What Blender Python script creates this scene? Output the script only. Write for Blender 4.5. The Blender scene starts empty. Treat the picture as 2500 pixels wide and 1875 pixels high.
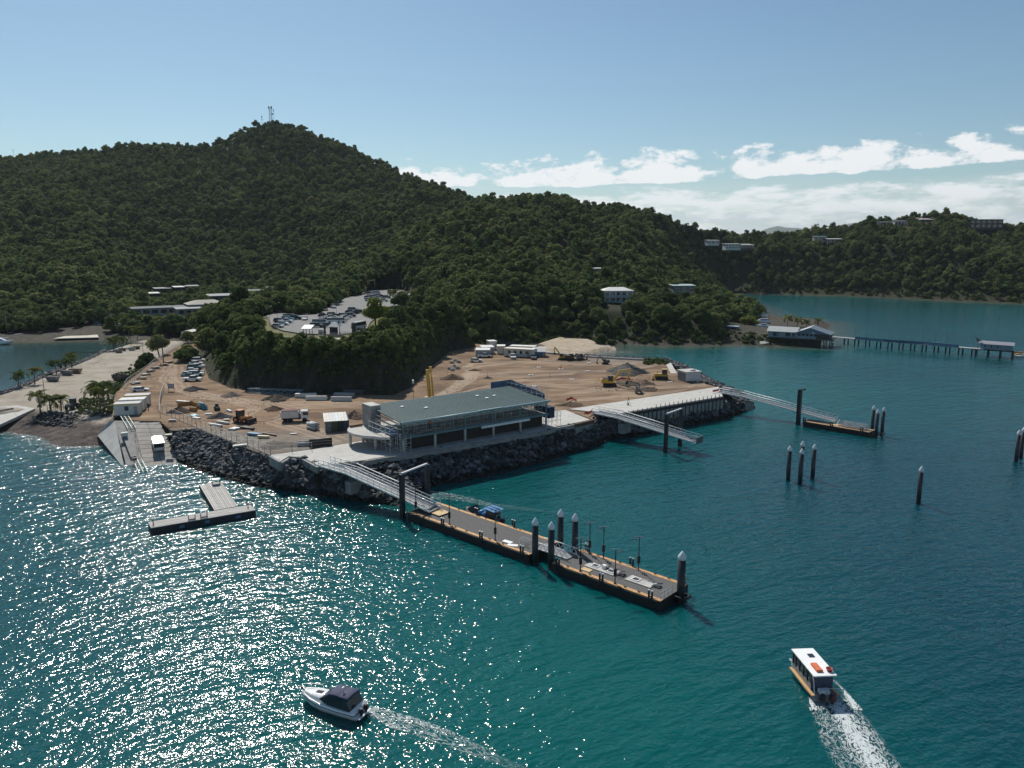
import bpy, bmesh, math, random
import numpy as np
from mathutils import Vector, Matrix
rnd = random.Random(7)
R = math.radians
SC = bpy.context.scene
COL = SC.collection

# ------------------------------------------------------------------ camera
CAM_H, PITCH, FPX = 45.0, R(10.2), 1875.0          # metres above the sea, tilt down, focal length in photo pixels
cam_d = bpy.data.cameras.new('camera'); cam = bpy.data.objects.new('camera', cam_d); COL.objects.link(cam)
cam.location = (0, 0, CAM_H); cam.rotation_euler = (R(90) - PITCH, 0, 0)
cam_d.sensor_width = 36; cam_d.lens = 36 * FPX / 2500; cam_d.clip_start = .5; cam_d.clip_end = 40000
SC.camera = cam

# ------------------------------------------------------------------ sun, sky, exposure
SUN_AZ, SUN_EL = R(-23), R(46)                     # azimuth from +Y (negative = to the left), elevation
sun_dir = Vector((math.sin(SUN_AZ) * math.cos(SUN_EL), math.cos(SUN_AZ) * math.cos(SUN_EL), math.sin(SUN_EL)))
sun_d = bpy.data.lights.new('sun', 'SUN'); sun = bpy.data.objects.new('sun', sun_d); COL.objects.link(sun)
sun_d.energy = 4.7; sun_d.angle = R(.53); sun_d.color = (1, .955, .88)
sun.rotation_euler = (-sun_dir).to_track_quat('-Z', 'Y').to_euler()
W = bpy.data.worlds.new('World'); SC.world = W; W.use_nodes = True
def build_sky():
    nt = W.node_tree; N = nt.nodes; L = nt.links; N.clear()
    def nd(t, **k):
        n = N.new(t)
        for a, b in k.items(): setattr(n, a, b)
        return n
    def mth(op, a, b=None, c=None):
        n = nd('ShaderNodeMath', operation=op)
        for i, q in enumerate((a, b, c)):
            if q is None: continue
            if isinstance(q, (int, float)): n.inputs[i].default_value = q
            else: L.new(q, n.inputs[i])
        return n.outputs[0]
    sky = nd('ShaderNodeTexSky', sky_type='NISHITA', sun_disc=False, sun_elevation=SUN_EL, sun_rotation=SUN_AZ, altitude=40, air_density=1.0, dust_density=.45, ozone_density=1.7)
    tc = nd('ShaderNodeTexCoord'); sx = nd('ShaderNodeSeparateXYZ'); L.new(tc.outputs['Generated'], sx.inputs[0])
    el = mth('MULTIPLY', mth('ARCSINE', sx.outputs[2]), 180 / math.pi)
    az = mth('MULTIPLY', mth('ARCTAN2', sx.outputs[0], sx.outputs[1]), 180 / math.pi)
    wob = nd('ShaderNodeTexNoise', noise_dimensions='1D'); wob.inputs['Scale'].default_value = .11; wob.inputs['Detail'].default_value = 1; L.new(az, wob.inputs['W'])
    def layer(tilt, wv, sa, se, ramp, seed, gain, detail=8, gaps=0.0):
        e2 = mth('ADD', mth('SUBTRACT', el, mth('MULTIPLY', mth('SINE', mth('MULTIPLY', mth('ADD', az, -4), math.pi / 180)), tilt)), mth('MULTIPLY', mth('SUBTRACT', wob.outputs[0], .5), wv))
        cx = nd('ShaderNodeCombineXYZ'); L.new(mth('MULTIPLY', az, sa), cx.inputs[0]); L.new(mth('MULTIPLY', e2, se), cx.inputs[1]); cx.inputs[2].default_value = seed
        n = nd('ShaderNodeTexNoise'); n.inputs['Scale'].default_value = 1; n.inputs['Detail'].default_value = detail; n.inputs['Roughness'].default_value = .62; n.inputs['Distortion'].default_value = .1
        L.new(cx.outputs[0], n.inputs['Vector'])
        mr = nd('ShaderNodeMapRange'); mr.inputs[1].default_value = 0; mr.inputs[2].default_value = 10; L.new(e2, mr.inputs[0])
        cr = nd('ShaderNodeValToRGB'); L.new(mr.outputs[0], cr.inputs[0])
        el_ = cr.color_ramp.elements
        while len(el_) > 1: el_.remove(el_[0])
        el_[0].position = ramp[0][0] / 10; el_[0].color = (ramp[0][1],) * 3 + (1,)
        for p, v in ramp[1:]:
            q = el_.new(p / 10); q.color = (v, v, v, 1)
        d = nd('ShaderNodeMath', operation='MULTIPLY_ADD', use_clamp=True)
        gp = nd('ShaderNodeTexNoise', noise_dimensions='1D'); gp.inputs['Scale'].default_value = .16; gp.inputs['Detail'].default_value = 2; L.new(mth('ADD', az, seed * 7), gp.inputs['W'])
        L.new(mth('ADD', mth('ADD', n.outputs[0], mth('MULTIPLY', mth('SUBTRACT', gp.outputs[0], .5), gaps)), mth('SUBTRACT', cr.outputs[0], 1.0)), d.inputs[0]); d.inputs[1].default_value = gain; d.inputs[2].default_value = 0
        return d.outputs[0], n.outputs[0]
    # upper row of cumulus heads, lower bank, milky veil by the horizon
    a, na = layer(1.5, .5, .50, 1.0, [(0, 0), (4.05, .2), (4.35, .62), (4.8, .70), (5.4, .62), (6.0, .53), (6.6, .40), (7.3, .05)], 5.3, 7.5, 10, .6)
    b, nb = layer(.8, .5, .45, 1.5, [(0, .45), (1.8, .60), (2.4, .68), (3.0, .72), (3.6, .64), (4.1, .46), (4.7, .0)], 9.7, 4.0)
    v, nv = layer(.6, .6, .10, 1.8, [(0, 1.0), (1.6, .98), (2.7, .88), (3.9, .62), (5.5, .25)], 17.3, 1.7, 5)
    dens = mth('MAXIMUM', mth('MAXIMUM', a, mth('MULTIPLY', b, .9)), mth('MULTIPLY', v, .85))
    shade = nd('ShaderNodeMix', data_type='RGBA'); shade.inputs[6].default_value = (7.2, 8.0, 8.7, 1); shade.inputs[7].default_value = (11.3, 11.4, 11.5, 1)
    mr = nd('ShaderNodeMapRange', interpolation_type='SMOOTHSTEP'); mr.inputs[1].default_value = .02; mr.inputs[2].default_value = .55; L.new(mth('MAXIMUM', a, mth('MULTIPLY', b, .8)), mr.inputs[0])
    L.new(mr.outputs[0], shade.inputs[0])
    mix = nd('ShaderNodeMix', data_type='RGBA'); L.new(mth('MULTIPLY', dens, .92), mix.inputs[0]); tint = nd('ShaderNodeMix', data_type='RGBA', blend_type='MULTIPLY'); tint.inputs[0].default_value = 1; tint.inputs[7].default_value = (.80, .95, .97, 1); L.new(sky.outputs[0], tint.inputs[6]); L.new(tint.outputs[2], mix.inputs[6]); L.new(shade.outputs[2], mix.inputs[7])
    bg = nd('ShaderNodeBackground'); bg.inputs[1].default_value = .085; L.new(mix.outputs[2], bg.inputs[0])
    out = nd('ShaderNodeOutputWorld'); L.new(bg.outputs[0], out.inputs[0])
build_sky()
vs = SC.view_settings; vs.view_transform = 'Standard'; vs.look = 'None'; vs.exposure = 0.0; vs.gamma = 1.0; vs.use_curve_mapping = False
SC.cycles.use_denoising = True; SC.cycles.max_bounces = 4; SC.cycles.diffuse_bounces = 2; SC.cycles.glossy_bounces = 2; SC.cycles.transmission_bounces = 2; SC.cycles.use_adaptive_sampling = True; SC.cycles.adaptive_threshold = .015; SC.cycles.transparent_max_bounces = 12; SC.cycles.volume_bounces = 0
SC.cycles.caustics_reflective = False; SC.cycles.caustics_refractive = False; SC.cycles.sample_clamp_indirect = 4

# ------------------------------------------------------------------ helpers: from survey sheets to metres
SHEET = {0: (0, 0, 1), 1: (0, 700, 3.3184), 2: (400, 850, 4.148), 3: (800, 850, 3.6867), 4: (1050, 780, 2.6024), 5: (1650, 850, 2.6024), 6: (700, 1080, 3.9491), 7: (1180, 1200, 4.0963),
         8: (340, 1150, 6.9125), 9: (700, 1630, 5.53), 10: (1880, 1540, 4.9525), 11: (600, 680, 4.424), 12: (1700, 500, 2.765), 13: (1820, 780, 3.2529), 14: (260, 680, 4.424),
         15: (1380, 950, 6.1444), 16: (0, 240, 2.212), 17: (2060, 810, 7.373), 18: (1340, 820, 5.821), 19: (1820, 740, 8.508), 20: (980, 680, 5.53), 21: (1900, 940, 7.9), 22: (1060, 1180, 13.825), 23: (1460, 680, 5.53)}
def ray(u, v):
    x = (u - 1250) / FPX; y = -(v - 937.5) / FPX
    return x, math.cos(PITCH) + y * math.sin(PITCH), -math.sin(PITCH) + y * math.cos(PITCH)
def uv(n, x, y):
    a = SHEET[n]; return a[0] + x / a[2], a[1] + y / a[2]
def G(n, x, y, z=0.0):                              # the ground point at height z
    d = ray(*uv(n, x, y)); t = (z - CAM_H) / d[2]
    return Vector((d[0] * t, d[1] * t, z))
def AT(n, x, y, Y):                                 # the point at forward distance Y
    d = ray(*uv(n, x, y)); t = Y / d[1]
    return Vector((d[0] * t, Y, CAM_H + d[2] * t))
def hd(a, b): return math.atan2(b[1] - a[1], b[0] - a[0])

# ------------------------------------------------------------------ helpers: materials
MATS = {}
def nodes_of(m):
    m.use_nodes = True; nt = m.node_tree
    return nt, nt.nodes, nt.links, nt.nodes['Principled BSDF']
def mat(name, col, rough=.7, var=.18, scale=1.5, metal=0.0, bump=0.0, bscale=None, spec=.5, col2=None, stretch=None, objrand=0.0, coat=0.0):
    if name in MATS: return MATS[name]
    m = bpy.data.materials.new(name); MATS[name] = m
    nt, N, L, B = nodes_of(m)
    B.inputs['Roughness'].default_value = rough; B.inputs['Metallic'].default_value = metal; B.inputs['Specular IOR Level'].default_value = spec
    if coat: B.inputs['Coat Weight'].default_value = coat; B.inputs['Coat Roughness'].default_value = .1
    tc = N.new('ShaderNodeTexCoord'); mp = N.new('ShaderNodeMapping'); L.new(tc.outputs['Object'], mp.inputs[0])
    if stretch: mp.inputs['Scale'].default_value = stretch
    n = N.new('ShaderNodeTexNoise'); n.inputs['Scale'].default_value = scale; n.inputs['Detail'].default_value = 6; n.inputs['Roughness'].default_value = .62; L.new(mp.outputs[0], n.inputs['Vector'])
    cr = N.new('ShaderNodeValToRGB'); L.new(n.outputs[0], cr.inputs[0])
    c2 = col2 or tuple(min(1, c * (1 + var)) for c in col); c1 = tuple(c * (1 - var) for c in col) if not col2 else col
    cr.color_ramp.elements[0].position = .32; cr.color_ramp.elements[0].color = (*c1, 1); cr.color_ramp.elements[1].position = .7; cr.color_ramp.elements[1].color = (*c2, 1)
    src = cr.outputs[0]
    if objrand:
        oi = N.new('ShaderNodeObjectInfo'); hs = N.new('ShaderNodeHueSaturation'); mr = N.new('ShaderNodeMapRange'); mr.inputs[3].default_value = 1 - objrand; mr.inputs[4].default_value = 1 + objrand
        L.new(oi.outputs['Random'], mr.inputs[0]); L.new(mr.outputs[0], hs.inputs['Value']); L.new(src, hs.inputs['Color']); src = hs.outputs[0]
    L.new(src, B.inputs['Base Color'])
    if bump:
        b = N.new('ShaderNodeBump'); b.inputs['Strength'].default_value = bump; b.inputs['Distance'].default_value = .1
        n2 = N.new('ShaderNodeTexNoise'); n2.inputs['Scale'].default_value = bscale or scale * 4; n2.inputs['Detail'].default_value = 5; L.new(mp.outputs[0], n2.inputs['Vector'])
        L.new(n2.outputs[0], b.inputs['Height']); L.new(b.outputs[0], B.inputs['Normal'])
    return m

# ------------------------------------------------------------------ helpers: meshes
class MB:
    def __init__(s): s.v = []; s.f = []
    def add(s, vs_, fs_):
        o = len(s.v); s.v += [tuple(q) for q in vs_]; s.f += [tuple(i + o for i in q) for q in fs_]; return s
    def hexa(s, lo, hi):                              # lo, hi: four points each, counter-clockwise seen from above
        return s.add(list(lo) + list(hi), [(3, 2, 1, 0), (4, 5, 6, 7), (0, 1, 5, 4), (1, 2, 6, 5), (2, 3, 7, 6), (3, 0, 4, 7)])
    def box(s, c, d, rz=0.0, taper=1.0):
        cx, cy, cz = c; a, b, h = d[0] / 2, d[1] / 2, d[2] / 2; co, si = math.cos(rz), math.sin(rz)
        def q(x, y, z): return (cx + x * co - y * si, cy + x * si + y * co, cz + z)
        lo = [q(-a, -b, -h), q(a, -b, -h), q(a, b, -h), q(-a, b, -h)]; t = taper
        return s.hexa(lo, [q(-a * t, -b * t, h), q(a * t, -b * t, h), q(a * t, b * t, h), q(-a * t, b * t, h)])
    def bb(s, x0, x1, y0, y1, z0, z1): return s.box(((x0 + x1) / 2, (y0 + y1) / 2, (z0 + z1) / 2), (x1 - x0, y1 - y0, z1 - z0))
    def bar(s, p, q, w=.1, h=None):
        p = Vector(p); q = Vector(q); d = (q - p)
        if d.length < 1e-6: return s
        d.normalize(); up = Vector((0, 0, 1)) if abs(d.z) < .95 else Vector((1, 0, 0))
        a = d.cross(up).normalized() * (w / 2); b = a.cross(d).normalized() * ((h or w) / 2)
        return s.hexa([p - a - b, q - a - b, q + a - b, p + a - b], [p - a + b, q - a + b, q + a + b, p + a + b])
    def tube(s, p, q, r, r2=None, n=8, caps=True):
        p = Vector(p); q = Vector(q); d = (q - p).normalized(); up = Vector((0, 0, 1)) if abs(d.z) < .95 else Vector((1, 0, 0))
        a = d.cross(up).normalized(); b = a.cross(d); r2 = r if r2 is None else r2
        A = [p + (a * math.cos(t) + b * math.sin(t)) * r for t in [2 * math.pi * k / n for k in range(n)]]
        B = [q + (a * math.cos(t) + b * math.sin(t)) * r2 for t in [2 * math.pi * k / n for k in range(n)]]
        f = [(k, (k + 1) % n, n + (k + 1) % n, n + k) for k in range(n)]
        if caps: f += [tuple(range(n))[::-1], tuple(range(n, 2 * n))]
        return s.add(A + B, f)
    def path(s, pts, r, n=6):
        for a, b in zip(pts, pts[1:]): s.tube(a, b, r, n=n)
        return s
    def prism(s, poly, z0, z1):
        n = len(poly); A = sum(poly[i][0] * poly[(i + 1) % n][1] - poly[(i + 1) % n][0] * poly[i][1] for i in range(n))
        if A < 0: poly = poly[::-1]
        zz0 = z0 if hasattr(z0, '__len__') else [z0] * n; zz1 = z1 if hasattr(z1, '__len__') else [z1] * n
        return s.add([(p[0], p[1], zz0[i]) for i, p in enumerate(poly)] + [(p[0], p[1], zz1[i]) for i, p in enumerate(poly)],
                     [tuple(range(n))[::-1], tuple(range(n, 2 * n))] + [(i, (i + 1) % n, n + (i + 1) % n, n + i) for i in range(n)])
    def loft(s, rings, caps=True, close=True):
        n = len(rings[0]); vs_ = [p for r in rings for p in r]; f = []
        for k in range(len(rings) - 1):
            for i in range(n if close else n - 1): f.append((k * n + i, k * n + (i + 1) % n, (k + 1) * n + (i + 1) % n, (k + 1) * n + i))
        if caps: f += [tuple(range(n))[::-1], tuple(range((len(rings) - 1) * n, len(rings) * n))]
        return s.add(vs_, f)
    def lathe(s, c, prof, n=14):
        return s.loft([[(c[0] + r * math.cos(2 * math.pi * k / n), c[1] + r * math.sin(2 * math.pi * k / n), c[2] + z) for k in range(n)] for r, z in prof])
    def mesh(s, name, m=None, smooth=False):
        me = bpy.data.meshes.new(name); me.from_pydata(s.v, [], s.f); me.update()
        if m: me.materials.append(m)
        if smooth: me.polygons.foreach_set('use_smooth', [True] * len(me.polygons))
        return me
    def build(s, name, m, parent=None, smooth=False, bevel=0):
        bm = None; me = s.mesh(name, m, smooth)
        bm = bmesh.new(); bm.from_mesh(me); bmesh.ops.recalc_face_normals(bm, faces=bm.faces)
        if bevel: bmesh.ops.bevel(bm, geom=bm.edges[:], offset=bevel, segments=2, affect='EDGES', clamp_overlap=True)
        bm.to_mesh(me); bm.free()
        return obj(name, me, parent)
def obj(name, data, parent=None, loc=None, rz=None):
    o = bpy.data.objects.new(name, data); COL.objects.link(o)
    if parent: o.parent = parent
    if loc is not None: o.location = loc
    if rz is not None: o.rotation_euler = (0, 0, rz)
    return o
def tag(o, label, cat, group=None, kind=None):
    if label: o['label'] = label
    if cat: o['category'] = cat
    if group: o['group'] = group
    if kind: o['kind'] = kind
    return o
def thing(name, label, cat, loc=(0, 0, 0), rz=0.0, group=None):
    o = obj(name, None, None, loc, rz); o.empty_display_size = .5
    return tag(o, label, cat, group)
def struct(o, label=None):
    o['kind'] = 'structure'
    if label: o['label'] = label
    return o
KIDS = {}
def kids(o):
    return [c for c in bpy.data.objects if c.parent is o]
def dup(root, loc, rz=None, label=None, group=None, sc=None, mats=None):
    def cp(o, par):
        c = o.copy(); COL.objects.link(c)
        if par: c.parent = par
        for k in KIDS.get(o.name, ()): cp(k, c)
        return c
    c = cp(root, None); c.location = loc
    if rz is not None: c.rotation_euler = (0, 0, rz)
    if sc: c.scale = (sc, sc, sc) if not hasattr(sc, '__len__') else sc
    if label: c['label'] = label
    if group: c['group'] = group
    return c
def note_kids(root):                                  # remember the children of a prototype, for dup()
    al = [o for o in bpy.data.objects if o.parent]
    def rec(o):
        KIDS[o.name] = [c for c in al if c.parent == o]
        for c in KIDS[o.name]: rec(c)
    rec(root); return root
# numpy noise: sums of smooth value noise on a lattice
def vnoise(x, y, seed=0):
    x = np.asarray(x, float); y = np.asarray(y, float); xi = np.floor(x).astype(np.int64); yi = np.floor(y).astype(np.int64); fx = x - xi; fy = y - yi
    fx = fx * fx * (3 - 2 * fx); fy = fy * fy * (3 - 2 * fy)
    def h(a, b):
        k = (a * 374761393 + b * 668265263 + seed * 974711) & 0x7fffffff; k = ((k ^ (k >> 13)) * 1274126177) & 0x7fffffff
        return ((k ^ (k >> 16)) & 0xffff) / 65535.0
    return (h(xi, yi) * (1 - fx) + h(xi + 1, yi) * fx) * (1 - fy) + (h(xi, yi + 1) * (1 - fx) + h(xi + 1, yi + 1) * fx) * fy
def fbm(x, y, seed=0, oct=4):
    s = 0; a = .5
    for k in range(oct): s = s + a * vnoise(x * 2 ** k, y * 2 ** k, seed + k * 17); a *= .5
    return s / (1 - .5 ** oct)                      # 0..1
def seg_dist(px, py, pts):
    d = np.full(np.shape(px), 1e9)
    for a, b in zip(pts, pts[1:]):
        vx, vy = b[0] - a[0], b[1] - a[1]; L2 = vx * vx + vy * vy + 1e-9
        t = np.clip(((px - a[0]) * vx + (py - a[1]) * vy) / L2, 0, 1)
        d = np.minimum(d, np.hypot(px - a[0] - t * vx, py - a[1] - t * vy))
    return d
def inside(px, py, poly):
    c = np.zeros(np.shape(px), bool); n = len(poly)
    for i in range(n):
        x0, y0 = poly[i][0], poly[i][1]; x1, y1 = poly[(i + 1) % n][0], poly[(i + 1) % n][1]
        if y0 == y1: continue
        k = ((y0 > py) != (y1 > py)) & (px < (x1 - x0) * (py - y0) / (y1 - y0) + x0)
        c ^= k
    return c
def sdf(px, py, poly):                               # negative inside
    d = seg_dist(px, py, list(poly) + [poly[0]])
    return np.where(inside(px, py, poly), -d, d)
def grid_mesh(name, X, Y, Z, m, smooth=True, attrs=None, mask=None):
    nr, nc = X.shape; co = np.stack([X, Y, Z], -1).reshape(-1, 3)
    idx = np.arange(nr * nc).reshape(nr, nc)
    q = np.stack([idx[:-1, :-1], idx[:-1, 1:], idx[1:, 1:], idx[1:, :-1]], -1).reshape(-1, 4)
    if mask is not None:
        q = q[mask.reshape(-1)[q].all(1)]; used = np.unique(q); re = -np.ones(nr * nc, int); re[used] = np.arange(len(used)); q = re[q]; co = co[used]
    else: used = np.arange(nr * nc)
    me = bpy.data.meshes.new(name); me.vertices.add(len(co)); me.vertices.foreach_set('co', co.ravel().astype(np.float32))
    me.loops.add(q.size); me.loops.foreach_set('vertex_index', q.ravel().astype(np.int32))
    me.polygons.add(len(q)); me.polygons.foreach_set('loop_start', (np.arange(len(q)) * 4).astype(np.int32)); me.polygons.foreach_set('loop_total', np.full(len(q), 4, np.int32))
    me.update(calc_edges=True); me.polygons.foreach_set('use_smooth', np.full(len(q), smooth))
    for k, a in (attrs or {}).items():
        at = me.attributes.new(k, 'FLOAT', 'POINT'); at.data.foreach_set('value', np.asarray(a).reshape(-1)[used].astype(np.float32))
    me.materials.append(m); me.update()
    if co.size and np.cross(co[q[0, 1]] - co[q[0, 0]], co[q[0, 3]] - co[q[0, 0]])[2] < 0: me.flip_normals()
    return me
# ================================================================== THE LAND
SITE_Z, PEN_Z, LOT_Z = 5.0, 3.0, 17.4
def poly(n, pts, z): return [tuple(G(n, x, y, z))[:2] for x, y in pts]
site_poly = poly(1, [(1290, 1090)], 5) + poly(2, [(80, 840), (330, 815), (800, 1000), (1075, 1100), (1400, 1110), (1560, 1200)], 5) + poly(3, [(340, 1020), (520, 985), (700, 965), (1970, 745)], 5) \
    + poly(4, [(800, 690), (1030, 640), (1040, 600), (1180, 605), (1860, 490), (1830, 430), (1680, 390), (1570, 330), (1510, 270), (1360, 258), (1000, 240), (740, 215), (640, 195)], 5) \
    + [(-30, 330), (-90, 300), (-125, 330)] + poly(1, [(1640, 420), (1480, 450), (1250, 600), (1020, 780), (940, 860), (915, 1040), (1080, 1085)], 5)
pen_poly = poly(1, [(-900, 1120), (-300, 960), (0, 880), (90, 850), (400, 705), (640, 625), (850, 525), (1170, 430), (1480, 440), (1250, 600), (1020, 780), (940, 860), (925, 1040), (820, 1100), (640, 1030), (350, 1005), (290, 985), (150, 1000), (0, 1010), (-900, 1090)], PEN_Z)
knoll_poly = poly(0, [(495, 800), (478, 842), (508, 925), (560, 948), (700, 962), (850, 962), (960, 965), (1000, 948), (1060, 890), (1100, 858), (1165, 846)], 5) + [(-60, 420), (70, 540), (70, 1600), (-900, 1600), (-330, 480), (-150, 400)]
head_poly = poly(4, [(640, 168), (820, 116), (1000, 126), (1090, 148)], 2) + poly(4, [(1200, 156), (1500, 165), (2000, 160)], 0) + poly(13, [(400, 215), (560, 215), (640, 150)], 0) \
    + poly(12, [(900, 800), (760, 780), (560, 772), (480, 735), (420, 690), (150, 612), (250, 596), (610, 602), (1000, 614), (1500, 637), (2212, 669)], 0) + [(700, 590), (1600, 900), (1600, 1600), (-200, 1600), (-130, 700), (-110, 400), (-20, 309)]
left_poly = poly(1, [(-900, 520), (-200, 440), (0, 430), (400, 425), (780, 415), (840, 405), (1000, 420), (1170, 430), (1480, 440), (1640, 420)], 1) + [(-125, 340), (-100, 420), (-100, 1600), (-1600, 1600), (-1600, 380)]
beach_poly = poly(4, [(560, 190), (640, 168), (820, 116), (1000, 126), (1090, 148), (1200, 170)], 2) + poly(4, [(1130, 195), (1000, 222), (860, 250), (700, 235)], 0)
# hill profiles: for a bearing (photo column of the skyline), distances and either heights or skyline rows
CANOPY = 6.5
def zc(u, v, Y): d = ray(u, v); return CAM_H + d[2] / d[1] * Y - CANOPY
hill_cols = []
def hcol(u, v_ridge, Yr, pts, back=True):
    a = ray(u, v_ridge); pr = [(Y, z if k is None else zc(u, k, Y)) for Y, z, k in pts] + [(Yr, zc(u, v_ridge, Yr)), (Yr + 180, zc(u, v_ridge, Yr) - 75), (Yr + 800, 10)]
    hill_cols.append((a[0] / a[1], pr))
hcol(-300, 395, 980, [(0, 2, None), (385, 2, None), (440, 10, None), (600, 45, None)])
hcol(0, 380, 980, [(0, 2, None), (385, 2, None), (440, 9, None), (600, 45, None)])
hcol(170, 366, 980, [(0, 2, None), (390, 2, None), (450, 8, None), (620, 46, None)])
hcol(340, 350, 980, [(0, 4, None), (400, 4, None), (560, 7, None), (680, 38, None)])
hcol(505, 349, 985, [(0, 17, None), (340, 17, None), (420, 8, None), (600, 8, None), (700, 38, None), (840, 98, None)])
hcol(540, 338, 1000, [(0, 17, None), (340, 17, None), (420, 8, None), (610, 8, None), (700, 38, None), (840, 98, None)])
hcol(610, 300, 1000, [(0, 17, None), (350, 17, None), (430, 8, None), (620, 8, None), (710, 40, None), (860, 112, None)])
hcol(667, 292, 1000, [(0, 17, None), (430, 17, None), (470, 9, None), (620, 9, None), (710, 40, None), (860, 115, None)])
hcol(723, 299, 1000, [(0, 17, None), (440, 17, None), (480, 11, None), (610, 10, None), (710, 40, None), (860, 112, None)])
hcol(800, 324, 1000, [(0, 17, None), (445, 17, None), (480, 19, None), (560, 20, None), (700, 48, None), (860, 104, None)])
hcol(860, 350, 985, [(0, 17, None), (445, 17, None), (500, 0, 668), (560, 24, None), (640, 30, None), (840, 94, None)])
hcol(930, 383, 960, [(0, 17, None), (445, 17, None), (520, 0, 640), (590, 33, None), (660, 38, None), (840, 92, None)])
hcol(995, 416, 930, [(0, 17, None), (445, 17, None), (560, 0, 592), (630, 44, None), (690, 48, None)])
hcol(1062, 446, 900, [(0, 17, None), (430, 17, None), (470, 24, None), (600, 0, 553), (680, 58, None), (730, 62, None)])
hcol(1130, 466, 860, [(0, 17, None), (350, 17, None), (450, 26, None), (620, 0, 530), (690, 66, None)])
hcol(1200, 477, 810, [(0, 12, None), (320, 12, None), (440, 28, None), (630, 0, 520)])
hcol(1277, 466, 760, [(0, 8, None), (330, 8, None), (440, 28, None), (620, 66, None)])
hcol(1334, 463, 750, [(0, 8, None), (330, 8, None), (440, 27, None), (620, 67, None)])
hcol(1470, 487, 750, [(0, 8, None), (345, 8, None), (400, 17, None), (520, 0, 628), (600, 0, 572)])
hcol(1530, 486, 755, [(0, 9, None), (345, 9, None), (400, 16, None), (520, 30, None), (620, 52, None)])
hcol(1582, 498, 770, [(0, 9, None), (350, 9, None), (420, 14, None), (520, 22, None), (620, 36, None)])
hcol(1640, 522, 790, [(0, 10, None), (350, 10, None), (440, 12, None), (560, 12, None), (640, 26, None)])
hcol(1700, 545, 800, [(0, 9, None), (360, 9, None), (440, 11, None), (560, 6, None), (660, 18, None)])
hcol(1755, 562, 820, [(0, 6, None), (360, 6, None), (420, 7, None), (480, 4, None), (600, 2, None), (700, 16, None)])
hcol(1830, 566, 840, [(0, 4, None), (400, 4, None), (460, 3, None), (600, 2, None), (660, 4, None)])
hcol(1900, 571, 840, [(0, 3, None), (430, 3, None), (600, 2, None), (650, 4, None)])
hcol(2010, 552, 840, [(0, 3, None), (600, 2, None), (640, 4, None)])
hcol(2090, 540, 835, [(0, 3, None), (590, 2, None), (630, 5, None)])
hcol(2130, 520, 830, [(0, 3, None), (590, 2, None), (620, 6, None)])
hcol(2260, 508, 800, [(0, 3, None), (580, 2, None), (610, 7, None)])
hcol(2360, 505, 800, [(0, 3, None), (570, 2, None), (600, 7, None)])
hcol(2410, 528, 800, [(0, 3, None), (565, 2, None), (590, 7, None)])
hcol(2500, 536, 790, [(0, 3, None), (555, 2, None), (580, 7, None)])
hcol(2800, 560, 780, [(0, 3, None), (540, 2, None), (560, 7, None)])
hill_cols.sort(key=lambda c: c[0])
_ys = np.linspace(0, 2000, 401)
_tab = np.array([np.interp(_ys, [p[0] for p in c[1]], [p[1] for p in c[1]]) for c in hill_cols]); _as = np.array([c[0] for c in hill_cols])
def hill(x, y):
    a = np.clip(x / np.maximum(y, 1), _as[0], _as[-1]); i = np.clip(np.searchsorted(_as, a) - 1, 0, len(_as) - 2); t = (a - _as[i]) / (_as[i + 1] - _as[i]); t = t * t * (3 - 2 * t) * .5 + t * .5
    yy = np.clip(y, 0, 1999); k = np.floor(yy / 5).astype(int); f = yy / 5 - k
    z0 = _tab[i, k] * (1 - f) + _tab[i, k + 1] * f; z1 = _tab[i + 1, k] * (1 - f) + _tab[i + 1, k + 1] * f
    z = z0 * (1 - t) + z1 * t
    rise = np.clip((z - 22) / 40, 0, 1)
    gul = fbm(x / 95., y / 150., 5, 3) - .5
    return z + rise * gul * 26 * np.clip((1000 - y) / 300, .25, 1) + rise * (fbm(x / 28., y / 28., 9, 2) - .5) * 5
def land(x, y):
    h = np.full(np.shape(x), -6.0); hl = hill(x, y)
    n1 = fbm(x / 7., y / 7., 21, 3)
    d = sdf(x, y, knoll_poly)
    h = np.maximum(h, np.where(d < 0, np.minimum(hl, 4.8 + (-d) * np.interp(x, [-90, -72], [.85, 2.1]) + (n1 - .5) * 5 * np.clip(-d / 4, 0, 1)), -6))
    d = sdf(x, y, head_poly); h = np.maximum(h, np.where(d < 0, np.minimum(hl, .2 + (-d) * .32 * (1 + (-d) * .03) + (n1 - .5) * .8), -.1 * d))
    d = sdf(x, y, left_poly); h = np.maximum(h, np.where(d < 0, np.minimum(hl, .4 + (-d) * .10 + np.maximum(-d - 30, 0) * .2 + np.maximum(-d - 70, 0) * .9), .4 - .12 * d))
    d = sdf(x, y, pen_poly); so = np.where(y < 195, .27, .55); h = np.maximum(h, np.where(d < 0, PEN_Z, PEN_Z - d * so + (n1 - .5) * .5))
    d = sdf(x, y, site_poly); h = np.maximum(h, np.where(d < 0, SITE_Z - .35, SITE_Z - 3.2 - d * 1.1))
    d = sdf(x, y, beach_poly); h = np.maximum(h, np.where(d < 0, np.clip((y - 290) * .042 - (x - 10) * .012, .06, 2.3), -.09 * d))
    return h
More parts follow.
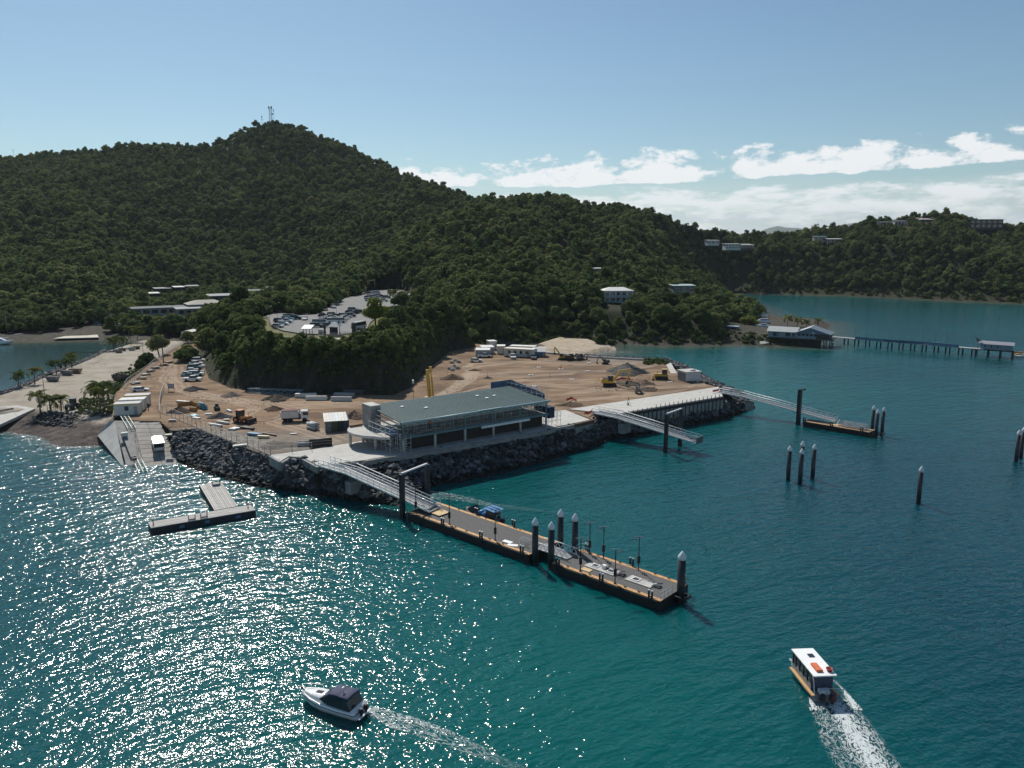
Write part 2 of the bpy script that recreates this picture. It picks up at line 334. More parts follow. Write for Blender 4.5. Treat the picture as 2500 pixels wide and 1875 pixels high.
# polar ground sheet, fine near, coarser far
def polar(r_edges, a0, a1, na):
    r = np.array(r_edges)[:, None]; a = np.linspace(R(a0), R(a1), na)[None, :]
    return r * np.sin(a), r * np.cos(a)
rr = [100.]
while rr[-1] < 1900: rr.append(rr[-1] + (1.3 if rr[-1] < 300 else 2.5 if rr[-1] < 480 else 7 if rr[-1] < 900 else 16))
TX, TY = polar(rr, -46, 46, 560)
TZ = land(TX, TY)
lot_poly = poly(11, [(225, 400), (330, 352), (420, 372), (560, 398), (760, 388), (860, 330), (1000, 262), (1090, 200), (1300, 168), (1330, 130), (1540, 112), (1700, 118), (1720, 162), (1950, 156), (1948, 236), (1760, 285), (1560, 300), (1400, 330), (1290, 388), (1430, 405), (1345, 470), (1305, 545), (1150, 588), (1000, 604), (600, 592), (400, 560), (290, 520), (262, 470)], LOT_Z)
lawn_poly = poly(11, [(205, 405), (330, 395), (262, 520), (400, 568), (600, 600), (1000, 612), (1160, 590), (1310, 545), (1440, 400), (1690, 410), (1640, 480), (1510, 560), (1100, 660), (800, 680), (500, 672), (300, 640), (200, 520)], LOT_Z)
dlot = np.minimum(sdf(TX, TY, lot_poly), sdf(TX, TY, lawn_poly))
TZ = np.where(dlot < 3, np.minimum(TZ, LOT_Z - .35), TZ)
TZ = np.where((sdf(TX, TY, lawn_poly) < 0) & (TZ > 8), LOT_Z - .30, TZ)
sandw = np.clip(1 - sdf(TX, TY, beach_poly) / 4, 0, 1) * (fbm(TX / 9, TY / 9, 3) > .22)
rockw = np.clip((5.5 - TZ) / 2.5, 0, 1) * (TY > 200) * np.interp(TY, [320, 345, 480, 520], [1, .6, .5, .05]) + np.clip((4 - TZ) / 2, 0, 1) * (TY <= 235)
grassw = np.clip(1 - sdf(TX, TY, lawn_poly) / 2, 0, 1)
gz = np.gradient(TZ, axis=0) / np.maximum(np.gradient(np.hypot(TX, TY), axis=0), .1)
cliffw = np.clip((np.abs(gz) - .55) / .6, 0, 1) * (TY < 300) * (TX < 20)
penw = np.clip(1 - sdf(TX, TY, pen_poly) / 2, 0, 1)
def land_material():
    m = bpy.data.materials.new('land'); nt, N, L, B = nodes_of(m); B.inputs['Roughness'].default_value = .95; B.inputs['Specular IOR Level'].default_value = .2
    geo = N.new('ShaderNodeNewGeometry')
    def noise(s, det=6, st=(1, 1, 1)):
        mp = N.new('ShaderNodeMapping'); mp.inputs['Scale'].default_value = st; L.new(geo.outputs['Position'], mp.inputs[0])
        n = N.new('ShaderNodeTexNoise'); n.inputs['Scale'].default_value = s; n.inputs['Detail'].default_value = det; n.inputs['Roughness'].default_value = .65; L.new(mp.outputs[0], n.inputs['Vector']); return n.outputs[0]
    def ramp(src, stops):
        c = N.new('ShaderNodeValToRGB'); L.new(src, c.inputs[0]); e = c.color_ramp.elements
        e[0].position, e[0].color = stops[0][0], (*stops[0][1], 1); e[1].position, e[1].color = stops[-1][0], (*stops[-1][1], 1)
        for p, q in stops[1:-1]: k = e.new(p); k.color = (*q, 1)
        return c.outputs[0]
    base = ramp(noise(.25), [(.3, (.014, .018, .009)), (.55, (.030, .034, .014)), (.75, (.060, .052, .026))])
    layers = [('rockw', ramp(noise(.5), [(.3, (.030, .026, .024)), (.5, (.085, .068, .060)), (.72, (.15, .125, .11))])),
              ('penw', ramp(noise(.12, 9), [(.3, (.235, .20, .155)), (.5, (.33, .29, .235)), (.72, (.41, .375, .315))])),
              ('cliffw', ramp(noise(.6, 7, (1, 1, .25)), [(.3, (.012, .013, .009)), (.5, (.030, .028, .02)), (.63, (.06, .052, .038)), (.75, (.12, .105, .085))])),  # cliff tones lowered so the colour carries the deep shade on the face
              ('grassw', ramp(noise(.6), [(.3, (.10, .10, .035)), (.55, (.16, .145, .055)), (.75, (.25, .20, .10))])),
              ('sandw', ramp(noise(.35, 8), [(.28, (.27, .21, .15)), (.5, (.40, .33, .245)), (.72, (.48, .40, .31))]))]
    cur = base
    for nm, c in layers:
        at = N.new('ShaderNodeAttribute'); at.attribute_name = nm
        mx = N.new('ShaderNodeMix'); mx.data_type = 'RGBA'; L.new(at.outputs['Fac'], mx.inputs[0]); L.new(cur, mx.inputs[6]); L.new(c, mx.inputs[7]); cur = mx.outputs[2]
    L.new(cur, B.inputs['Base Color'])
    b = N.new('ShaderNodeBump'); b.inputs['Strength'].default_value = .7; b.inputs['Distance'].default_value = .5; L.new(noise(.9, 8), b.inputs['Height']); L.new(b.outputs[0], B.inputs['Normal'])
    return m
o = obj('terrain', grid_mesh('terrain', TX, TY, TZ, land_material(), True, dict(sandw=sandw, rockw=np.clip(rockw, 0, 1), grassw=grassw, cliffw=cliffw, penw=penw), TZ > -2.5)); struct(o)

# ------------------------------------------------------------------ the sea
def sea():
    r = [30.]
    while r[-1] < 12000: r.append(r[-1] * 1.0105 if r[-1] < 700 else r[-1] * 1.05)
    X, Y = polar(r, -58, 58, 420)
    h = np.where((Y > 90) & (Y < 900), land(X, np.maximum(Y, 1)), -6.0)
    sh = np.clip((h + 2.2) / 2.4, 0, 1); sh = sh * sh * (3 - 2 * sh) * (Y > 205) + np.clip((h + .9) / 1.1, 0, 1) * (Y <= 205)
    # shoals: paler turquoise water in front of the quays and off the headland, deep blue out in the channel
    shoal = np.clip(.50 + .8 * (fbm(X / 60, Y / 60, 41, 3) - .5) + .45 * np.exp(-((X - 45) / 60) ** 2 - ((Y - 265) / 75) ** 2) + .30 * np.exp(-((X + 5) / 40) ** 2 - ((Y - 125) / 35) ** 2) - .62 * np.clip((X - 15) / 60, 0, 1) * np.clip((230 - Y) / 90, 0, 1) - .25 * np.clip((-X - 20) / 40, 0, 1), 0, 1)
    inlet = np.clip((-X - 95) / 40, 0, 1) * np.clip((Y - 215) / 20, 0, 1)
    edge = np.clip(1 - np.abs(h + .25) / .55, 0, 1) * (Y < 330)
    m = bpy.data.materials.new('sea_water'); nt, N, L, B = nodes_of(m)
    B.inputs['Roughness'].default_value = .10; B.inputs['IOR'].default_value = 1.333; B.inputs['Subsurface Weight'].default_value = 1.0; B.inputs['Subsurface Radius'].default_value = (1.0, 3.2, 3.0); B.inputs['Subsurface Scale'].default_value = 1.0; B.inputs['Specular IOR Level'].default_value = .5
    geo = N.new('ShaderNodeNewGeometry')
    def att(n): a = N.new('ShaderNodeAttribute'); a.attribute_name = n; return a.outputs['Fac']
    def mix(f, a, b):
        x = N.new('ShaderNodeMix'); x.data_type = 'RGBA'
        for i, q in ((0, f), (6, a), (7, b)):
            if isinstance(q, tuple): x.inputs[i].default_value = (*q, 1)
            else: L.new(q, x.inputs[i])
        return x.outputs[2]
    def noise(s, det=3, st=(1, 1, 1), rot=0, rough=.5):
        mr_ = N.new('ShaderNodeMapping'); mr_.inputs['Rotation'].default_value = (0, 0, rot); L.new(geo.outputs['Position'], mr_.inputs[0])
        mp = N.new('ShaderNodeMapping'); mp.inputs['Scale'].default_value = st; L.new(mr_.outputs[0], mp.inputs[0])
        n = N.new('ShaderNodeTexNoise'); n.inputs['Scale'].default_value = s; n.inputs['Detail'].default_value = det; n.inputs['Roughness'].default_value = rough; L.new(mp.outputs[0], n.inputs['Vector']); return n.outputs[0]
    c = mix(att('shoal'), (.0003, .046, .062), (.0006, .104, .096))
    c = mix(att('inlet'), c, (.020, .062, .068))
    c = mix(att('shallow'), c, (.085, .105, .075))
    fn = N.new('ShaderNodeMapRange'); fn.inputs[1].default_value = .50; fn.inputs[2].default_value = .62; L.new(noise(1.6, 8, rough=.7), fn.inputs[0])
    fm = N.new('ShaderNodeMath'); fm.operation = 'MULTIPLY'; L.new(fn.outputs[0], fm.inputs[0]); L.new(att('edge'), fm.inputs[1])
    c = mix(fm.outputs[0], c, (.62, .62, .60))
    L.new(c, B.inputs['Base Color'])
    def sc(a, k): q = N.new('ShaderNodeMath'); q.operation = 'MULTIPLY'; L.new(a, q.inputs[0]); q.inputs[1].default_value = k; return q.outputs[0]
    def ad(a, b): q = N.new('ShaderNodeMath'); L.new(a, q.inputs[0]); L.new(b, q.inputs[1]); return q.outputs[0]
    hgt = ad(ad(sc(noise(.22, 2, (.5, 1.4, 1), -.55), .38), sc(noise(.68, 2, (.72, 1.3, 1), -.45), .27)), ad(sc(noise(1.9, 2, (.85, 1.2, 1), -.3), .108), sc(noise(2.8, 1, (.9, 1.1, 1), .5), .03)))
    b = N.new('ShaderNodeBump'); b.inputs['Strength'].default_value = 1; b.inputs['Distance'].default_value = 1.15; calm = N.new('ShaderNodeMath'); calm.operation = 'MULTIPLY_ADD'; L.new(att('inlet'), calm.inputs[0]); calm.inputs[1].default_value = -.85; calm.inputs[2].default_value = 1; hm = N.new('ShaderNodeMath'); hm.operation = 'MULTIPLY'; L.new(hgt, hm.inputs[0]); L.new(calm.outputs[0], hm.inputs[1]); L.new(hm.outputs[0], b.inputs['Height']); L.new(b.outputs[0], B.inputs['Normal'])
    o = obj('sea', grid_mesh('sea', X, Y, np.zeros_like(X), m, True, dict(shallow=sh, shoal=shoal, inlet=inlet, edge=edge))); struct(o)
sea()

# ------------------------------------------------------------------ the levelled site, gravel and asphalt sheets
def interp_poly(pts, step=1.0):
    out = []
    for a, b in zip(pts, pts[1:]):
        n = max(1, int(math.hypot(b[0] - a[0], b[1] - a[1]) / step))
        out += [(a[0] + (b[0] - a[0]) * k / n, a[1] + (b[1] - a[1]) * k / n) for k in range(n)]
    return out + [pts[-1]]
tracks = [poly(2, t, 5) for t in ([(60, 160), (-10, 330), (120, 420), (420, 500), (900, 560), (1500, 600), (1950, 590)], [(110, 200), (90, 330), (200, 440), (500, 520), (1000, 560), (1900, 570)], [(250, 470), (700, 530), (900, 600), (700, 760)], [(1000, 560), (1300, 640), (1100, 750), (1600, 900), (1750, 950)])] \
    + [poly(3, t, 5) for t in ([(1000, 430), (1150, 330), (1220, 230), (1350, 170), (1700, 130)], [(960, 430), (1180, 310), (1250, 210), (1330, 170)], [(1100, 400), (1260, 300), (1290, 220), (1230, 170), (1300, 130)], [(1000, 440), (1400, 350), (1900, 330), (2200, 360)], [(1250, 240), (1700, 260), (2200, 230)])] \
    + [poly(4, t, 5) for t in ([(300, 350), (700, 330), (1100, 330), (1400, 300)], [(250, 280), (600, 270), (1000, 290), (1300, 280)], [(400, 400), (800, 380), (1080, 400)], [(850, 470), (1250, 440), (1650, 430), (1700, 400)], [(1350, 400), (1600, 420), (1750, 420)], [(900, 520), (1100, 500), (1500, 470)], [(1000, 440), (1300, 480), (1600, 455)])]
def site():
    s = .55; x0, x1 = -135, 62; y0, y1 = 132, 335
    X, Y = np.meshgrid(np.arange(x0, x1, s), np.arange(y0, y1, s))
    d = sdf(X, Y, site_poly); ins = d < .3
    tr = np.zeros_like(X)
    for t in tracks:
        for off in (-1.0, 1.0, 3.2):
            tt = [(a + off * .5, b + off * .8) for a, b in t]
            dd = seg_dist(X + 2.2 * (fbm(X / 14, Y / 14, 31, 2) - .5), Y, tt); tr = np.maximum(tr, np.exp(-(dd / .45) ** 2) * (.45 + .55 * fbm(X / 6, Y / 6, 77, 2)))
    damp = np.clip((fbm(X / 16, Y / 9, 51, 4) - .50) * 5, 0, 1)
    for q_, r_ in ((G(18, 1150, 680, 5), 9), (G(18, 1400, 760, 5), 8), (G(4, 900, 540, 5), 8), (G(3, 1100, 280, 5), 8), (G(18, 350, 380, 5), 9), (G(2, 300, 450, 5), 8), (G(4, 1600, 440, 5), 10)): damp = np.maximum(damp, np.clip(1.25 - np.hypot((X - q_.x) / r_, (Y - q_.y) / (r_ * .8)), 0, 1) * np.clip(fbm(X / 3, Y / 2.2, 71, 4) * 2.6 - .75, 0, 1))
    grey = np.clip(1 - np.hypot((X + 42) / 36, (Y - 152) / 18) ** 2, 0, 1) * .8 + np.clip(1 - np.hypot((X - 38) / 30, (Y - 268) / 12), 0, 1) * .8 + np.clip(1 - sdf(X, Y, [(-75, 166), (-69, 167), (-40, 146), (-45, 143)]) / 3, 0, 1) * .7
    Z = SITE_Z + .02 + (fbm(X / 5, Y / 5, 61, 3) - .5) * .16 - tr * .10 + np.clip((fbm(X / 4, Y / 4, 91, 2) - .66), 0, 1) * .9 * np.clip(-d / 6, 0, 1)
    m = bpy.data.materials.new('site_dirt'); nt, N, L, B = nodes_of(m); B.inputs['Roughness'].default_value = .96; B.inputs['Specular IOR Level'].default_value = .15
    geo = N.new('ShaderNodeNewGeometry')
    def noise(sc, det=8, st=(1, 1, 1), rot=0):
        mp = N.new('ShaderNodeMapping'); mp.inputs['Scale'].default_value = st; mp.inputs['Rotation'].default_value = (0, 0, rot); L.new(geo.outputs['Position'], mp.inputs[0])
        n = N.new('ShaderNodeTexNoise'); n.inputs['Scale'].default_value = sc; n.inputs['Detail'].default_value = det; n.inputs['Roughness'].default_value = .66; L.new(mp.outputs[0], n.inputs['Vector']); return n.outputs[0]
    def att(n): a = N.new('ShaderNodeAttribute'); a.attribute_name = n; return a.outputs['Fac']
    cr = N.new('ShaderNodeValToRGB'); L.new(noise(.22, 9, (.45, 1.5, 1), .12), cr.inputs[0]); e = cr.color_ramp.elements
    e[0].position, e[0].color = .28, (.150, .094, .058, 1); e[1].position, e[1].color = .74, (.37, .27, .18, 1); k = e.new(.52); k.color = (.245, .165, .105, 1)
    def mix(f, a, b):
        x = N.new('ShaderNodeMix'); x.data_type = 'RGBA'
        for i, q in ((0, f), (6, a), (7, b)):
            if isinstance(q, tuple): x.inputs[i].default_value = (*q, 1)
            else: L.new(q, x.inputs[i])
        return x.outputs[2]
    def mul(a, k): q = N.new('ShaderNodeMath'); q.operation = 'MULTIPLY'; L.new(a, q.inputs[0]); q.inputs[1].default_value = k; return q.outputs[0]
    gr = N.new('ShaderNodeValToRGB'); L.new(noise(.5), gr.inputs[0]); gr.color_ramp.elements[0].position = .3; gr.color_ramp.elements[0].color = (.15, .135, .115, 1); gr.color_ramp.elements[1].position = .7; gr.color_ramp.elements[1].color = (.27, .245, .21, 1)
    c = mix(att('grey'), cr.outputs[0], gr.outputs[0]); c = mix(mul(att('damp'), .75), c, (.115, .078, .053)); c = mix(mul(att('track'), .85), c, (.43, .34, .255))
    fs = N.new('ShaderNodeMapRange'); fs.inputs[1].default_value = .3; fs.inputs[2].default_value = .7; fs.inputs[3].default_value = .72; fs.inputs[4].default_value = 1.22; L.new(noise(1.0, 6, (.22, 1.7, 1), .1), fs.inputs[0])
    fv = N.new('ShaderNodeHueSaturation'); L.new(c, fv.inputs['Color']); L.new(fs.outputs[0], fv.inputs['Value']); c = fv.outputs[0]
    L.new(c, B.inputs['Base Color'])
    b = N.new('ShaderNodeBump'); b.inputs['Strength'].default_value = .8; b.inputs['Distance'].default_value = .18; L.new(noise(1.7), b.inputs['Height']); L.new(b.outputs[0], B.inputs['Normal'])
    struct(obj('ground', grid_mesh('ground', X, Y, Z, m, True, dict(track=tr, damp=damp, grey=np.clip(grey, 0, 1)), ins)))
site()
def asphalt_mat(): return mat('asphalt', (.20, .196, .188), .9, .16, .35, bump=.3, bscale=6, spec=.25)
def sheet(name, pts, z, m): return struct(MB().prism(pts, z - .3, z).build(name, m))
sheet('car_park', lot_poly, LOT_Z, asphalt_mat())
# ================================================================== TREES
def leaf_material(name, dark, mid, light, trans=.38, sat=1.0):
    m = bpy.data.materials.new(name); MATS[name] = m; m.use_nodes = True; nt = m.node_tree; N = nt.nodes; L = nt.links; N.clear()
    oi = N.new('ShaderNodeObjectInfo'); geo = N.new('ShaderNodeNewGeometry')
    n = N.new('ShaderNodeTexNoise'); n.inputs['Scale'].default_value = .018; n.inputs['Detail'].default_value = 3; L.new(geo.outputs['Position'], n.inputs['Vector'])
    n2 = N.new('ShaderNodeTexNoise'); n2.inputs['Scale'].default_value = .9; n2.inputs['Detail'].default_value = 3; L.new(geo.outputs['Position'], n2.inputs['Vector'])
    def mth(op, a, b):
        q = N.new('ShaderNodeMath'); q.operation = op
        for i, k in enumerate((a, b)):
            if isinstance(k, (int, float)): q.inputs[i].default_value = k
            else: L.new(k, q.inputs[i])
        return q.outputs[0]
    f = mth('ADD', mth('MULTIPLY', oi.outputs['Random'], .46), mth('ADD', mth('MULTIPLY', n.outputs[0], .62), mth('MULTIPLY', n2.outputs[0], .26)))
    cr = N.new('ShaderNodeValToRGB'); L.new(mth('SUBTRACT', f, .18), cr.inputs[0]); e = cr.color_ramp.elements
    e[0].position, e[0].color = .22, (*dark, 1); e[1].position, e[1].color = .82, (*light, 1); k = e.new(.5); k.color = (*mid, 1)
    d = N.new('ShaderNodeBsdfDiffuse'); t = N.new('ShaderNodeBsdfTranslucent'); L.new(cr.outputs[0], d.inputs[0])
    hs = N.new('ShaderNodeHueSaturation'); hs.inputs['Hue'].default_value = .485; hs.inputs['Value'].default_value = 1.25; L.new(cr.outputs[0], hs.inputs['Color']); L.new(hs.outputs[0], t.inputs[0])
    g = N.new('ShaderNodeBsdfGlossy'); g.inputs['Roughness'].default_value = .45; g.inputs[0].default_value = (.7, .75, .7, 1)
    mx = N.new('ShaderNodeMixShader'); mx.inputs[0].default_value = trans; L.new(d.outputs[0], mx.inputs[1]); L.new(t.outputs[0], mx.inputs[2])
    m2 = N.new('ShaderNodeMixShader'); m2.inputs[0].default_value = .008; L.new(mx.outputs[0], m2.inputs[1]); L.new(g.outputs[0], m2.inputs[2])
    out = N.new('ShaderNodeOutputMaterial'); L.new(m2.outputs[0], out.inputs[0]); return m
LEAF = leaf_material('foliage', (.034, .064, .022), (.080, .120, .038), (.172, .192, .068))
LEAF_B = leaf_material('foliage_bright', (.055, .095, .015), (.105, .155, .026), (.20, .21, .045))
BARK = mat('bark', (.10, .085, .068), .9, .3, 3, bump=.5)
def crown_arrays(seed, rad, hgt, lobes, n_leaf, size, flat=.75, open_=0.0):
    g = np.random.default_rng(seed); V = []; F = []
    cen = []; rr_ = []
    for k in range(lobes):
        a = 2 * math.pi * (k + g.uniform(-.35, .35)) / max(1, lobes - 1); q = 0 if k == 0 else g.uniform(.42, .68)
        cen.append((rad * q * math.cos(a), rad * q * math.sin(a), hgt * (g.uniform(.62, .78) if k == 0 else g.uniform(.30, .62)))); rr_.append(rad * (g.uniform(.52, .62) if k == 0 else g.uniform(.36, .52)))
    cen = np.array(cen); rr_ = np.array(rr_)
    # dark inner masses so that the crown is not see-through everywhere
    for c, r in zip(cen, rr_):
        o = len(V); n = 6; rings = [(-.65, .55), (-.1, .82), (.45, .62)]
        for z, q in rings:
            for j in range(n):
                t = 2 * math.pi * (j + .3 * z) / n; k = .80 * (1 - open_) * g.uniform(.8, 1.05); V.append((c[0] + r * q * k * math.cos(t), c[1] + r * q * k * math.sin(t), c[2] + r * z * flat * .85))
        V.append((c[0], c[1], c[2] + r * .8 * flat)); V.append((c[0], c[1], c[2] - r * .8 * flat)); top, bot = o + 18, o + 19
        for k in range(2):
            for j in range(n): F.append((o + k * n + j, o + k * n + (j + 1) % n, o + (k + 1) * n + (j + 1) % n, o + (k + 1) * n + j))
        for j in range(n): F.append((o + 12 + j, o + 12 + (j + 1) % n, top)); F.append((o + (j + 1) % n, o + j, bot))
    w = rr_ ** 2; w = w / w.sum(); pick = g.choice(len(rr_), n_leaf, p=w)
    d = g.normal(size=(n_leaf, 3)); d[:, 2] += .35; d /= np.linalg.norm(d, axis=1)[:, None]
    P = cen[pick] + d * (rr_[pick] * g.uniform(.78, 1.10, n_leaf))[:, None] * np.array([1, 1, flat])
    nm = d + g.normal(size=(n_leaf, 3)) * .55; nm[:, 2] += .35; nm /= np.linalg.norm(nm, axis=1)[:, None]
    t = np.cross(nm, g.normal(size=(n_leaf, 3))); t /= np.linalg.norm(t, axis=1)[:, None] + 1e-9; b = np.cross(nm, t)
    s1 = (size * g.uniform(.6, 1.3, n_leaf))[:, None]; s2 = s1 * g.uniform(.55, .95, n_leaf)[:, None]
    Q = np.stack([P - t * s1 - b * s2 * .6, P + t * s1 * .7 - b * s2, P + t * s1 + b * s2 * .6 - nm * s1 * .25, P - t * s1 * .6 + b * s2], 1).reshape(-1, 3)
    o = len(V); V = np.vstack([np.array(V), Q]); F += [tuple(range(o + 4 * i, o + 4 * i + 4)) for i in range(n_leaf)]
    return V, F
def crown_mesh(name, m, *a, **k):
    V, F = crown_arrays(*a, **k); me = bpy.data.meshes.new(name); me.from_pydata(V.tolist(), [], F); me.materials.append(m); me.update(); return me
def trunk_mesh(seed, h, rad):
    g = random.Random(seed); b = MB(); p = Vector((0, 0, -.6)); r = .10 + h * .022; top = Vector((g.uniform(-.5, .5), g.uniform(-.5, .5), h * .55))
    mid = top * .5 + Vector((g.uniform(-.3, .3), g.uniform(-.3, .3), 0)); b.tube(p, mid, r, r * .75, 7); b.tube(mid, top, r * .75, r * .5, 7)
    for k in range(5):
        a = 2 * math.pi * (k + g.random() * .6) / 5; q = mid.lerp(top, g.uniform(.3, 1)); e = Vector((rad * .5 * math.cos(a), rad * .5 * math.sin(a), h * g.uniform(.55, .75))); b.tube(q, e, r * .42, r * .15, 5)
    return b.mesh('trunk', BARK, True)
# near prototypes: full crowns; far prototypes: lighter crowns for the wooded hills
NEAR = [(crown_mesh('crown', LEAF, 100 + k, rd, h, lb, nl, .34), trunk_mesh(100 + k, h, rd), rd) for k, (rd, h, lb, nl) in enumerate([(3.6, 7.2, 7, 1500), (4.4, 8.2, 9, 1900), (3.0, 7.8, 6, 1300), (4.0, 6.4, 8, 1600), (3.3, 8.8, 7, 1500), (4.8, 7.4, 9, 1900)])]
FAR_COL = bpy.data.collections.new('far_tree_kinds')
for k, (rd, h, lb, nl) in enumerate([(4.0, 7.5, 6, 260), (4.6, 8.5, 7, 320), (3.4, 8.5, 5, 240), (4.3, 6.8, 6, 280), (3.8, 9.5, 6, 280), (5.0, 7.6, 8, 340)]):
    q = bpy.data.objects.new('far_tree_kind', crown_mesh('crown', LEAF, 300 + k, rd, h, lb, nl, .62)); FAR_COL.objects.link(q)
# clearings, in the height of the place where each lies
clear = [lot_poly, lawn_poly, beach_poly,
         poly(14, [(500, 700), (700, 640), (960, 585), (1040, 590), (1010, 680), (900, 760), (600, 900), (480, 830)], 5),
         poly(1, [(-100, 385), (250, 388), (450, 372), (740, 340), (860, 350), (820, 430), (0, 440)], 1.5),
         poly(0, [(1605, 764), (1660, 762), (1660, 778), (1605, 780)], 9),
         poly(0, [(1775, 795), (1835, 790), (1900, 765), (2060, 765), (2060, 850), (1890, 830), (1775, 820)], 3), poly(0, [(1868, 760), (1925, 765), (1960, 800), (1868, 790)], 4)]
LEFT_B = [  # low buildings of the settlement left of the knoll: foot point on sheet 14, height of the ground, width, depth, height
    (620, 388, 7, 31, 7, 3.6), (930, 395, 7, 15, 9, 3.4), (1100, 355, 8, 20, 13, 4.2), (1330, 262, 8, 24, 15, 4.6), (1640, 205, 9, 18, 10, 4.6), (1880, 150, 9, 24, 9, 3.6), (615, 155, 11, 10, 7, 3.0), (790, 140, 12, 6, 6, 3.0), (930, 128, 12, 9, 6, 3.0), (500, 205, 10, 8, 6, 2.6)]
hill_clear = []
for x_, y_, z_, w_, d_, h_ in LEFT_B:
    p = G(14, x_, y_, z_)
    for k in range(-3, 4): hill_clear.append((p.x + k * w_ / 6, p.y + d_ * .3, d_ * .5 + 3.2)); hill_clear.append(((p.x + k * w_ / 7) * (1 - 8 / p.y), p.y - 8, 4.5))
_x = []; SIGHT = [(*G(14, x_, y_, z_)[:2], z_ + h_ * .45, w_ * .5, 60) for x_, y_, z_, w_, d_, h_ in LEFT_B]
_x = []           # (x, y, radius) round houses on the slopes, filled by the house list below
HOUSES = [  # sheet, x, y of the foot, forward distance, width, depth, height, roof
    (0, 1510, 739, 400, 15, 10, 6.2), (0, 1463, 662, 500, 13, 7, 3), (0, 1790, 607, 760, 15, 9, 4.2), (0, 1825, 603, 770, 14, 9, 3.4), (0, 1742, 592, 780, 12, 8, 3.4), (0, 2003, 584, 790, 12, 8, 4), (0, 2038, 590, 780, 13, 8, 4),
    (0, 2200, 548, 790, 12, 8, 5), (0, 2245, 540, 795, 10, 8, 4), (0, 2264, 542, 790, 14, 9, 4), (0, 2408, 552, 780, 33, 14, 8), (0, 1670, 708, 470, 13, 8, 4), (0, 2165, 546, 800, 12, 8, 3), (0, 1377, 620, 560, 5, 14, .4)]
for n, x, y, Y, w, d, h in HOUSES:
    p = AT(n, x, y, Y); SIGHT.append((p.x, p.y, p.z + (.2 if w == 15 else h * .35), w * .5, 45)); hill_clear.append((p.x, p.y, w * .55 + 2)); 
    for k in range(1, 6 if w in (15, 33) else 3): hill_clear.append((p.x * (1 - 5.0 * k / Y), p.y - 5.0 * k, max(3 if w in (15, 33) else 1, w * .45 - k)))
def scatter():
    g = np.random.default_rng(11); s = 4.7
    X, Y = np.meshgrid(np.arange(-780, 780, s), np.arange(195, 1190, s)); X = X + g.uniform(-.48, .48, X.shape) * s; Y = Y + g.uniform(-.48, .48, X.shape) * s
    X = X.ravel(); Y = Y.ravel(); k = np.abs(X) < Y * .735 + 12; X, Y = X[k], Y[k]
    k = (Y < 430) | (g.random(len(X)) < np.clip(1.15 - Y / 2600, .5, 1)); X, Y = X[k], Y[k]
    Z = land(X, Y); e = 1.5; sl = np.hypot(land(X + e, Y) - Z, land(X, Y + e) - Z) / e
    dk = sdf(X, Y, knoll_poly); dh = sdf(X, Y, head_poly); dl = sdf(X, Y, left_poly); dsite = sdf(X, Y, site_poly); dpen = sdf(X, Y, pen_poly)
    onk = (dk < -3.2) & (Z > np.interp(X, [-90, -72], [5.6, 8.5])); onh = (dh < np.where(Y > 520, -1.0, -6)) & (Z > np.where(Y > 520, .3, 1.6)); onl = (dl < -9) & (Z > 1.4)
    ok = (onk | onh | onl) & ~((dsite < 2) & (dk > -3)) & (dpen > 2) & (sl < 1.9)
    for c in clear: ok &= sdf(X, Y, c) > 1.6
    for hx, hy, hr in hill_clear: ok &= np.hypot(X - hx, Y - hy) > hr
    X, Y, Z, dk, dh = X[ok], Y[ok], Z[ok], dk[ok], dh[ok]
    dl_ = np.minimum(sdf(X, Y, lot_poly), sdf(X, Y, lawn_poly))
    S = np.clip(np.exp(g.normal(-.20, .24, len(X))), .42, 1.35) * (1 + .25 * (fbm(X / 40, Y / 40, 8, 2) - .5))
    S *= np.where((dk < 0) & (Y < 300), np.clip(.45 + np.minimum(-dk, 40) * .012 + np.clip(dl_, 0, 22) * .020, .4, 1.1), 1)
    S *= np.where((dh < 0) & (dh > -14) & (Z < 8), np.where(Y > 520, .5, .62), 1)
    S *= np.where(Y > 880, .85, 1)
    # keep the view over the car park and to the houses open: trees that would stand in front are lower or missing
    keep = np.ones(len(X), bool)
    for _ in range(5):
        zt = Z + S * 7.4; f = (CAM_H - LOT_Z) / np.maximum(CAM_H - zt, 1); occ = (zt < CAM_H - 2) & (Y < 415) & (sdf(X * f, Y * f, lot_poly) < -2) & (f > 1.02)
        S = np.where(occ, S * .78, S)
    zt = Z + S * 7.4; f = (CAM_H - LOT_Z) / np.maximum(CAM_H - zt, 1); keep &= (S > .2) & ~((zt < CAM_H - 2) & (Y < 415) & (sdf(X * f, Y * f, lot_poly) < -3) & (f > 1.02))
    for hx, hy, hz, hw, back in SIGHT:
        t_ = Y / hy; top = Z + S * 7.2; line = CAM_H + (hz - CAM_H) * t_; keep &= ~((t_ < 1) & (hy - Y < back) & (np.abs(X - hx * t_) < hw * t_ + 1.0) & (top > line))
    return X[keep], Y[keep], Z[keep], S[keep], dk[keep]
FX, FY, FZ, FS, FK = scatter()
order = np.argsort(FY / np.maximum(FS, .35)); vis = [i for i in order if abs(FX[i]) < FY[i] * .69 and FY[i] < 440]
near_i = vis[:300]; near_set = set(int(i) for i in near_i)
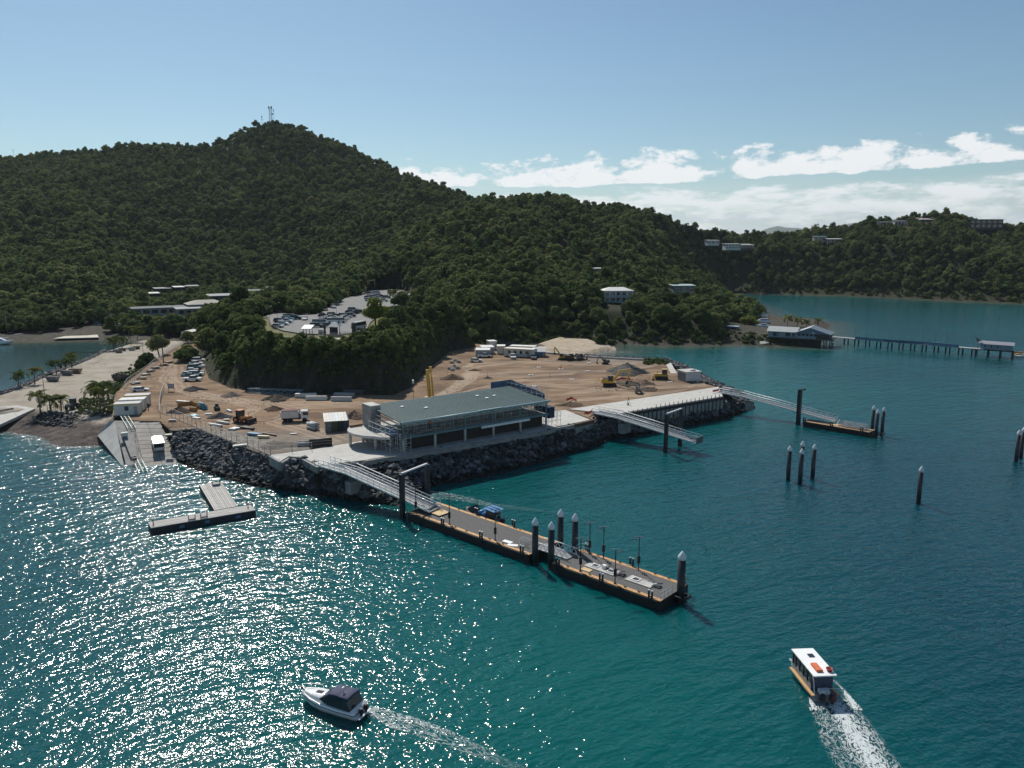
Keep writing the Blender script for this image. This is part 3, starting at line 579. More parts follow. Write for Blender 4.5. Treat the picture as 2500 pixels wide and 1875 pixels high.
for i in near_i:
    k = rnd.randrange(len(NEAR)); cr, tr, rd = NEAR[k]; x, y, z, s = float(FX[i]), float(FY[i]), float(FZ[i]), float(FS[i])
    if x < -82 and y < 330: lb, gp = 'dense green tree in the clump left of the quarry face beside the haul road', 'trees left of the quarry face'
    elif y < 262 and x < -5: lb, gp = 'low leafy tree on the brow of the dark quarry face below the car park', 'trees on the brow of the quarry face'
    elif x < 5: lb, gp = 'green tree in the wood around the hilltop car park', 'trees around the hilltop car park'
    else: lb, gp = 'dark green tree on the wooded bank behind the sandy beach', 'trees on the bank behind the beach'
    t = thing('tree', lb, 'tree', (x, y, z - .3), rnd.uniform(0, 6.28), gp); t.scale = (s * rnd.uniform(.9, 1.1), s * rnd.uniform(.9, 1.1), s)
    obj('trunk', tr, t); obj('crown', cr, t)
rest = np.array([i for i in range(len(FX)) if i not in near_set])
def wood(name, X, Y, Z, S, coll, label, kinds, seed=1, zs=(.85, 1.2)):
    g = np.random.default_rng(seed); n = len(X); me = bpy.data.meshes.new(name); me.vertices.add(n); me.vertices.foreach_set('co', np.stack([X, Y, Z], 1).astype(np.float32).ravel())
    a = me.attributes.new('rot', 'FLOAT_VECTOR', 'POINT'); a.data.foreach_set('vector', np.stack([g.uniform(-.08, .08, n), g.uniform(-.08, .08, n), g.uniform(0, 6.28, n)], 1).astype(np.float32).ravel())
    a = me.attributes.new('scl', 'FLOAT_VECTOR', 'POINT'); a.data.foreach_set('vector', np.stack([S * g.uniform(.85, 1.15, n), S * g.uniform(.85, 1.15, n), S * g.uniform(zs[0], zs[1], n)], 1).astype(np.float32).ravel())
    a = me.attributes.new('idx', 'INT', 'POINT'); a.data.foreach_set('value', g.integers(0, kinds, n).astype(np.int32))
    o = obj(name, me); o['kind'] = 'stuff'; o['label'] = label
    ng = bpy.data.node_groups.new(name, 'GeometryNodeTree'); ng.interface.new_socket('Geometry', in_out='INPUT', socket_type='NodeSocketGeometry'); ng.interface.new_socket('Geometry', in_out='OUTPUT', socket_type='NodeSocketGeometry')
    N = ng.nodes; L = ng.links; gi = N.new('NodeGroupInput'); go = N.new('NodeGroupOutput'); ip = N.new('GeometryNodeInstanceOnPoints'); ci = N.new('GeometryNodeCollectionInfo')
    ci.inputs['Collection'].default_value = coll; ci.inputs['Separate Children'].default_value = True; ci.inputs['Reset Children'].default_value = True
    def na(nm, t): q = N.new('GeometryNodeInputNamedAttribute'); q.data_type = t; q.inputs['Name'].default_value = nm; return q.outputs['Attribute']
    L.new(gi.outputs[0], ip.inputs['Points']); L.new(ci.outputs[0], ip.inputs['Instance']); ip.inputs['Pick Instance'].default_value = True
    L.new(na('idx', 'INT'), ip.inputs['Instance Index']); L.new(na('rot', 'FLOAT_VECTOR'), ip.inputs['Rotation']); L.new(na('scl', 'FLOAT_VECTOR'), ip.inputs['Scale']); L.new(ip.outputs[0], go.inputs[0])
    md = o.modifiers.new('wood', 'NODES'); md.node_group = ng; return o
r1 = rest[FX[rest] < np.where(FY[rest] > 560, 330, 120)]; r2 = rest[FX[rest] >= np.where(FY[rest] > 560, 330, 120)]
wood('forest', FX[rest], FY[rest], FZ[rest] - .5, FS[rest], FAR_COL, 'green eucalypt forest covering the hills behind the harbour', 6)
print('TREES', len(FX), len(near_i))
# ================================================================== QUAYS, REVETMENTS, TERMINAL, GANGWAYS, PONTOONS
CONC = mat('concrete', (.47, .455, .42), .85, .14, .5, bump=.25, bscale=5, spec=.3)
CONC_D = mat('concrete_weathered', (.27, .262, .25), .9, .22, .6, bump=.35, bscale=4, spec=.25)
STEEL_D = mat('dark_steel', (.022, .023, .026), .5, .3, 2, spec=.4)
PILE_M = mat('pile_sleeve', (.018, .019, .024), .42, .35, 1.2, spec=.5)
CAP_M = mat('white_cap', (.64, .66, .68), .45, .06, 2)
GALV = mat('galvanised_steel', (.56, .58, .59), .38, .14, 3, metal=.55)
DECK_M = mat('grit_deck', (.125, .122, .118), .93, .25, 9, bump=.4, bscale=25, spec=.25)
TAN = mat('tan_edging', (.50, .275, .105), .7, .2, 2.5)
HULL_B = mat('black_hull', (.012, .012, .013), .55, .3, 2)
ROCK_M = mat('basalt_rock', (.080, .081, .084), .85, .35, 1.1, bump=.6, bscale=3.5, spec=.35, objrand=.55)
def weather_rock():
    nt, N, L, B = nodes_of(ROCK_M); geo = N.new('ShaderNodeNewGeometry'); sx = N.new('ShaderNodeSeparateXYZ'); L.new(geo.outputs['Position'], sx.inputs[0]); src = B.inputs['Base Color'].links[0].from_socket
    n = N.new('ShaderNodeTexVoronoi'); n.inputs['Scale'].default_value = .95; L.new(geo.outputs['Position'], n.inputs['Vector']); mr = N.new('ShaderNodeMapRange'); mr.inputs[3].default_value = .45; mr.inputs[4].default_value = 1.75; s2 = N.new('ShaderNodeSeparateColor'); L.new(n.outputs['Color'], s2.inputs[0]); L.new(s2.outputs[0], mr.inputs[0])
    hs = N.new('ShaderNodeHueSaturation'); L.new(src, hs.inputs['Color']); L.new(mr.outputs[0], hs.inputs['Value'])
    wn = N.new('ShaderNodeTexNoise'); wn.inputs['Scale'].default_value = .7; L.new(geo.outputs['Position'], wn.inputs['Vector']); ad = N.new('ShaderNodeMath'); ad.operation = 'MULTIPLY_ADD'; L.new(wn.outputs[0], ad.inputs[0]); ad.inputs[1].default_value = -.9; L.new(sx.outputs[2], ad.inputs[2])
    wet = N.new('ShaderNodeMapRange'); wet.inputs[1].default_value = .15; wet.inputs[2].default_value = .75; L.new(ad.outputs[0], wet.inputs[0])
    mx = N.new('ShaderNodeMix'); mx.data_type = 'RGBA'; L.new(wet.outputs[0], mx.inputs[0]); mx.inputs[6].default_value = (.020, .021, .017, 1); L.new(hs.outputs[0], mx.inputs[7]); L.new(mx.outputs[2], B.inputs['Base Color'])
weather_rock()
RUST = mat('rusty_steel', (.12, .062, .036), .85, .4, 2)
WHITE_P = mat('white_paint', (.78, .78, .77), .5, .08, 1.5)
TEAL_S = mat('teal_primer_steel', (.12, .185, .20), .5, .15, 1.5, spec=.5)
BLUE_NET = mat('blue_shade_net', (.055, .11, .19), .9, .3, 3)
GLASS_D = mat('dark_glass', (.018, .022, .027), .08, .2, 2, spec=.8)
# --- concrete quay sheets
apron_pts = poly(2, [(1075, 1092), (1180, 1155), (1270, 1100), (1400, 1110), (1560, 1195)], 5) + poly(3, [(340, 1015), (520, 982), (700, 962), (1970, 742)], 5) + poly(4, [(800, 687), (1025, 640), (925, 605), (860, 580)], 5) + poly(3, [(1700, 600), (500, 760)], 5) + poly(2, [(2015, 948), (1800, 985), (1480, 1040)], 5)
struct(MB().prism(apron_pts, 4.5, 5.20).build('apron', CONC))
quay_pts = poly(4, [(880, 575), (1180, 605), (1860, 492), (1832, 432), (1680, 455)], 5)
struct(MB().prism(quay_pts, 4.5, 5.22).build('quay_deck', CONC))
# joints sawn into the two concrete decks
t = thing('quay_edge', 'dark sheet-piled quay edge with stub posts below the pale quay deck', 'quay wall')
a, b = G(4, 1185, 612, 5), G(4, 1862, 498, 5); n_ = 26
MB().bar(Vector((a.x, a.y, 4.9)), Vector((b.x, b.y, 4.9)), .5, .75).build('capping_beam', STEEL_D, t)
for k in range(n_):
    p = a.lerp(b, (k + .5) / n_); dv = (b - a).normalized()
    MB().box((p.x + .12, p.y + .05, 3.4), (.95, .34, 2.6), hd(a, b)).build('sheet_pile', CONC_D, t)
for k in range(22):
    p = a.lerp(b, .10 + .9 * k / 22); hh = .55 if k < 6 else .95
    MB().bar((p.x, p.y, 5.2), (p.x, p.y, 5.2 + hh), .14).build('stub_post', STEEL_D, t)
t = thing('quay_return_wall', 'rusty sheet-piled corner wall beside the middle gangway landing', 'quay wall')
a, b, c = G(4, 920, 672, 5), G(4, 1035, 645, 5), G(4, 925, 602, 5)
MB().bar((a.x, a.y, 4.9), (b.x, b.y, 4.9), .5, .8).build('capping_beam', RUST, t)
MB().bar((b.x, b.y, 5.0), (c.x, c.y, 5.0), .6, .7).build('capping_beam', RUST, t)
for k in range(7):
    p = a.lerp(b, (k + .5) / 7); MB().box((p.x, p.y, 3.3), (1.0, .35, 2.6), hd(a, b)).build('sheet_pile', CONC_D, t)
# front edge beam of the apron
t = thing('apron_edge_beam', 'grey concrete edge beam running along the front of the terminal apron', 'quay wall')
pp = poly(3, [(340, 1024), (520, 991), (700, 971), (1970, 750)], 5) + poly(4, [(800, 695), (915, 672)], 5)
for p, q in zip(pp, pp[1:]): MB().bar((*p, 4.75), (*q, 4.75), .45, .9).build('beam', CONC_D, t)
t = thing('abutment_wall', 'stepped blue-grey concrete headwall at the top of the rock slope', 'retaining wall')
pp = poly(2, [(1075, 1112), (1180, 1172), (1272, 1116), (1400, 1124), (1560, 1212)], 5)
for k, (p, q) in enumerate(zip(pp, pp[1:])): MB().bar((*p, 4.55), (*q, 4.55), .5, 1.75 if k in (0, 2) else 1.2).build('wall_panel', CONC_D, t)

# --- rock revetments
ROCKS = []
for k in range(9):
    bm = bmesh.new(); g = random.Random(500 + k)
    for j in range(15):
        v = Vector((g.gauss(0, 1), g.gauss(0, 1), g.gauss(0, 1))).normalized(); bm.verts.new((v.x * g.uniform(.5, .72), v.y * g.uniform(.38, .56), v.z * g.uniform(.30, .45)))
    h = bmesh.ops.convex_hull(bm, input=bm.verts); bmesh.ops.delete(bm, geom=[e for e in h['geom_interior'] if isinstance(e, bmesh.types.BMVert)], context='VERTS')
    bmesh.ops.recalc_face_normals(bm, faces=bm.faces); me = bpy.data.meshes.new('rock'); bm.to_mesh(me); bm.free(); me.materials.append(ROCK_M); ROCKS.append(me)
RV = [(np.array([v.co[:] for v in m.vertices]), [tuple(p.vertices) for p in m.polygons]) for m in ROCKS]
def along(pts, s):
    L = [0]
    for p, q in zip(pts, pts[1:]): L.append(L[-1] + math.hypot(q[0] - p[0], q[1] - p[1]))
    s *= L[-1]
    for k in range(len(pts) - 1):
        if s <= L[k + 1] or k == len(pts) - 2:
            f = (s - L[k]) / max(1e-6, L[k + 1] - L[k]); return tuple(pts[k][i] + (pts[k + 1][i] - pts[k][i]) * f for i in range(3))
def plen(pts): return sum(math.dist(p, q) for p, q in zip(pts, pts[1:]))
def revetment(label, top, bot, spacing=.85, size=1.0, n_part=300, seed=1, skip=None, core=True):
    g = random.Random(seed); t = thing('rock_revetment', label, 'rock wall')
    n = 40; A = [along(top, k / n) for k in range(n + 1)]; B = [along(bot, k / n) for k in range(n + 1)]
    core_b = MB()
    V = [(p[0], p[1], p[2] - .45) for p in A] + [(q[0], q[1], q[2] - .55) for q in B]
    core_b.add(V, [(k, k + 1, n + 2 + k, n + 1 + k) for k in range(n)]).build('core_slope', ROCK_M, t)
    items = []; La = (plen(top) + plen(bot)) / 2; W = sum(math.dist(a, b) for a, b in zip(A, B)) / (n + 1); ns = int(La / spacing); nw = max(2, int(W / (spacing * .8)))
    for i in range(ns):
        for j in range(nw + 1):
            s = (i + .5 + g.uniform(-.42, .42)) / ns; f = (j + g.uniform(-.4, .4)) / nw
            a = Vector(along(top, min(1, max(0, s)))); b = Vector(along(bot, min(1, max(0, s)))); p = a.lerp(b, f) + Vector((0, 0, g.uniform(-.18, .16)))
            if p.z < -.75: continue
            sz = size * g.choice((.55, .7, .85, .95, 1.05, 1.2, 1.55)) * g.uniform(.85, 1.15); items.append((p, sz, (g.uniform(-.5, .5), g.uniform(-.5, .5), g.uniform(0, 6.28)), g.randrange(len(ROCKS))))
    items.sort(key=lambda q: -q[1] / q[0].y - (.004 if q[0].z > .1 else 0))
    for p, sz, ro, k in items[:n_part]:
        o = obj('rock', ROCKS[k], t); o.location = p; o.rotation_euler = ro; o.scale = (sz, sz, sz * 1.05)
    VV = []; FF = []; off = 0
    for p, sz, ro, k in items[n_part:]:
        v, f = RV[k]; from mathutils import Euler
        M = np.array(Euler(ro).to_matrix()); w = (v * sz) @ M.T + np.array(p); VV += w.tolist(); FF += [tuple(i + off for i in q) for q in f]; off += len(v)
    if VV:
        me = bpy.data.meshes.new('rocks'); me.from_pydata(VV, [], FF); me.materials.append(ROCK_M); me.update(); o = obj('rocks', me, t); o['kind'] = 'stuff'
    return t
def P3(n, pts, z): return [tuple(G(n, x, y, z)) for x, y in pts]
revetment('dark boulder slope between the boat ramp and the main gangway', P3(2, [(60, 850), (300, 825), (600, 925), (800, 1005), (1075, 1110), (1180, 1172), (1400, 1124), (1580, 1215)], 4.7) + P3(6, [(560, 290), (690, 235)], 4.5), P3(2, [(170, 1190), (380, 1270), (600, 1345), (950, 1430), (1250, 1465), (1500, 1500), (1800, 1545), (2090, 1590)], -.4) + P3(6, [(1000, 620), (1120, 640)], -.4), .80, 1.02, 300, 1)
revetment('small boulder slope directly under the near gangway', P3(6, [(380, 262), (560, 305), (690, 250)], 4.2), P3(6, [(420, 515), (700, 570), (1010, 630)], -.4), .85, 1.0, 60, 11)
revetment('shaded boulder slope in front of the terminal building', P3(6, [(690, 235)], 4.7) + P3(3, [(345, 1028), (520, 996), (700, 976), (1240, 880), (1970, 756), (2150, 728)], 4.6), P3(6, [(820, 530), (1120, 625), (1400, 450)], -.4) + P3(3, [(1100, 1245), (1500, 1165), (1900, 1060), (2150, 975)], -.4), .92, 1.05, 300, 2)
revetment('boulder slope under the middle gangway', P3(4, [(805, 700), (915, 680), (1035, 655), (1060, 625), (1180, 622), (1330, 600)], 4.4), P3(4, [(890, 872), (1010, 835), (1120, 790), (1180, 765), (1280, 755), (1380, 745)], -.4), .95, 1.0, 200, 3)
revetment('boulder slope below the quay deck between the two far gangways', P3(4, [(1330, 600), (1860, 508), (1880, 495), (1930, 480)], 3.9), P3(4, [(1380, 745), (1640, 692), (1880, 645), (2065, 575)], -.4), .98, 1.0, 200, 4)
revetment('boulder slope along the seaward corner of the reclaimed ground', P3(4, [(1885, 485), (1830, 425), (1690, 385), (1660, 345), (1590, 310), (1535, 275), (1490, 262)], 4.6), P3(4, [(2065, 575), (1985, 470), (1860, 415), (1720, 350), (1640, 305), (1570, 275), (1515, 262)], -.4), 1.05, 1.1, 160, 5)
revetment('line of boulders along the back edge of the reclaimed ground', P3(4, [(1480, 262), (1360, 254), (1200, 246), (1000, 236)], 4.7), P3(4, [(1500, 256), (1370, 246), (1200, 237), (1000, 228)], .2), 1.15, .9, 60, 6)
revetment('rubble bank between the left ramp and the site office', P3(1, [(330, 1010), (480, 1020), (700, 1010), (900, 1040)], 3.2), P3(1, [(260, 1100), (450, 1120), (680, 1160), (800, 1180)], 1.5), .95, .85, 120, 7)
revetment('stony bank along the inlet beside the palms', P3(1, [(30, 868), (200, 810), (400, 715), (560, 655), (700, 600), (860, 525)], 3.0), P3(1, [(-10, 860), (180, 795), (380, 700), (540, 640), (690, 585), (850, 512)], 1.6), 1.0, .8, 80, 8)

# --- terminal building under construction
TA, TB = G(3, 685, 950, 5), G(3, 1965, 720, 5); TL = (TB - TA).length; TRZ = hd(TA, TB)
term = thing('terminal_building', 'two-storey terminal under construction with a teal steel roof frame and scaffolding', 'building', TA, TRZ)
def tw(p):                                              # world point to the building's own frame
    d = Vector(p) - TA; c, s = math.cos(TRZ), math.sin(TRZ); return Vector((d.x * c + d.y * s, -d.x * s + d.y * c, d.z))
D_ = 14.2; ze, zb = 6.25, 7.35                          # eave and rear edge of the roof above the ground slab
def zr(y): return ze + (zb - ze) * (y + .6) / (D_ + .6)
for k in range(6):
    x = TL * k / 5; MB().tube((x, 0, .15), (x, 0, 3.0), .26, n=10).build('column', CONC, term, True)
    MB().bar((x, 0, 3.4), (x, 0, ze - .1), .26).build('steel_post', TEAL_S, term)
    MB().bar((x, D_ - .4, .15), (x, D_ - .4, zb - .2), .3).build('steel_post', TEAL_S, term)
    MB().tube((x, 5.2, .15), (x, 5.2, 3.0), .26, n=10).build('column', CONC, term, True)
MB().bb(-.2, TL + .3, -.1, D_, 3.02, 3.34).build('floor_slab', CONC, term)
MB().bar((-.4, -.3, 3.2), (TL + .4, -.3, 3.2), .22, .46).build('edge_beam', TEAL_S, term)
MB().bb(1.2, TL + .2, 1.7, 1.9, .15, 3.0).bb(1.2, TL - .5, D_ - .5, D_ - .3, .15, 3.0).build('shade_block_wall', mat('shade_dark_blockwork', (.042, .036, .033), .9, .25, 1.4, bump=.3), term)  # blockwork darkened to stand for interior shade; rear wall added to darken inside
MB().bb(TL * .3, TL - .6, D_ - .8, D_ - .6, 3.36, 5.2).build('upper_wall', mat('grey_lining', (.30, .29, .27), .9, .2, 1), term)
MB().bb(2, TL - 4, 6.0, 6.2, 3.36, 4.5).build('upper_partition', mat('grey_lining', (.30, .29, .27)), term)
# roof: rafters, safety mesh, purlins and battens
for k in range(13):
    x = TL * k / 12; MB().bar((x, -.5, zr(-.5) - .28), (x, D_, zr(D_) - .28), .16, .34).build('rafter', TEAL_S, term)
mesh_m = mat('roof_mesh', (.080, .128, .122), .55, .18, 1.2, spec=.5)
rf = MB().hexa([(-.5, -.5, zr(-.5) - .08), (TL + .3, -.5, zr(-.5) - .08), (TL + .3, D_, zr(D_) - .08), (-.5, D_, zr(D_) - .08)], [(-.5, -.5, zr(-.5) - .05), (TL + .3, -.5, zr(-.5) - .05), (TL + .3, D_, zr(D_) - .05), (-.5, D_, zr(D_) - .05)]).build('safety_mesh', mesh_m, term)
PUR = mat('roof_purlin', (.175, .250, .238), .45, .12, 1.5, spec=.6, objrand=.12)
pm = MB().bar((-.55, 0, 0), (TL + .35, 0, 0), .13, .10).mesh('purlin', PUR); nb_ = 23
for k in range(nb_):
    y = -.45 + (D_ + .3) * k / (nb_ - 1); o = obj('purlin', pm, term, (0, y, zr(y) + .03))
L_b = math.hypot(D_ + .5, zb - ze); bmh = MB().bar((0, -.5, zr(-.5)), (0, D_, zr(D_)), .10, .08).mesh('batten', PUR)
for k in range(62): obj('batten', bmh, term, (-.45 + (TL + .7) * k / 61, 0, .045))
MB().tube((-.6, -.75, ze + .02), (TL + .5, -.75, ze + .02), .24, n=10).build('gutter_pipe', mat('pale_teal_pipe', (.30, .40, .40), .4, .1, 1.5), term, True)
for z in (.72, .38):
    MB().bar((-.3, -.35, ze - z), (TL + .3, -.35, ze - z), .1).build('eave_rail', GALV, term)
for k in range(24):
    x = TL * k / 24; MB().bar((x, -.35, ze - .75), (x + TL / 48, -.35, ze - .12), .06).build('eave_lattice', TEAL_S, term)
for x0, x1 in ((.2, .36), (.4, .56), (.6, .76), (.82, .97)): MB().bar((TL * x0, .1, ze - .5), (TL * x1, .1, 3.5), .12).build('brace', TEAL_S, term)
MB().bb(TL * .505, TL * .86, -.62, -.44, 2.55, 3.0).build('hung_white_beam', WHITE_P, term)
for k in range(14): MB().box((TL * (.52 + .024 * k), -.64, 2.78), (.10, .06, .10)).build('beam_bolt', STEEL_D, term)
p0, p1 = TL * .48, TL * .65
MB().bb(p0, p1, -1.15, -.95, ze + .1, ze + .32).bb(p0, p1, -.95, -.2, ze + .22, ze + .27).build('roof_edge_platform', TEAL_S, term)
for x, y in ((5, 9.5), (24, 9.8), (27.5, 8.2), (24.8, 7.2), (9, 6.5)): MB().box((x, y, zr(y) + .22), (.9, .5, .12), .4).build('loose_sheet', WHITE_P, term)
# left gable: stair core, floor beams, scaffold; right gable: screened scaffold
MB().bb(-1.6, .6, D_ - 3.6, D_ + .3, .15, zb + .45).build('stair_core', CONC_D, term)
MB().bb(-1.65, .65, D_ - 3.65, D_ + .35, zb + .45, zb + .56).build('stair_core_cap', CONC, term)
for z, m_ in ((3.9, CONC), (4.9, CONC), (5.8, GALV)): MB().bar((-.5, .1, z), (-.5, D_ - 3.8, z + .3), .3, .22).build('gable_beam', m_, term)
MB().bb(-1.4, -.6, 1.0, 5.0, 3.36, 4.5).build('gable_screen', BLUE_NET, term)
def scaffold(par, x0, x1, y0, y1, z1, nx, ny, z0=.15, lift=2.0, m=None):
    m = m or GALV
    xs = [x0 + (x1 - x0) * i / max(1, nx) for i in range(nx + 1)]; ys = [y0 + (y1 - y0) * i / max(1, ny) for i in range(ny + 1)]
    for x in xs:
        for y in ys: MB().bar((x, y, z0), (x, y, z1), .06).build('scaffold_standard', m, par)
    z = z0 + 1.0
    while z < z1:
        for y in ys: MB().bar((xs[0], y, z), (xs[-1], y, z), .05).build('scaffold_ledger', m, par)
        for x in xs: MB().bar((x, ys[0], z), (x, ys[-1], z), .05).build('scaffold_transom', m, par)
        z += lift / 2
scaffold(term, -2.6, -1.0, .6, 9.8, 5.6, 1, 5); scaffold(term, -1.2, 1.2, -.8, 1.0, 4.0, 2, 1)
scaffold(term, 1.5, TL - .5, .9, 2.0, 5.9, 16, 1, 3.36)
scaffold(term, TL + .6, TL + 4.6, .4, 1.6, 3.2, 3, 1)
scaffold(term, TL + .5, TL + 1.9, 2, D_ + 1.4, zb + 1.3, 1, 7)
MB().hexa([(TL + 1.95, 3, 4.6), (TL + 2.0, 3, 4.6), (TL + 2.0, D_ + 1.4, 5.0), (TL + 1.95, D_ + 1.4, 5.0)], [(TL + 1.95, 3, 7.2), (TL + 2.0, 3, 7.2), (TL + 2.0, D_ + 1.4, zb + 1.2), (TL + 1.95, D_ + 1.4, zb + 1.2)]).build('screen_net', BLUE_NET, term)
MB().bb(TL - 4, TL + 1.9, D_ + 1.4, D_ + 1.45, 5.0, zb + 1.25).build('screen_net', BLUE_NET, term)
MB().bb(TL + .45, TL + 2.1, -.4, 5.0, 2.2, 4.7).build('wrapped_bay', mat('navy_sheeting', (.022, .04, .085), .8, .3, 2, bump=.5), term)
# curved entrance canopy on round columns
can = [tw(G(3, x, y, 8.1)) for x, y in [(560, 760), (470, 715), (310, 698), (235, 702), (193, 715), (176, 738), (188, 760), (235, 778), (330, 795), (420, 800), (510, 812), (560, 808)]]
MB().prism([(p.x, p.y) for p in can], 2.75, 3.25).build('canopy_slab', CONC, term)
for x, y in ((205, 880), (432, 910), (318, 836)):
    p = tw(G(3, x, y, 5.2)); MB().tube((p.x, p.y, .15), (p.x, p.y, 2.78), .30, n=12).build('canopy_column', CONC, term, True)
q0, q1 = tw(G(3, 200, 700, 8.6)), tw(G(3, 312, 684, 8.6)); MB().tube(q0 + Vector((0, 0, -.1)), q1 + Vector((0, 0, -.1)), .22, n=8).build('canopy_upstand', RUST, term)
for k in range(3):
    y = 1.2 + k * 1.5; MB().bb(TL * .1, TL * .9, y, y + .25, 3.36, 3.5).build('floor_board', mat('scaffold_board', (.42, .36, .27), .8, .25, 2), term)
# --- gangways
def gangway(label, pts, w, cat='gangway', rail=1.25, closed=False):
    """pts: centre-line points (start, kink, end); each side is a rail truss over a bottom chord."""
    t = thing('gangway', label, cat); wd = Vector((pts[-1].y - pts[0].y, -(pts[-1].x - pts[0].x), 0)).normalized() * (w / 2)
    up = Vector((0, 0, 1)); WH = mat('aluminium', (.76, .76, .75), .4, .08, 3, metal=.1)
    for a, b in zip(pts, pts[1:]):
        MB().hexa([a - wd - up * .10, b - wd - up * .10, b + wd - up * .10, a + wd - up * .10], [a - wd, b - wd, b + wd, a + wd]).build('deck', mat('gangway_grating', (.17, .175, .18), .7, .2, 6), t)
        for s in (-1, 1):
            o = wd * s
            MB().tube(a + o + up * rail, b + o + up * rail, .085, n=7).build('top_rail', WH, t, True)
            MB().bar(a + o + up * .62, b + o + up * .62, .10, .13).build('mid_rail', WH, t)
            MB().bar(a + o + up * .06, b + o + up * .06, .12, .26).build('bottom_chord', WH, t)
            n = max(2, int((b - a).length / 1.35))
            for k in range(n + 1):
                p = a.lerp(b, k / n) + o; MB().bar(p, p + up * rail, .065).build('post', WH, t)
                if k < n and k % 2 == 0: q = a.lerp(b, (k + 1) / n) + o; MB().bar(p + up * .1, q + up * .62, .045).build('brace', WH, t)
    return t
def V3(p, z=None): return Vector((p[0], p[1], p[2] if z is None else z))
PO, PRZ = Vector((-16.9, 121.9, 0)), math.atan2(-.675, .7377)
def pw(x, y, z=0): c, s = math.cos(PRZ), math.sin(PRZ); return Vector((PO.x + x * c - y * s, PO.y + x * s + y * c, z))
s0 = (G(6, 300, 235, 5.3) + G(6, 430, 190, 5.3)) / 2; e0 = pw(2.9, 2.9, 1.75); kk = s0.lerp(e0, .26); kk.z = 5.0
g1 = gangway('long white aluminium gangway from the terminal apron down to the near pontoon', [s0, kk, e0], 2.9)
pr = s0.lerp(e0, .30); MB().box((pr.x, pr.y, 2.6), (1.6, 3.4, 2.2), PRZ).build('support_pier', CONC_D, g1)
MB().box((*(e0 + (e0 - s0).normalized() * 1.1)[:2], 1.5), (2.2, 2.4, .08), PRZ).build('landing_flap', mat('plywood', (.55, .40, .20), .75, .2, 2), g1)
for s in (-1, 1):
    q = s0 + Vector((.75, .66, 0)) * 2.0 * s; MB().bar((q.x, q.y, 5.2), (q.x, q.y, 6.7), .08).build('gate_post', GALV, g1)
s0 = (G(15, 400, 400, 5.3) + G(15, 430, 300, 5.3)) / 2; e0 = (G(15, 1950, 830, 2.6) + G(15, 2070, 770, 2.6)) / 2; s0 = Vector((20.2, 181.5, 5.4)); e0 = Vector((41.2, 164.2, 2.4)); kk = s0.lerp(e0, .26); kk.z = 5.1
g2 = gangway('middle gangway hanging from a black portal with a ribbed panel closing its end', [s0, kk, e0], 3.0)
dv = (e0 - s0).normalized(); sd = Vector((dv.y, -dv.x, 0)).normalized() * 1.5
for k in range(9):
    q = e0 + dv * .1 + sd * (-1 + 2 * k / 8); MB().bar((q.x, q.y, e0.z - .15), (q.x, q.y, e0.z + 1.3), .2, .12).build('end_panel_rib', mat('end_panel', (.10, .11, .125), .6, .2, 3), g2)
q = e0 + dv * .2; MB().box((q.x, q.y, e0.z + .58), (.06, 3.0, 1.4), hd(s0, e0)).build('end_panel', mat('end_panel', (.10, .11, .125)), g2)
q = s0.lerp(e0, .30); MB().box((q.x, q.y, 2.8), (1.5, 3.2, 2.3), hd(s0, e0)).build('support_pier', CONC_D, g2)
s0 = Vector((57.6, 208.0, 5.3)); e0 = Vector((81.4, 188.2, 1.7)); kk = s0.lerp(e0, .2); kk.z = 5.0
g3 = gangway('far gangway descending past a tall black post to the small pontoon', [s0, kk, e0], 2.4)
q = s0.lerp(e0, .27); MB().box((q.x, q.y, 2.6), (1.4, 2.6, 2.3), hd(s0, e0)).build('support_pier', CONC_D, g3)
def barrier(label, pts, z=5.2):
    t = thing('safety_barrier', label, 'barrier'); m = mat('red_mesh', (.50, .09, .075), .8, .2, 3)
    for p, q in zip(pts, pts[1:]):
        MB().hexa([(p.x, p.y, z + .3), (q.x, q.y, z + .3), (q.x + .03, q.y + .03, z + .3), (p.x + .03, p.y + .03, z + .3)], [(p.x, p.y, z + .9), (q.x, q.y, z + .9), (q.x + .03, q.y + .03, z + .9), (p.x + .03, p.y + .03, z + .9)]).build('mesh', m, t)
        for r_ in (p, q): MB().bar((r_.x, r_.y, z), (r_.x, r_.y, z + 1.1), .06).build('post', GALV, t)
barrier('red mesh safety barrier at the head of the middle gangway', [G(15, 285, 390, 5.2), G(15, 340, 400, 5.2), G(15, 400, 365, 5.2)])
barrier('red mesh safety barrier at the head of the far gangway', [G(4, 1795, 468, 5.2), G(4, 1830, 462, 5.2), G(4, 1840, 445, 5.2)])
barrier('red mesh barrier in front of the digging excavator', [G(18, 950, 660, 5), G(18, 1040, 630, 5), G(18, 1160, 640, 5)], 5)
barrier('red mesh barrier round the hole behind the terminal roof', [G(4, 865, 525, 5), G(4, 900, 512, 5), G(4, 930, 530, 5)], 5)
def portal(label, a, b, h, w=.75):
    t = thing('gangway_portal', label, 'portal frame'); rz = hd(a, b)
    for p in (a, b): MB().box((p.x, p.y, (h - 1.5) / 2), (w, w, h + 1.5), rz).build('post', PILE_M, t, bevel=.05)
    MB().bar((a.x, a.y, h + .12), (b.x, b.y, h + .12), w * .5, .24).build('beam', mat('pale_beam', (.50, .51, .52), .5, .1, 2), t); return t
portal('black portal frame straddling the foot of the near gangway', pw(-1.9, -.1), pw(-3.2, 6.6), 7.6)
portal('black portal frame holding the end of the middle gangway', Vector((34.0, 164.8, 0)), Vector((38.4, 170.3, 0)), 8.6)
t = thing('lifting_post', 'single tall black post with a short arm beside the far gangway', 'post', (73.1, 191.4, 0), .7)
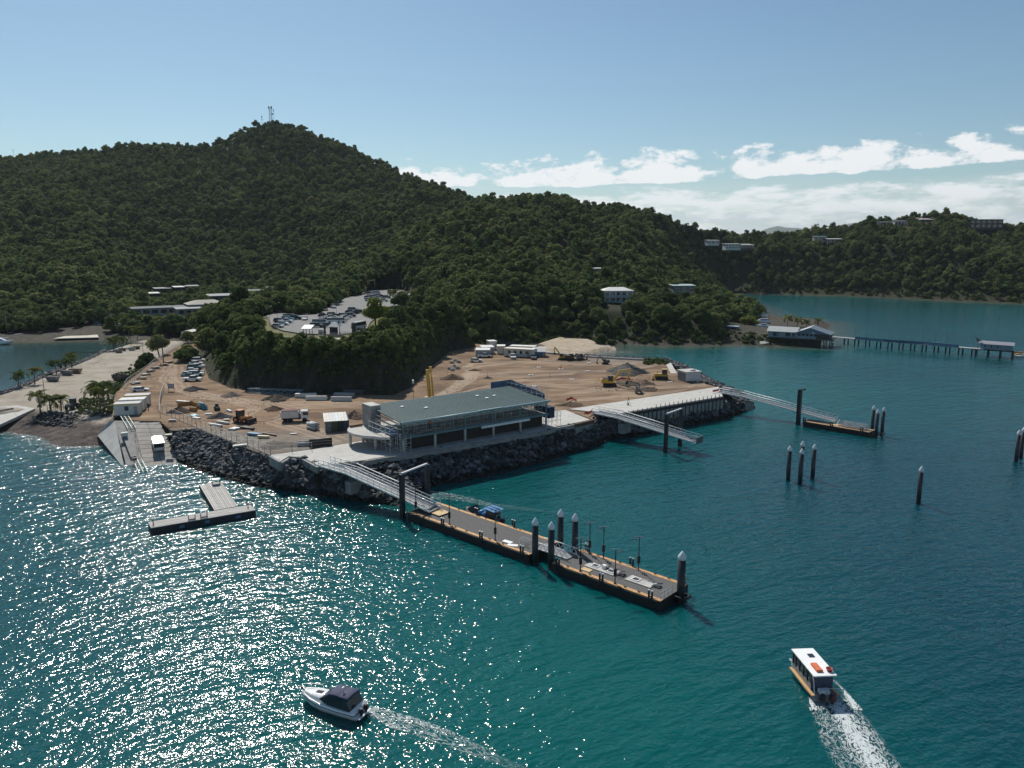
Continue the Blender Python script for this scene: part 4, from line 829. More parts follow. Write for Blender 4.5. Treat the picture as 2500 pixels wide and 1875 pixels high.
MB().box((0, 0, 3.7), (.9, .9, 10.5)).build('column', PILE_M, t, bevel=.06); MB().box((.9, 0, 9.1), (3.0, .5, .26)).build('arm', STEEL_D, t); MB().box((2.2, 0, 8.8), (.25, .3, .4)).build('lifting_lug', STEEL_D, t)
# --- pontoons
def pontoon(label, x0, x1, w=6.8, zd=1.3, org=None, rz=None, strips=(1, 1)):
    t = thing('pontoon', label, 'pontoon', org if org is not None else PO, PRZ if rz is None else rz)
    MB().bb(x0, x1, 0, w, -.6, zd - .28).build('hull', HULL_B, t); MB().bb(x0 + .02, x1 - .02, .02, w - .02, zd - .28, zd - .02).build('fascia', STEEL_D, t)
    MB().bb(x0 + .05, x1 - .05, .70, w - .70, zd - .1, zd).build('deck', DECK_M, t)
    n = max(2, int((x1 - x0) / 3))
    for s, y0, y1 in ((0, .05, .68), (1, w - .68, w - .05)):
        if strips[s]:
            for k in range(n): MB().bb(x0 + (x1 - x0) * k / n + .03, x0 + (x1 - x0) * (k + 1) / n - .03, y0, y1, zd - .1, zd + .02).build('edge_board', TAN, t)
    for y in (-.06, w + .06): MB().bb(x0 + .4, x1 - .4, y - .06, y + .06, zd - .30, zd - .08).build('rubbing_strip', STEEL_D, t)
    return t
ponA = pontoon('near half of the long pontoon, at the foot of the gangway', -.6, 26.2)
ponB = pontoon('far half of the long pontoon carrying two hatch slabs', 30.4, 48.0)
def frame_pt(x, y, z=1.32): return pw(x, y, z)
t = thing('link_bridge', 'short white truss footbridge joining the two pontoon halves', 'bridge', pw(25.4, 3.4, 1.35), PRZ)
MB().bb(0, 6.0, -1.1, 1.1, -.05, .1).build('deck', mat('gangway_grating', (.2, .2, .2)), t)
for s in (-1, 1):
    y = 1.1 * s; MB().tube((0, y, 1.05), (6, y, 1.05), .07, n=7).build('top_rail', WHITE_P, t, True); MB().bar((0, y, .1), (6, y, .1), .1).build('bottom_chord', WHITE_P, t)
    for k in range(6): MB().bar((k, y, .1), (k + .5, y, 1.05), .06).build('brace', WHITE_P, t); MB().bar((k + 1, y, .1), (k + .5, y, 1.05), .06).build('brace', WHITE_P, t)
# piles with white cone caps
pile_p = thing('mooring_pile', 'x', 'pile', (0, 0, 0), 0, 'black mooring piles with white cone caps')
MB().lathe((0, 0, 0), [(.46, -2), (.46, 5.85)], 16).build('sleeve', PILE_M, pile_p, True)
cp = MB().lathe((0, 0, 0), [(.475, 5.85), (.48, 6.1), (.475, 6.25), (.28, 6.6), (.05, 6.95), (.0, 6.97)], 16).build('cone_cap', CAP_M, pile_p, True)
note_kids(pile_p); first = [pile_p]
def pile(p, label, s=1.0):
    if first: o = first.pop(); o['label'] = label; o.location = (p[0], p[1], 0)
    else: o = dup(pile_p, (p[0], p[1], 0), 0, label)
    o.scale = (s, s, 1); return o
pile(pw(26.9, .55), 'capped black pile at the front left of the pontoon gap'); pile(pw(29.6, .9), 'capped black pile at the front right of the pontoon gap')
pile(pw(27.3, 5.8), 'capped black pile at the back left of the pontoon gap'); pile(pw(30.0, 5.8), 'capped black pile at the back right of the pontoon gap')
pile(pw(48.6, 3.9), 'capped black pile at the outer end of the long pontoon', 1.12)
for b, lb in [((1245, 540), 'left pile of the three beyond the small pontoon'), ((1270, 568), 'nearest pile of the three beyond the small pontoon'), ((1308, 552), 'right pile of the three beyond the small pontoon'),
              ((712, 838), 'left pile of the cluster of four in open water'), ((788, 858), 'nearest pile of the cluster of four in open water'), ((868, 826), 'right pile of the cluster of four in open water'),
              ((1540, 988), 'lone capped pile standing by itself in open water'), ((2160, 722), 'left pile of the pair at the right edge of the picture'), ((2190, 700), 'right pile of the pair at the right edge of the picture')]:
    pile(G(5, b[0], b[1], 0), lb, .88 if b[0] < 1100 else .84)
q = G(5, 808, 588, 7.0); pile((q.x, q.y, 0), 'farthest pile of the cluster of four in open water', .88)
for i, (x, y) in enumerate([(26.9, .55), (29.6, .9), (48.6, 3.9)]):
    pass
t = thing('pile_guide', 'dark steel pile guide collar at the outer pontoon end', 'pile guide', pw(48.0, 3.9, 0), PRZ)
for y in (-.75, .75): MB().bb(0, 1.6, y - .1, y + .1, .75, 1.05).build('arm', STEEL_D, t)
MB().bb(1.4, 1.6, -.85, .85, .75, 1.05).build('cross_arm', STEEL_D, t)
# lamp posts with solar panel and battery box
LAMP = thing('lamp_post', 'x', 'lamp post', (0, 0, 0), 0, 'black solar lamp posts on the long pontoon')
MB().tube((0, 0, 0), (0, 0, 4.75), .075, .055, 8).build('pole', STEEL_D, LAMP); MB().box((0, 0, 1.55), (.40, .34, 1.05)).build('battery_box', STEEL_D, LAMP, bevel=.04)
hh = MB().bar((0, 0, 4.3), (.75, 0, 4.45), .06).box((.85, 0, 4.46), (.4, .16, .08)).build('lamp_arm', STEEL_D, LAMP)
MB().hexa([(-.7, -.16, 4.80), (.7, -.16, 4.80), (.7, .16, 4.76), (-.7, .16, 4.76)], [(-.7, -.16, 4.83), (.7, -.16, 4.83), (.7, .16, 4.79), (-.7, .16, 4.79)]).build('solar_panel', mat('solar_panel', (.06, .07, .09), .2, .2, 3, spec=.7), LAMP)
MB().bb(-.17, .17, -.17, .17, 0, .12).build('base_plate', STEEL_D, LAMP); note_kids(LAMP); lf = [LAMP]
for x, y, rz, lb in [(.9, .45, 0, 'solar lamp post at the foot of the near gangway'), (8.7, .75, 0, 'solar lamp post on the front edge opposite the workboat'), (18.8, .75, 0, 'solar lamp post on the front edge beside the white sheets'), (35.1, .5, .1, 'solar lamp post on the front edge beside the plywood sheet'),
                     (40.8, .5, 0, 'solar lamp post on the front edge between the two hatch slabs'), (32.4, 6.2, 3.1, 'solar lamp post on the back edge nearest the bridge'), (34.9, 6.1, 3.1, 'solar lamp post on the back edge, second from the bridge'), (40.7, 6.2, 3.1, 'solar lamp post on the back edge nearest the outer end')]:
    p = pw(x, y, 1.3)
    if lf: o = lf.pop(); o['label'] = lb; o.location = p; o.rotation_euler = (0, 0, rz)
    else: dup(LAMP, p, rz, lb)
BOL = thing('mooring_post', 'x', 'bollard', (0, 0, 0), 0, 'twin steel mooring posts along the long pontoon')
for s in (-1, 1): MB().tube((.24 * s, 0, -.7), (.24 * s, 0, 1.0), .13, n=9).build('post', STEEL_D, BOL); MB().tube((.24 * s, 0, 1.0), (.24 * s, 0, 1.12), .14, n=9).build('cap', GALV, BOL)
MB().bb(-.24, .24, -.05, .05, .2, .34).build('cross_bar', STEEL_D, BOL); MB().bar((-.1, .15, .1), (.75, .5, .03), .09).build('ladder_strut', GALV, BOL); note_kids(BOL); bf = [BOL]
for x, y, lb in [(8.0, -.1, 'twin mooring post on the front edge nearest the gangway'), (16.6, -.1, 'twin mooring post midway along the front of the near pontoon'), (24.9, -.1, 'twin mooring post on the front edge just before the pontoon gap'), (31.6, -.1, 'twin mooring post on the front edge just past the pontoon gap'), (39.0, -.1, 'twin mooring post midway along the front of the far pontoon'),
                 (46.6, -.1, 'twin mooring post on the front edge at the outer corner'), (16.9, 6.9, 'twin mooring post midway along the back of the near pontoon'), (39.1, 6.9, 'twin mooring post midway along the back of the far pontoon'), (31.4, 6.9, 'twin mooring post on the back edge by the bridge'), (8.6, 6.9, 'twin mooring post on the back edge beside the workboat'), (47.2, 6.9, 'twin mooring post at the outer back corner')]:
    p = pw(x, y, 1.3); rz = PRZ + (math.pi if y > 3 else 0)
    if bf: o = bf.pop(); o['label'] = lb; o.location = p; o.rotation_euler = (0, 0, rz)
    else: dup(BOL, p, rz, lb)
CLEAT = thing('cleat', 'small black cleat on the tan edge boards of the long pontoon', 'cleat', (0, 0, 0), 0, 'black cleats on the long pontoon')
MB().bar((-.25, 0, .16), (.25, 0, .16), .07).bar((-.1, 0, 0), (-.1, 0, .16), .06).bar((.1, 0, 0), (.1, 0, .16), .06).build('horn', STEEL_D, CLEAT); note_kids(CLEAT)
for i, x in enumerate([4.2, 10.5, 13, 18, 20.8, 33, 36.8, 42.5, 44.6]):
    for y in (.35, 6.45):
        p = pw(x + (.7 if y > 1 else 0), y, 1.32)
        if i == 0 and y < 1: CLEAT.location = p; CLEAT.rotation_euler = (0, 0, PRZ)
        else: dup(CLEAT, p, PRZ)
def slab(label, x0, x1, y0, y1, hatches):
    t = thing('hatch_slab', label, 'slab', pw(0, 0, 1.32), PRZ); MB().bb(x0, x1, y0, y1, 0, .10).build('slab', CONC, t)
    for hx, hy in hatches:
        for a, b, c, d in ((-.55, .55, -.5, -.38), (-.55, .55, .38, .5), (-.55, -.43, -.38, .38), (.43, .55, -.38, .38)): MB().bb(hx + a, hx + b, hy + c, hy + d, .1, .2).build('hatch_frame', WHITE_P, t)
        MB().bb(hx - .43, hx + .43, hy - .38, hy + .38, .10, .13).build('hatch_lid', STEEL_D, t)
    return t
slab('white hatch slab with two openings beside the plywood sheet', 34.4, 39.3, 2.2, 4.0, [(35.7, 3.1), (38.4, 3.1)]); slab('white hatch slab near the outer end of the long pontoon', 41.1, 45.0, 2.3, 4.1, [(42.3, 3.2)])
def crowd_barrier(label, x0, y0, x1, y1):
    t = thing('crowd_barrier', label, 'barrier'); a, b = pw(x0, y0, 1.45), pw(x1, y1, 1.45); n = 8
    for z in (.05, .95): MB().bar(a + Vector((0, 0, z)), b + Vector((0, 0, z)), .05).build('rail', mat('red_rail', (.45, .16, .14), .6, .2, 3), t)
    for k in range(n + 1): q = a.lerp(b, k / n); MB().bar(q, q + Vector((0, 0, .95)), .03).build('bar', GALV, t)
crowd_barrier('thin red barrier behind the first hatch slab', 34.7, 4.1, 37.2, 4.1); crowd_barrier('thin red barrier behind the outer hatch slab', 41.5, 4.2, 44.0, 4.2); crowd_barrier('thin red barrier at the far end of the first hatch slab', 39.6, 2.4, 39.7, 3.9)
for lb, x, y, sx, sy, m_ in [('dark folded tarpaulin lying beyond the first hatch slab', 39.9, 3.2, 1.2, .8, STEEL_D), ('dark tarpaulin lying beyond the outer hatch slab', 45.4, 3.3, 1.3, .8, STEEL_D)]:
    t = thing('tarpaulin', lb, 'tarpaulin', pw(x, y, 1.32), PRZ + .1); MB().box((0, 0, .08), (sx, sy, .14), 0, .85).box((.1, .05, .2), (sx * .7, sy * .6, .1), .2, .8).build('folded_sheet', mat('dark_tarp', (.05, .055, .062), .8, .3, 3, bump=.5), t)
t = thing('pump', 'small machine with white casing between the hatch openings', 'pump', pw(37.1, 3.3, 1.42), PRZ); MB().box((0, 0, .25), (.7, .5, .5)).build('casing', WHITE_P, t, bevel=.05); MB().tube((.35, 0, .25), (.7, 0, .25), .16, n=8).build('motor', STEEL_D, t); MB().bar((-.3, -.2, .5), (-.3, -.2, .8), .05).build('handle', GALV, t)
t = thing('plywood_sheet', 'yellow plywood sheet lying on the pontoon deck beside a lamp post', 'plywood', pw(35.4, 1.45, 1.32), PRZ); MB().bb(-.75, .75, -.5, .5, 0, .03).build('top_sheet', mat('plywood', (.55, .40, .20)), t); MB().bb(-.7, .78, -.48, .46, .035, .06).build('second_sheet', mat('plywood', (.55, .4, .2)), t)
for lb, x, y, r_ in [('larger white sheet lying on the near pontoon', 20.6, 1.5, .1), ('smaller white sheet lying on the near pontoon', 22.1, 1.0, .5)]:
    t = thing('white_sheet', lb, 'panel', pw(x, y, 1.32), PRZ + r_); MB().bb(-.8, .8, -.45, .45, 0, .05).build('panel', WHITE_P, t); MB().bb(-.75, .75, -.4, -.3, .05, .10).build('stiffener', WHITE_P, t)
t = thing('handrail_stack', 'stack of bent grey handrails waiting on the near pontoon deck', 'handrails', pw(22.6, 2.5, 1.32), PRZ)
for k in range(5):
    x = k * .42; MB().path([(x, -.6, 0), (x, -.6, .8), (x, -.4, .95), (x, .5, .95), (x, .6, 0)], .035).build('rail', GALV, t)
def railing(label, pts, z0=1.3, h=1.05):
    t = thing('railing', label, 'railing')
    for a, b in zip(pts, pts[1:]):
        for zz in (h, h * .5): MB().tube((a.x, a.y, z0 + zz), (b.x, b.y, z0 + zz), .035, n=6).build('rail', GALV, t)
        n = max(1, int((b - a).length / .8))
        for k in range(n + 1): q = a.lerp(b, k / n); MB().bar((q.x, q.y, z0), (q.x, q.y, z0 + h), .05).build('post', GALV, t)
railing('galvanised railing across the outer end of the long pontoon, front part', [pw(47.8, .3), pw(47.8, 3.1)]); railing('galvanised railing across the outer end of the long pontoon, back part', [pw(47.8, 4.9), pw(47.8, 6.6)])
railing('galvanised railing on the back corner by the bridge', [pw(30.6, 5.4), pw(30.6, 6.6), pw(32.0, 6.6)]); railing('galvanised railing at the front corner by the bridge', [pw(26.0, .3), pw(26.0, 1.6)])
# small far pontoon with its cargo
p3o = Vector((73.9, 190.1, 0)); p3rz = hd((73.4, 190.6), (84.0, 179.5))
ponC = pontoon('small far pontoon with one tan edge', 0, 16.4, 3.6, 1.2, p3o, p3rz)
def cw(x, y, z=1.2): c, s = math.cos(p3rz), math.sin(p3rz); return Vector((p3o.x + x * c - y * s, p3o.y + x * s + y * c, z))
t = thing('handrail_stack', 'bundle of grey truss sections stacked on the small far pontoon', 'handrails', cw(9.0, 1.9, 1.22), p3rz)
for k in range(5):
    for z in (.25, .75, 1.25): MB().bar((0, -.9 + .45 * k, z), (6.0, -.9 + .45 * k, z), .07).build('rail', GALV, t)
    for x in range(0, 7, 2): MB().bar((x, -.9 + .45 * k, 0), (x, -.9 + .45 * k, 1.25), .06).build('post', GALV, t)
t = thing('plywood_sheet', 'orange plywood ramp with a white pole on the small far pontoon', 'plywood', cw(7.4, 1.6, 1.22), p3rz); MB().bb(-.9, .9, -.7, .7, 0, .08).build('panel', mat('plywood', (.55, .4, .2)), t); MB().bar((.2, .3, .05), (.8, .9, 1.4), .1).build('white_pole', WHITE_P, t)
t = thing('pile_guide', 'dark pile frame linking the small far pontoon to its piles', 'pile guide', cw(16.4, 1.8, 0), p3rz)
for y in (-1.0, 1.0): MB().bb(0, 2.6, y - .12, y + .12, .7, 1.0).build('arm', STEEL_D, t)
MB().bb(2.4, 2.6, -1.1, 1.1, .7, 1.0).build('cross_arm', STEEL_D, t)
for x, lb in ((.3, 'mooring post at the inner end of the small far pontoon'), (7.2, 'mooring post midway along the small far pontoon'), (14.6, 'mooring post near the outer end of the small far pontoon')):
    dup(BOL, cw(x, 0.0, 1.2), p3rz, lb, 'mooring posts on the small far pontoon')
# old timber T-shaped pontoon
TIM = mat('weathered_timber', (.43, .41, .38), .85, .22, 1.2, stretch=(.25, 5, 1), bump=.4, objrand=.16)
tp = thing('timber_pontoon', 'grey timber T-shaped pontoon floating by itself off the rock slope', 'pontoon')
bar_ = [Vector((-58.8, 118.1, 0)), Vector((-57.1, 115.5, 0)), Vector((-43.3, 123.9, 0)), Vector((-45.1, 126.6, 0))]; stem = [Vector((-58.4, 137.8, 0)), Vector((-54.9, 139.6, 0)), Vector((-46.95, 125.8, 0)), Vector((-50.2, 123.7, 0))]
hull_t = mat('tarred_planking', (.030, .032, .038), .7, .5, 2, stretch=(3, 3, .4), bump=.5)
for c in (bar_, stem): MB().prism([(p.x, p.y) for p in c], -.5, .98).build('float_body', hull_t, tp)
def planks(c, n, along_first):
    a, b, d, e = (c[0], c[3], c[2], c[1]) if along_first else (c[0], c[1], c[2], c[3])
    for k in range(n):
        f0, f1 = k / n + .004, (k + 1) / n - .004; z = .985 + .012 * (k % 2)
        if along_first: q = [c[0].lerp(c[1], f0), c[3].lerp(c[2], f0), c[3].lerp(c[2], f1), c[0].lerp(c[1], f1)]
        else: q = [c[0].lerp(c[1], f0), c[0].lerp(c[1], f1), c[3].lerp(c[2], f1), c[3].lerp(c[2], f0)]
        b_ = MB().hexa([(p.x, p.y, z) for p in q], [(p.x, p.y, z + .11) for p in q]).build('deck_plank', TIM, tp)
planks(bar_, 9, True); planks(stem, 12, False)
for f, z in ((.28, .45), (.52, .55), (.82, .45)):
    q = bar_[1].lerp(bar_[2], f) + Vector((.20, -.33, 0)) * .3; MB().box((q.x, q.y, z), (.75, .12, .4), hd(bar_[1], bar_[2])).build('fender_block', mat('blue_fender', (.10, .19, .33), .6, .15, 3), tp)
def frame(label, p, w, h, d, rz, z=1.1):
    t = thing('ladder_frame', label, 'frame', (p.x, p.y, z), rz); m = mat('grey_frame', (.24, .23, .22), .6, .2, 3)
    for x in (-w / 2, w / 2):
        for y in (-d / 2, d / 2): MB().bar((x, y, 0), (x, y, h), .07).build('leg', m, t)
    MB().bb(-w / 2 - .05, w / 2 + .05, -d / 2, d / 2, h, h + .08).build('top', WHITE_P, t); MB().bb(-w / 2, w / 2, -d / 2, d / 2, .05, .15).build('base', STEEL_D, t)
frame('small white-topped frame standing on the cross arm of the timber pontoon', bar_[1].lerp(bar_[2], .50) + Vector((-.5, .85, 0)), 1.0, 1.1, .7, hd(bar_[1], bar_[2])); frame('open ladder frame on the cross arm of the timber pontoon', bar_[1].lerp(bar_[2], .38) + Vector((-.35, .7, 0)), 1.0, .8, .5, hd(bar_[1], bar_[2]))
frame('grey hand frame at the inner end of the timber pontoon', stem[0].lerp(stem[1], .68) + Vector((.75, -1.1, 0)), 1.3, 1.0, 1.0, hd(stem[0], stem[1]))
for lb, p in (('short mooring post at the left end of the timber pontoon', bar_[0].lerp(bar_[1], .6) + Vector((.5, .2, 0))), ('short mooring post at the right end of the timber pontoon', bar_[3].lerp(bar_[2], .5) + Vector((-.7, -.4, 0)))):
    t = thing('bollard', lb, 'bollard', (p.x, p.y, 1.1)); MB().tube((0, 0, 0), (0, 0, .95), .07, n=8).build('post', STEEL_D, t); MB().bb(-.15, .15, -.15, .15, 0, .05).build('base', STEEL_D, t)
# ================================================================== BOATS, WAKES, PAVILION AND JETTY
GEL = mat('white_gelcoat', (.80, .80, .79), .22, .05, 1, coat=.4)
NAVY = mat('navy_canvas', (.028, .036, .085), .75, .2, 2.5, bump=.3)
CLEAR = mat('tinted_clears', (.030, .034, .040), .15, .3, 2, spec=.6)
def hull_rings(secs):
    return [[(x, -b * .02, zk), (x, -b * .78, zc_), (x, -b, zs), (x, -b * .96, zs), (x, b * .96, zs), (x, b, zs), (x, b * .78, zc_), (x, b * .02, zk)] for x, b, zk, zc_, zs in secs]
# --- cruiser heading left
bw, st = G(9, 215, 330, .8), G(9, 1010, 600, .5); brz = hd(st, bw); mid = (bw + st) / 2; Lb = (bw - st).length
boat = thing('motor_boat', 'white cabin cruiser with a navy canopy speeding to the left', 'boat', (mid.x, mid.y, 0), brz); k = Lb / 7.2; boat.scale = (k, k, k)
MB().loft(hull_rings([(-3.5, 1.22, -.25, .10, .95), (-1.5, 1.30, -.3, .08, .98), (.6, 1.26, -.3, .10, 1.05), (2.0, 1.0, -.25, .2, 1.13), (3.0, .58, -.1, .45, 1.2), (3.65, .10, .5, .9, 1.26)])).build('hull', GEL, boat, True)
MB().loft(hull_rings([(-3.52, 1.245, .52, .53, .66), (-1.5, 1.325, .52, .53, .68), (.6, 1.285, .55, .56, .73), (2.0, 1.03, .62, .63, .8), (3.0, .62, .75, .76, .92)])).build('stripe', mat('navy_stripe', (.03, .045, .12), .35), boat)
MB().loft([[(x, -b, z0), (x, -b * .55, z1), (x, b * .55, z1), (x, b, z0)] for x, b, z0, z1 in [(-.2, 1.15, 1.02, 1.48), (.9, 1.12, 1.05, 1.46), (2.0, .85, 1.13, 1.36), (2.9, .5, 1.2, 1.3), (3.45, .12, 1.24, 1.27)]]).build('foredeck', GEL, boat, True)
MB().hexa([(1.0, -.22, 1.45), (1.75, -.2, 1.38), (1.75, .2, 1.38), (1.0, .22, 1.45)], [(1.0, -.22, 1.50), (1.75, -.2, 1.43), (1.75, .2, 1.43), (1.0, .22, 1.50)]).build('deck_hatch', CLEAR, boat)
MB().hexa([(-.1, -1.1, 1.05), (.75, -1.0, 1.42), (.75, 1.0, 1.42), (-.1, 1.1, 1.05)], [(-.55, -.98, 2.05), (-.35, -.92, 2.05), (-.35, .92, 2.05), (-.55, .98, 2.05)]).build('windscreen', CLEAR, boat)
MB().hexa([(-3.0, -1.16, 1.0), (-.2, -1.1, 1.05), (-.2, 1.1, 1.05), (-3.0, 1.16, 1.0)], [(-2.6, -1.0, 2.05), (-.5, -1.0, 2.08), (-.5, 1.0, 2.08), (-2.6, 1.0, 2.05)]).build('side_clears', CLEAR, boat)
MB().loft([[(x, -1.08, z - .14), (x, -.9, z), (x, 0, z + .07), (x, .9, z), (x, 1.08, z - .14), (x, .9, z - .10), (x, 0, z - .04), (x, -.9, z - .1)] for x, z in [(-2.75, 2.12), (-2.6, 2.2), (-1.75, 2.26), (-1.65, 2.22), (-1.55, 2.27), (-.6, 2.24), (-.25, 2.1)]]).build('canopy', NAVY, boat, True)
MB().tube((-1.65, .2, 2.3), (-1.65, .2, 2.75), .03, n=6).box((-1.65, .2, 2.78), (.12, .3, .06)).build('aerial', GEL, boat)
MB().bb(-4.05, -3.5, -1.0, 1.0, .32, .42).build('swim_platform', GEL, boat)
for s in (-.4, .4): e = MB().box((-3.85, s, .95), (.5, .36, .55), 0, .8).build('outboard', STEEL_D, boat, bevel=.06); MB().box((-3.85, s, .35), (.2, .14, .8)).build('leg', STEEL_D, e)
MB().path([(1.6, -.9, 1.3), (1.7, -.88, 1.62), (3.0, -.5, 1.7), (3.6, 0, 1.72), (3.0, .5, 1.7), (1.7, .88, 1.62), (1.6, .9, 1.3)], .025).build('bow_rail', GALV, boat)
MB().box((3.5, 0, 1.36), (.5, .16, .12)).build('anchor', STEEL_D, boat)
for s in (-.55, .55): MB().box((-2.0, s, 1.2), (.5, .5, .5)).build('seat', GEL, boat)
# --- water taxi heading away
tx = thing('water_taxi', 'flat-roofed white ferry boat with an orange raft box on its roof', 'boat', (31.15, 72.9, 0), hd((31.6, 71.0), (31.25, 76.0)))
HULL_T = mat('taxi_hull', (.16, .17, .19), .4, .2, 2)
MB().loft(hull_rings([(-3.0, 1.38, -.3, .05, .75), (-1, 1.45, -.3, .05, .75), (1.6, 1.40, -.3, .1, .8), (2.8, 1.05, -.2, .3, .9), (3.6, .35, .2, .6, 1.0)])).build('hull', HULL_T, tx, True)
MB().bb(-2.9, 2.4, 1.12, 1.46, .76, .84).build('side_deck', mat('varnished_deck', (.52, .31, .12), .6, .2, 3, stretch=(.4, 6, 1)), tx); MB().bb(-2.9, 2.4, -1.46, -1.12, .76, .84).build('side_deck', mat('varnished_deck', (.52, .31, .12)), tx)
MB().bb(-1.9, 2.4, -1.12, 1.12, .76, 1.35).build('cabin_side', HULL_T, tx)
MB().bb(-1.9, 2.35, -1.08, 1.08, 1.35, 2.55).build('cabin_glazing', CLEAR, tx)
for x in (-1.9, -1.0, -.1, .8, 1.7, 2.38):
    for s in (-1.1, 1.1): MB().bar((x, s, 1.3), (x, s, 2.6), .09).build('window_post', STEEL_D, tx)
MB().bb(-1.96, -1.88, -1.12, 1.12, .8, 2.6).build('stern_bulkhead', mat('taxi_blue', (.05, .065, .11), .5, .1, 2), tx)
MB().bb(-2.6, 2.75, -1.2, 1.2, 2.62, 2.74).build('roof', mat('roof_white', (.82, .82, .80), .45, .04, 2), tx, bevel=.03)
MB().bb(.9, 1.55, -.55, .05, 2.74, 2.80).build('roof_hatch', CLEAR, tx)
MB().bb(-1.95, -.45, -.05, .62, 2.75, 2.98).build('raft_box', mat('raft_orange', (.62, .145, .06), .6, .1, 3), tx, bevel=.05)
MB().lathe((-1.75, -.78, 2.74), [(.22, 0), (.27, .12), (.34, .22), (.36, .30), (.25, .30), (.2, .1)], 14).build('rope_basket', mat('basket_red', (.30, .035, .035), .6, .2, 3), tx, True)
MB().bb(-2.95, -2.0, -1.3, 1.3, .55, .62).build('aft_deck', STEEL_D, tx)
MB().path([(-2.9, -1.25, .75), (-2.9, -1.25, 1.5), (-2.9, -.1, 1.5), (-2.9, -.1, .75)], .04).build('stern_rail', GALV, tx); MB().path([(-2.0, 1.1, 2.55), (-2.5, 1.15, 2.2), (-2.9, 1.2, 1.0)], .045).build('stern_stay', GALV, tx)
MB().bb(-2.75, -2.1, -.5, .5, .62, 1.15).build('engine_cover', GEL, tx)
e = MB().box((-3.25, -.55, .75), (.5, .45, .75), 0, .85).build('outboard', mat('maroon_cowl', (.09, .02, .022), .4), tx, bevel=.06); MB().box((-3.25, -.55, .1), (.2, .14, .8)).build('leg', STEEL_D, e)
e = MB().box((-3.25, .45, .75), (.5, .45, .75), 0, .85).build('outboard', STEEL_D, tx, bevel=.06)
MB().bb(2.4, 3.2, -.7, .7, .9, 1.2).build('bow_seat', GEL, tx)
# --- workboat with blue top alongside the pontoon
wb = thing('workboat', 'small dark workboat with a blue hard top and blue drums alongside the pontoon', 'boat', pw(8.9, 8.35, 0), PRZ + math.pi)
MB().loft(hull_rings([(-3.9, 1.15, -.25, .05, .85), (-1, 1.25, -.3, .05, .85), (1.8, 1.2, -.3, .1, .95), (3.2, .8, -.1, .35, 1.15), (4.1, .15, .4, .7, 1.35)])).build('hull', mat('grey_hull', (.075, .08, .088), .5, .3, 2), wb, True)
MB().bb(-3.0, -1.3, -.95, .95, .86, 2.35).build('wheelhouse', mat('wheelhouse_dark', (.03, .035, .05), .4, .3, 2), wb, bevel=.05)
bl = mat('blue_top', (.055, .22, .46), .4, .12, 2)
MB().hexa([(-3.5, -1.15, 2.36), (-1.0, -1.15, 2.5), (-1.0, 1.15, 2.5), (-3.5, 1.15, 2.36)], [(-3.5, -1.15, 2.44), (-1.0, -1.15, 2.58), (-1.0, 1.15, 2.58), (-3.5, 1.15, 2.44)]).build('hard_top', bl, wb)
for s in (-.4, .4): MB().bb(-3.4, -1.1, s - .05, s + .05, 2.5, 2.62).build('top_rib', NAVY, wb)
for i in range(2): MB().tube((-.75 + 1.15 * i, -.75, 1.25), (-.75 + 1.15 * i, .75, 1.25), .45, n=14).build('drum', bl, wb, True)
MB().hexa([(1.7, -1.0, 1.0), (3.6, -.45, 1.2), (3.6, .45, 1.2), (1.7, 1.0, 1.0)], [(2.2, -.8, 2.1), (3.3, -.3, 1.5), (3.3, .3, 1.5), (2.2, .8, 2.1)]).build('bow_tarpaulin', mat('dark_tarp', (.05, .055, .062)), wb)
MB().path([(-3.6, -.9, .9), (-3.8, -.9, 1.9), (-3.8, .9, 1.9), (-3.6, .9, .9)], .04).build('stern_frame', GALV, wb)
e = MB().box((-4.2, 0, .8), (.5, .5, .8), 0, .85).build('outboard', STEEL_D, wb, bevel=.05)
MB().box((-1.9, -.2, 1.2), (.4, .4, .7)).build('helm_seat', GEL, wb)
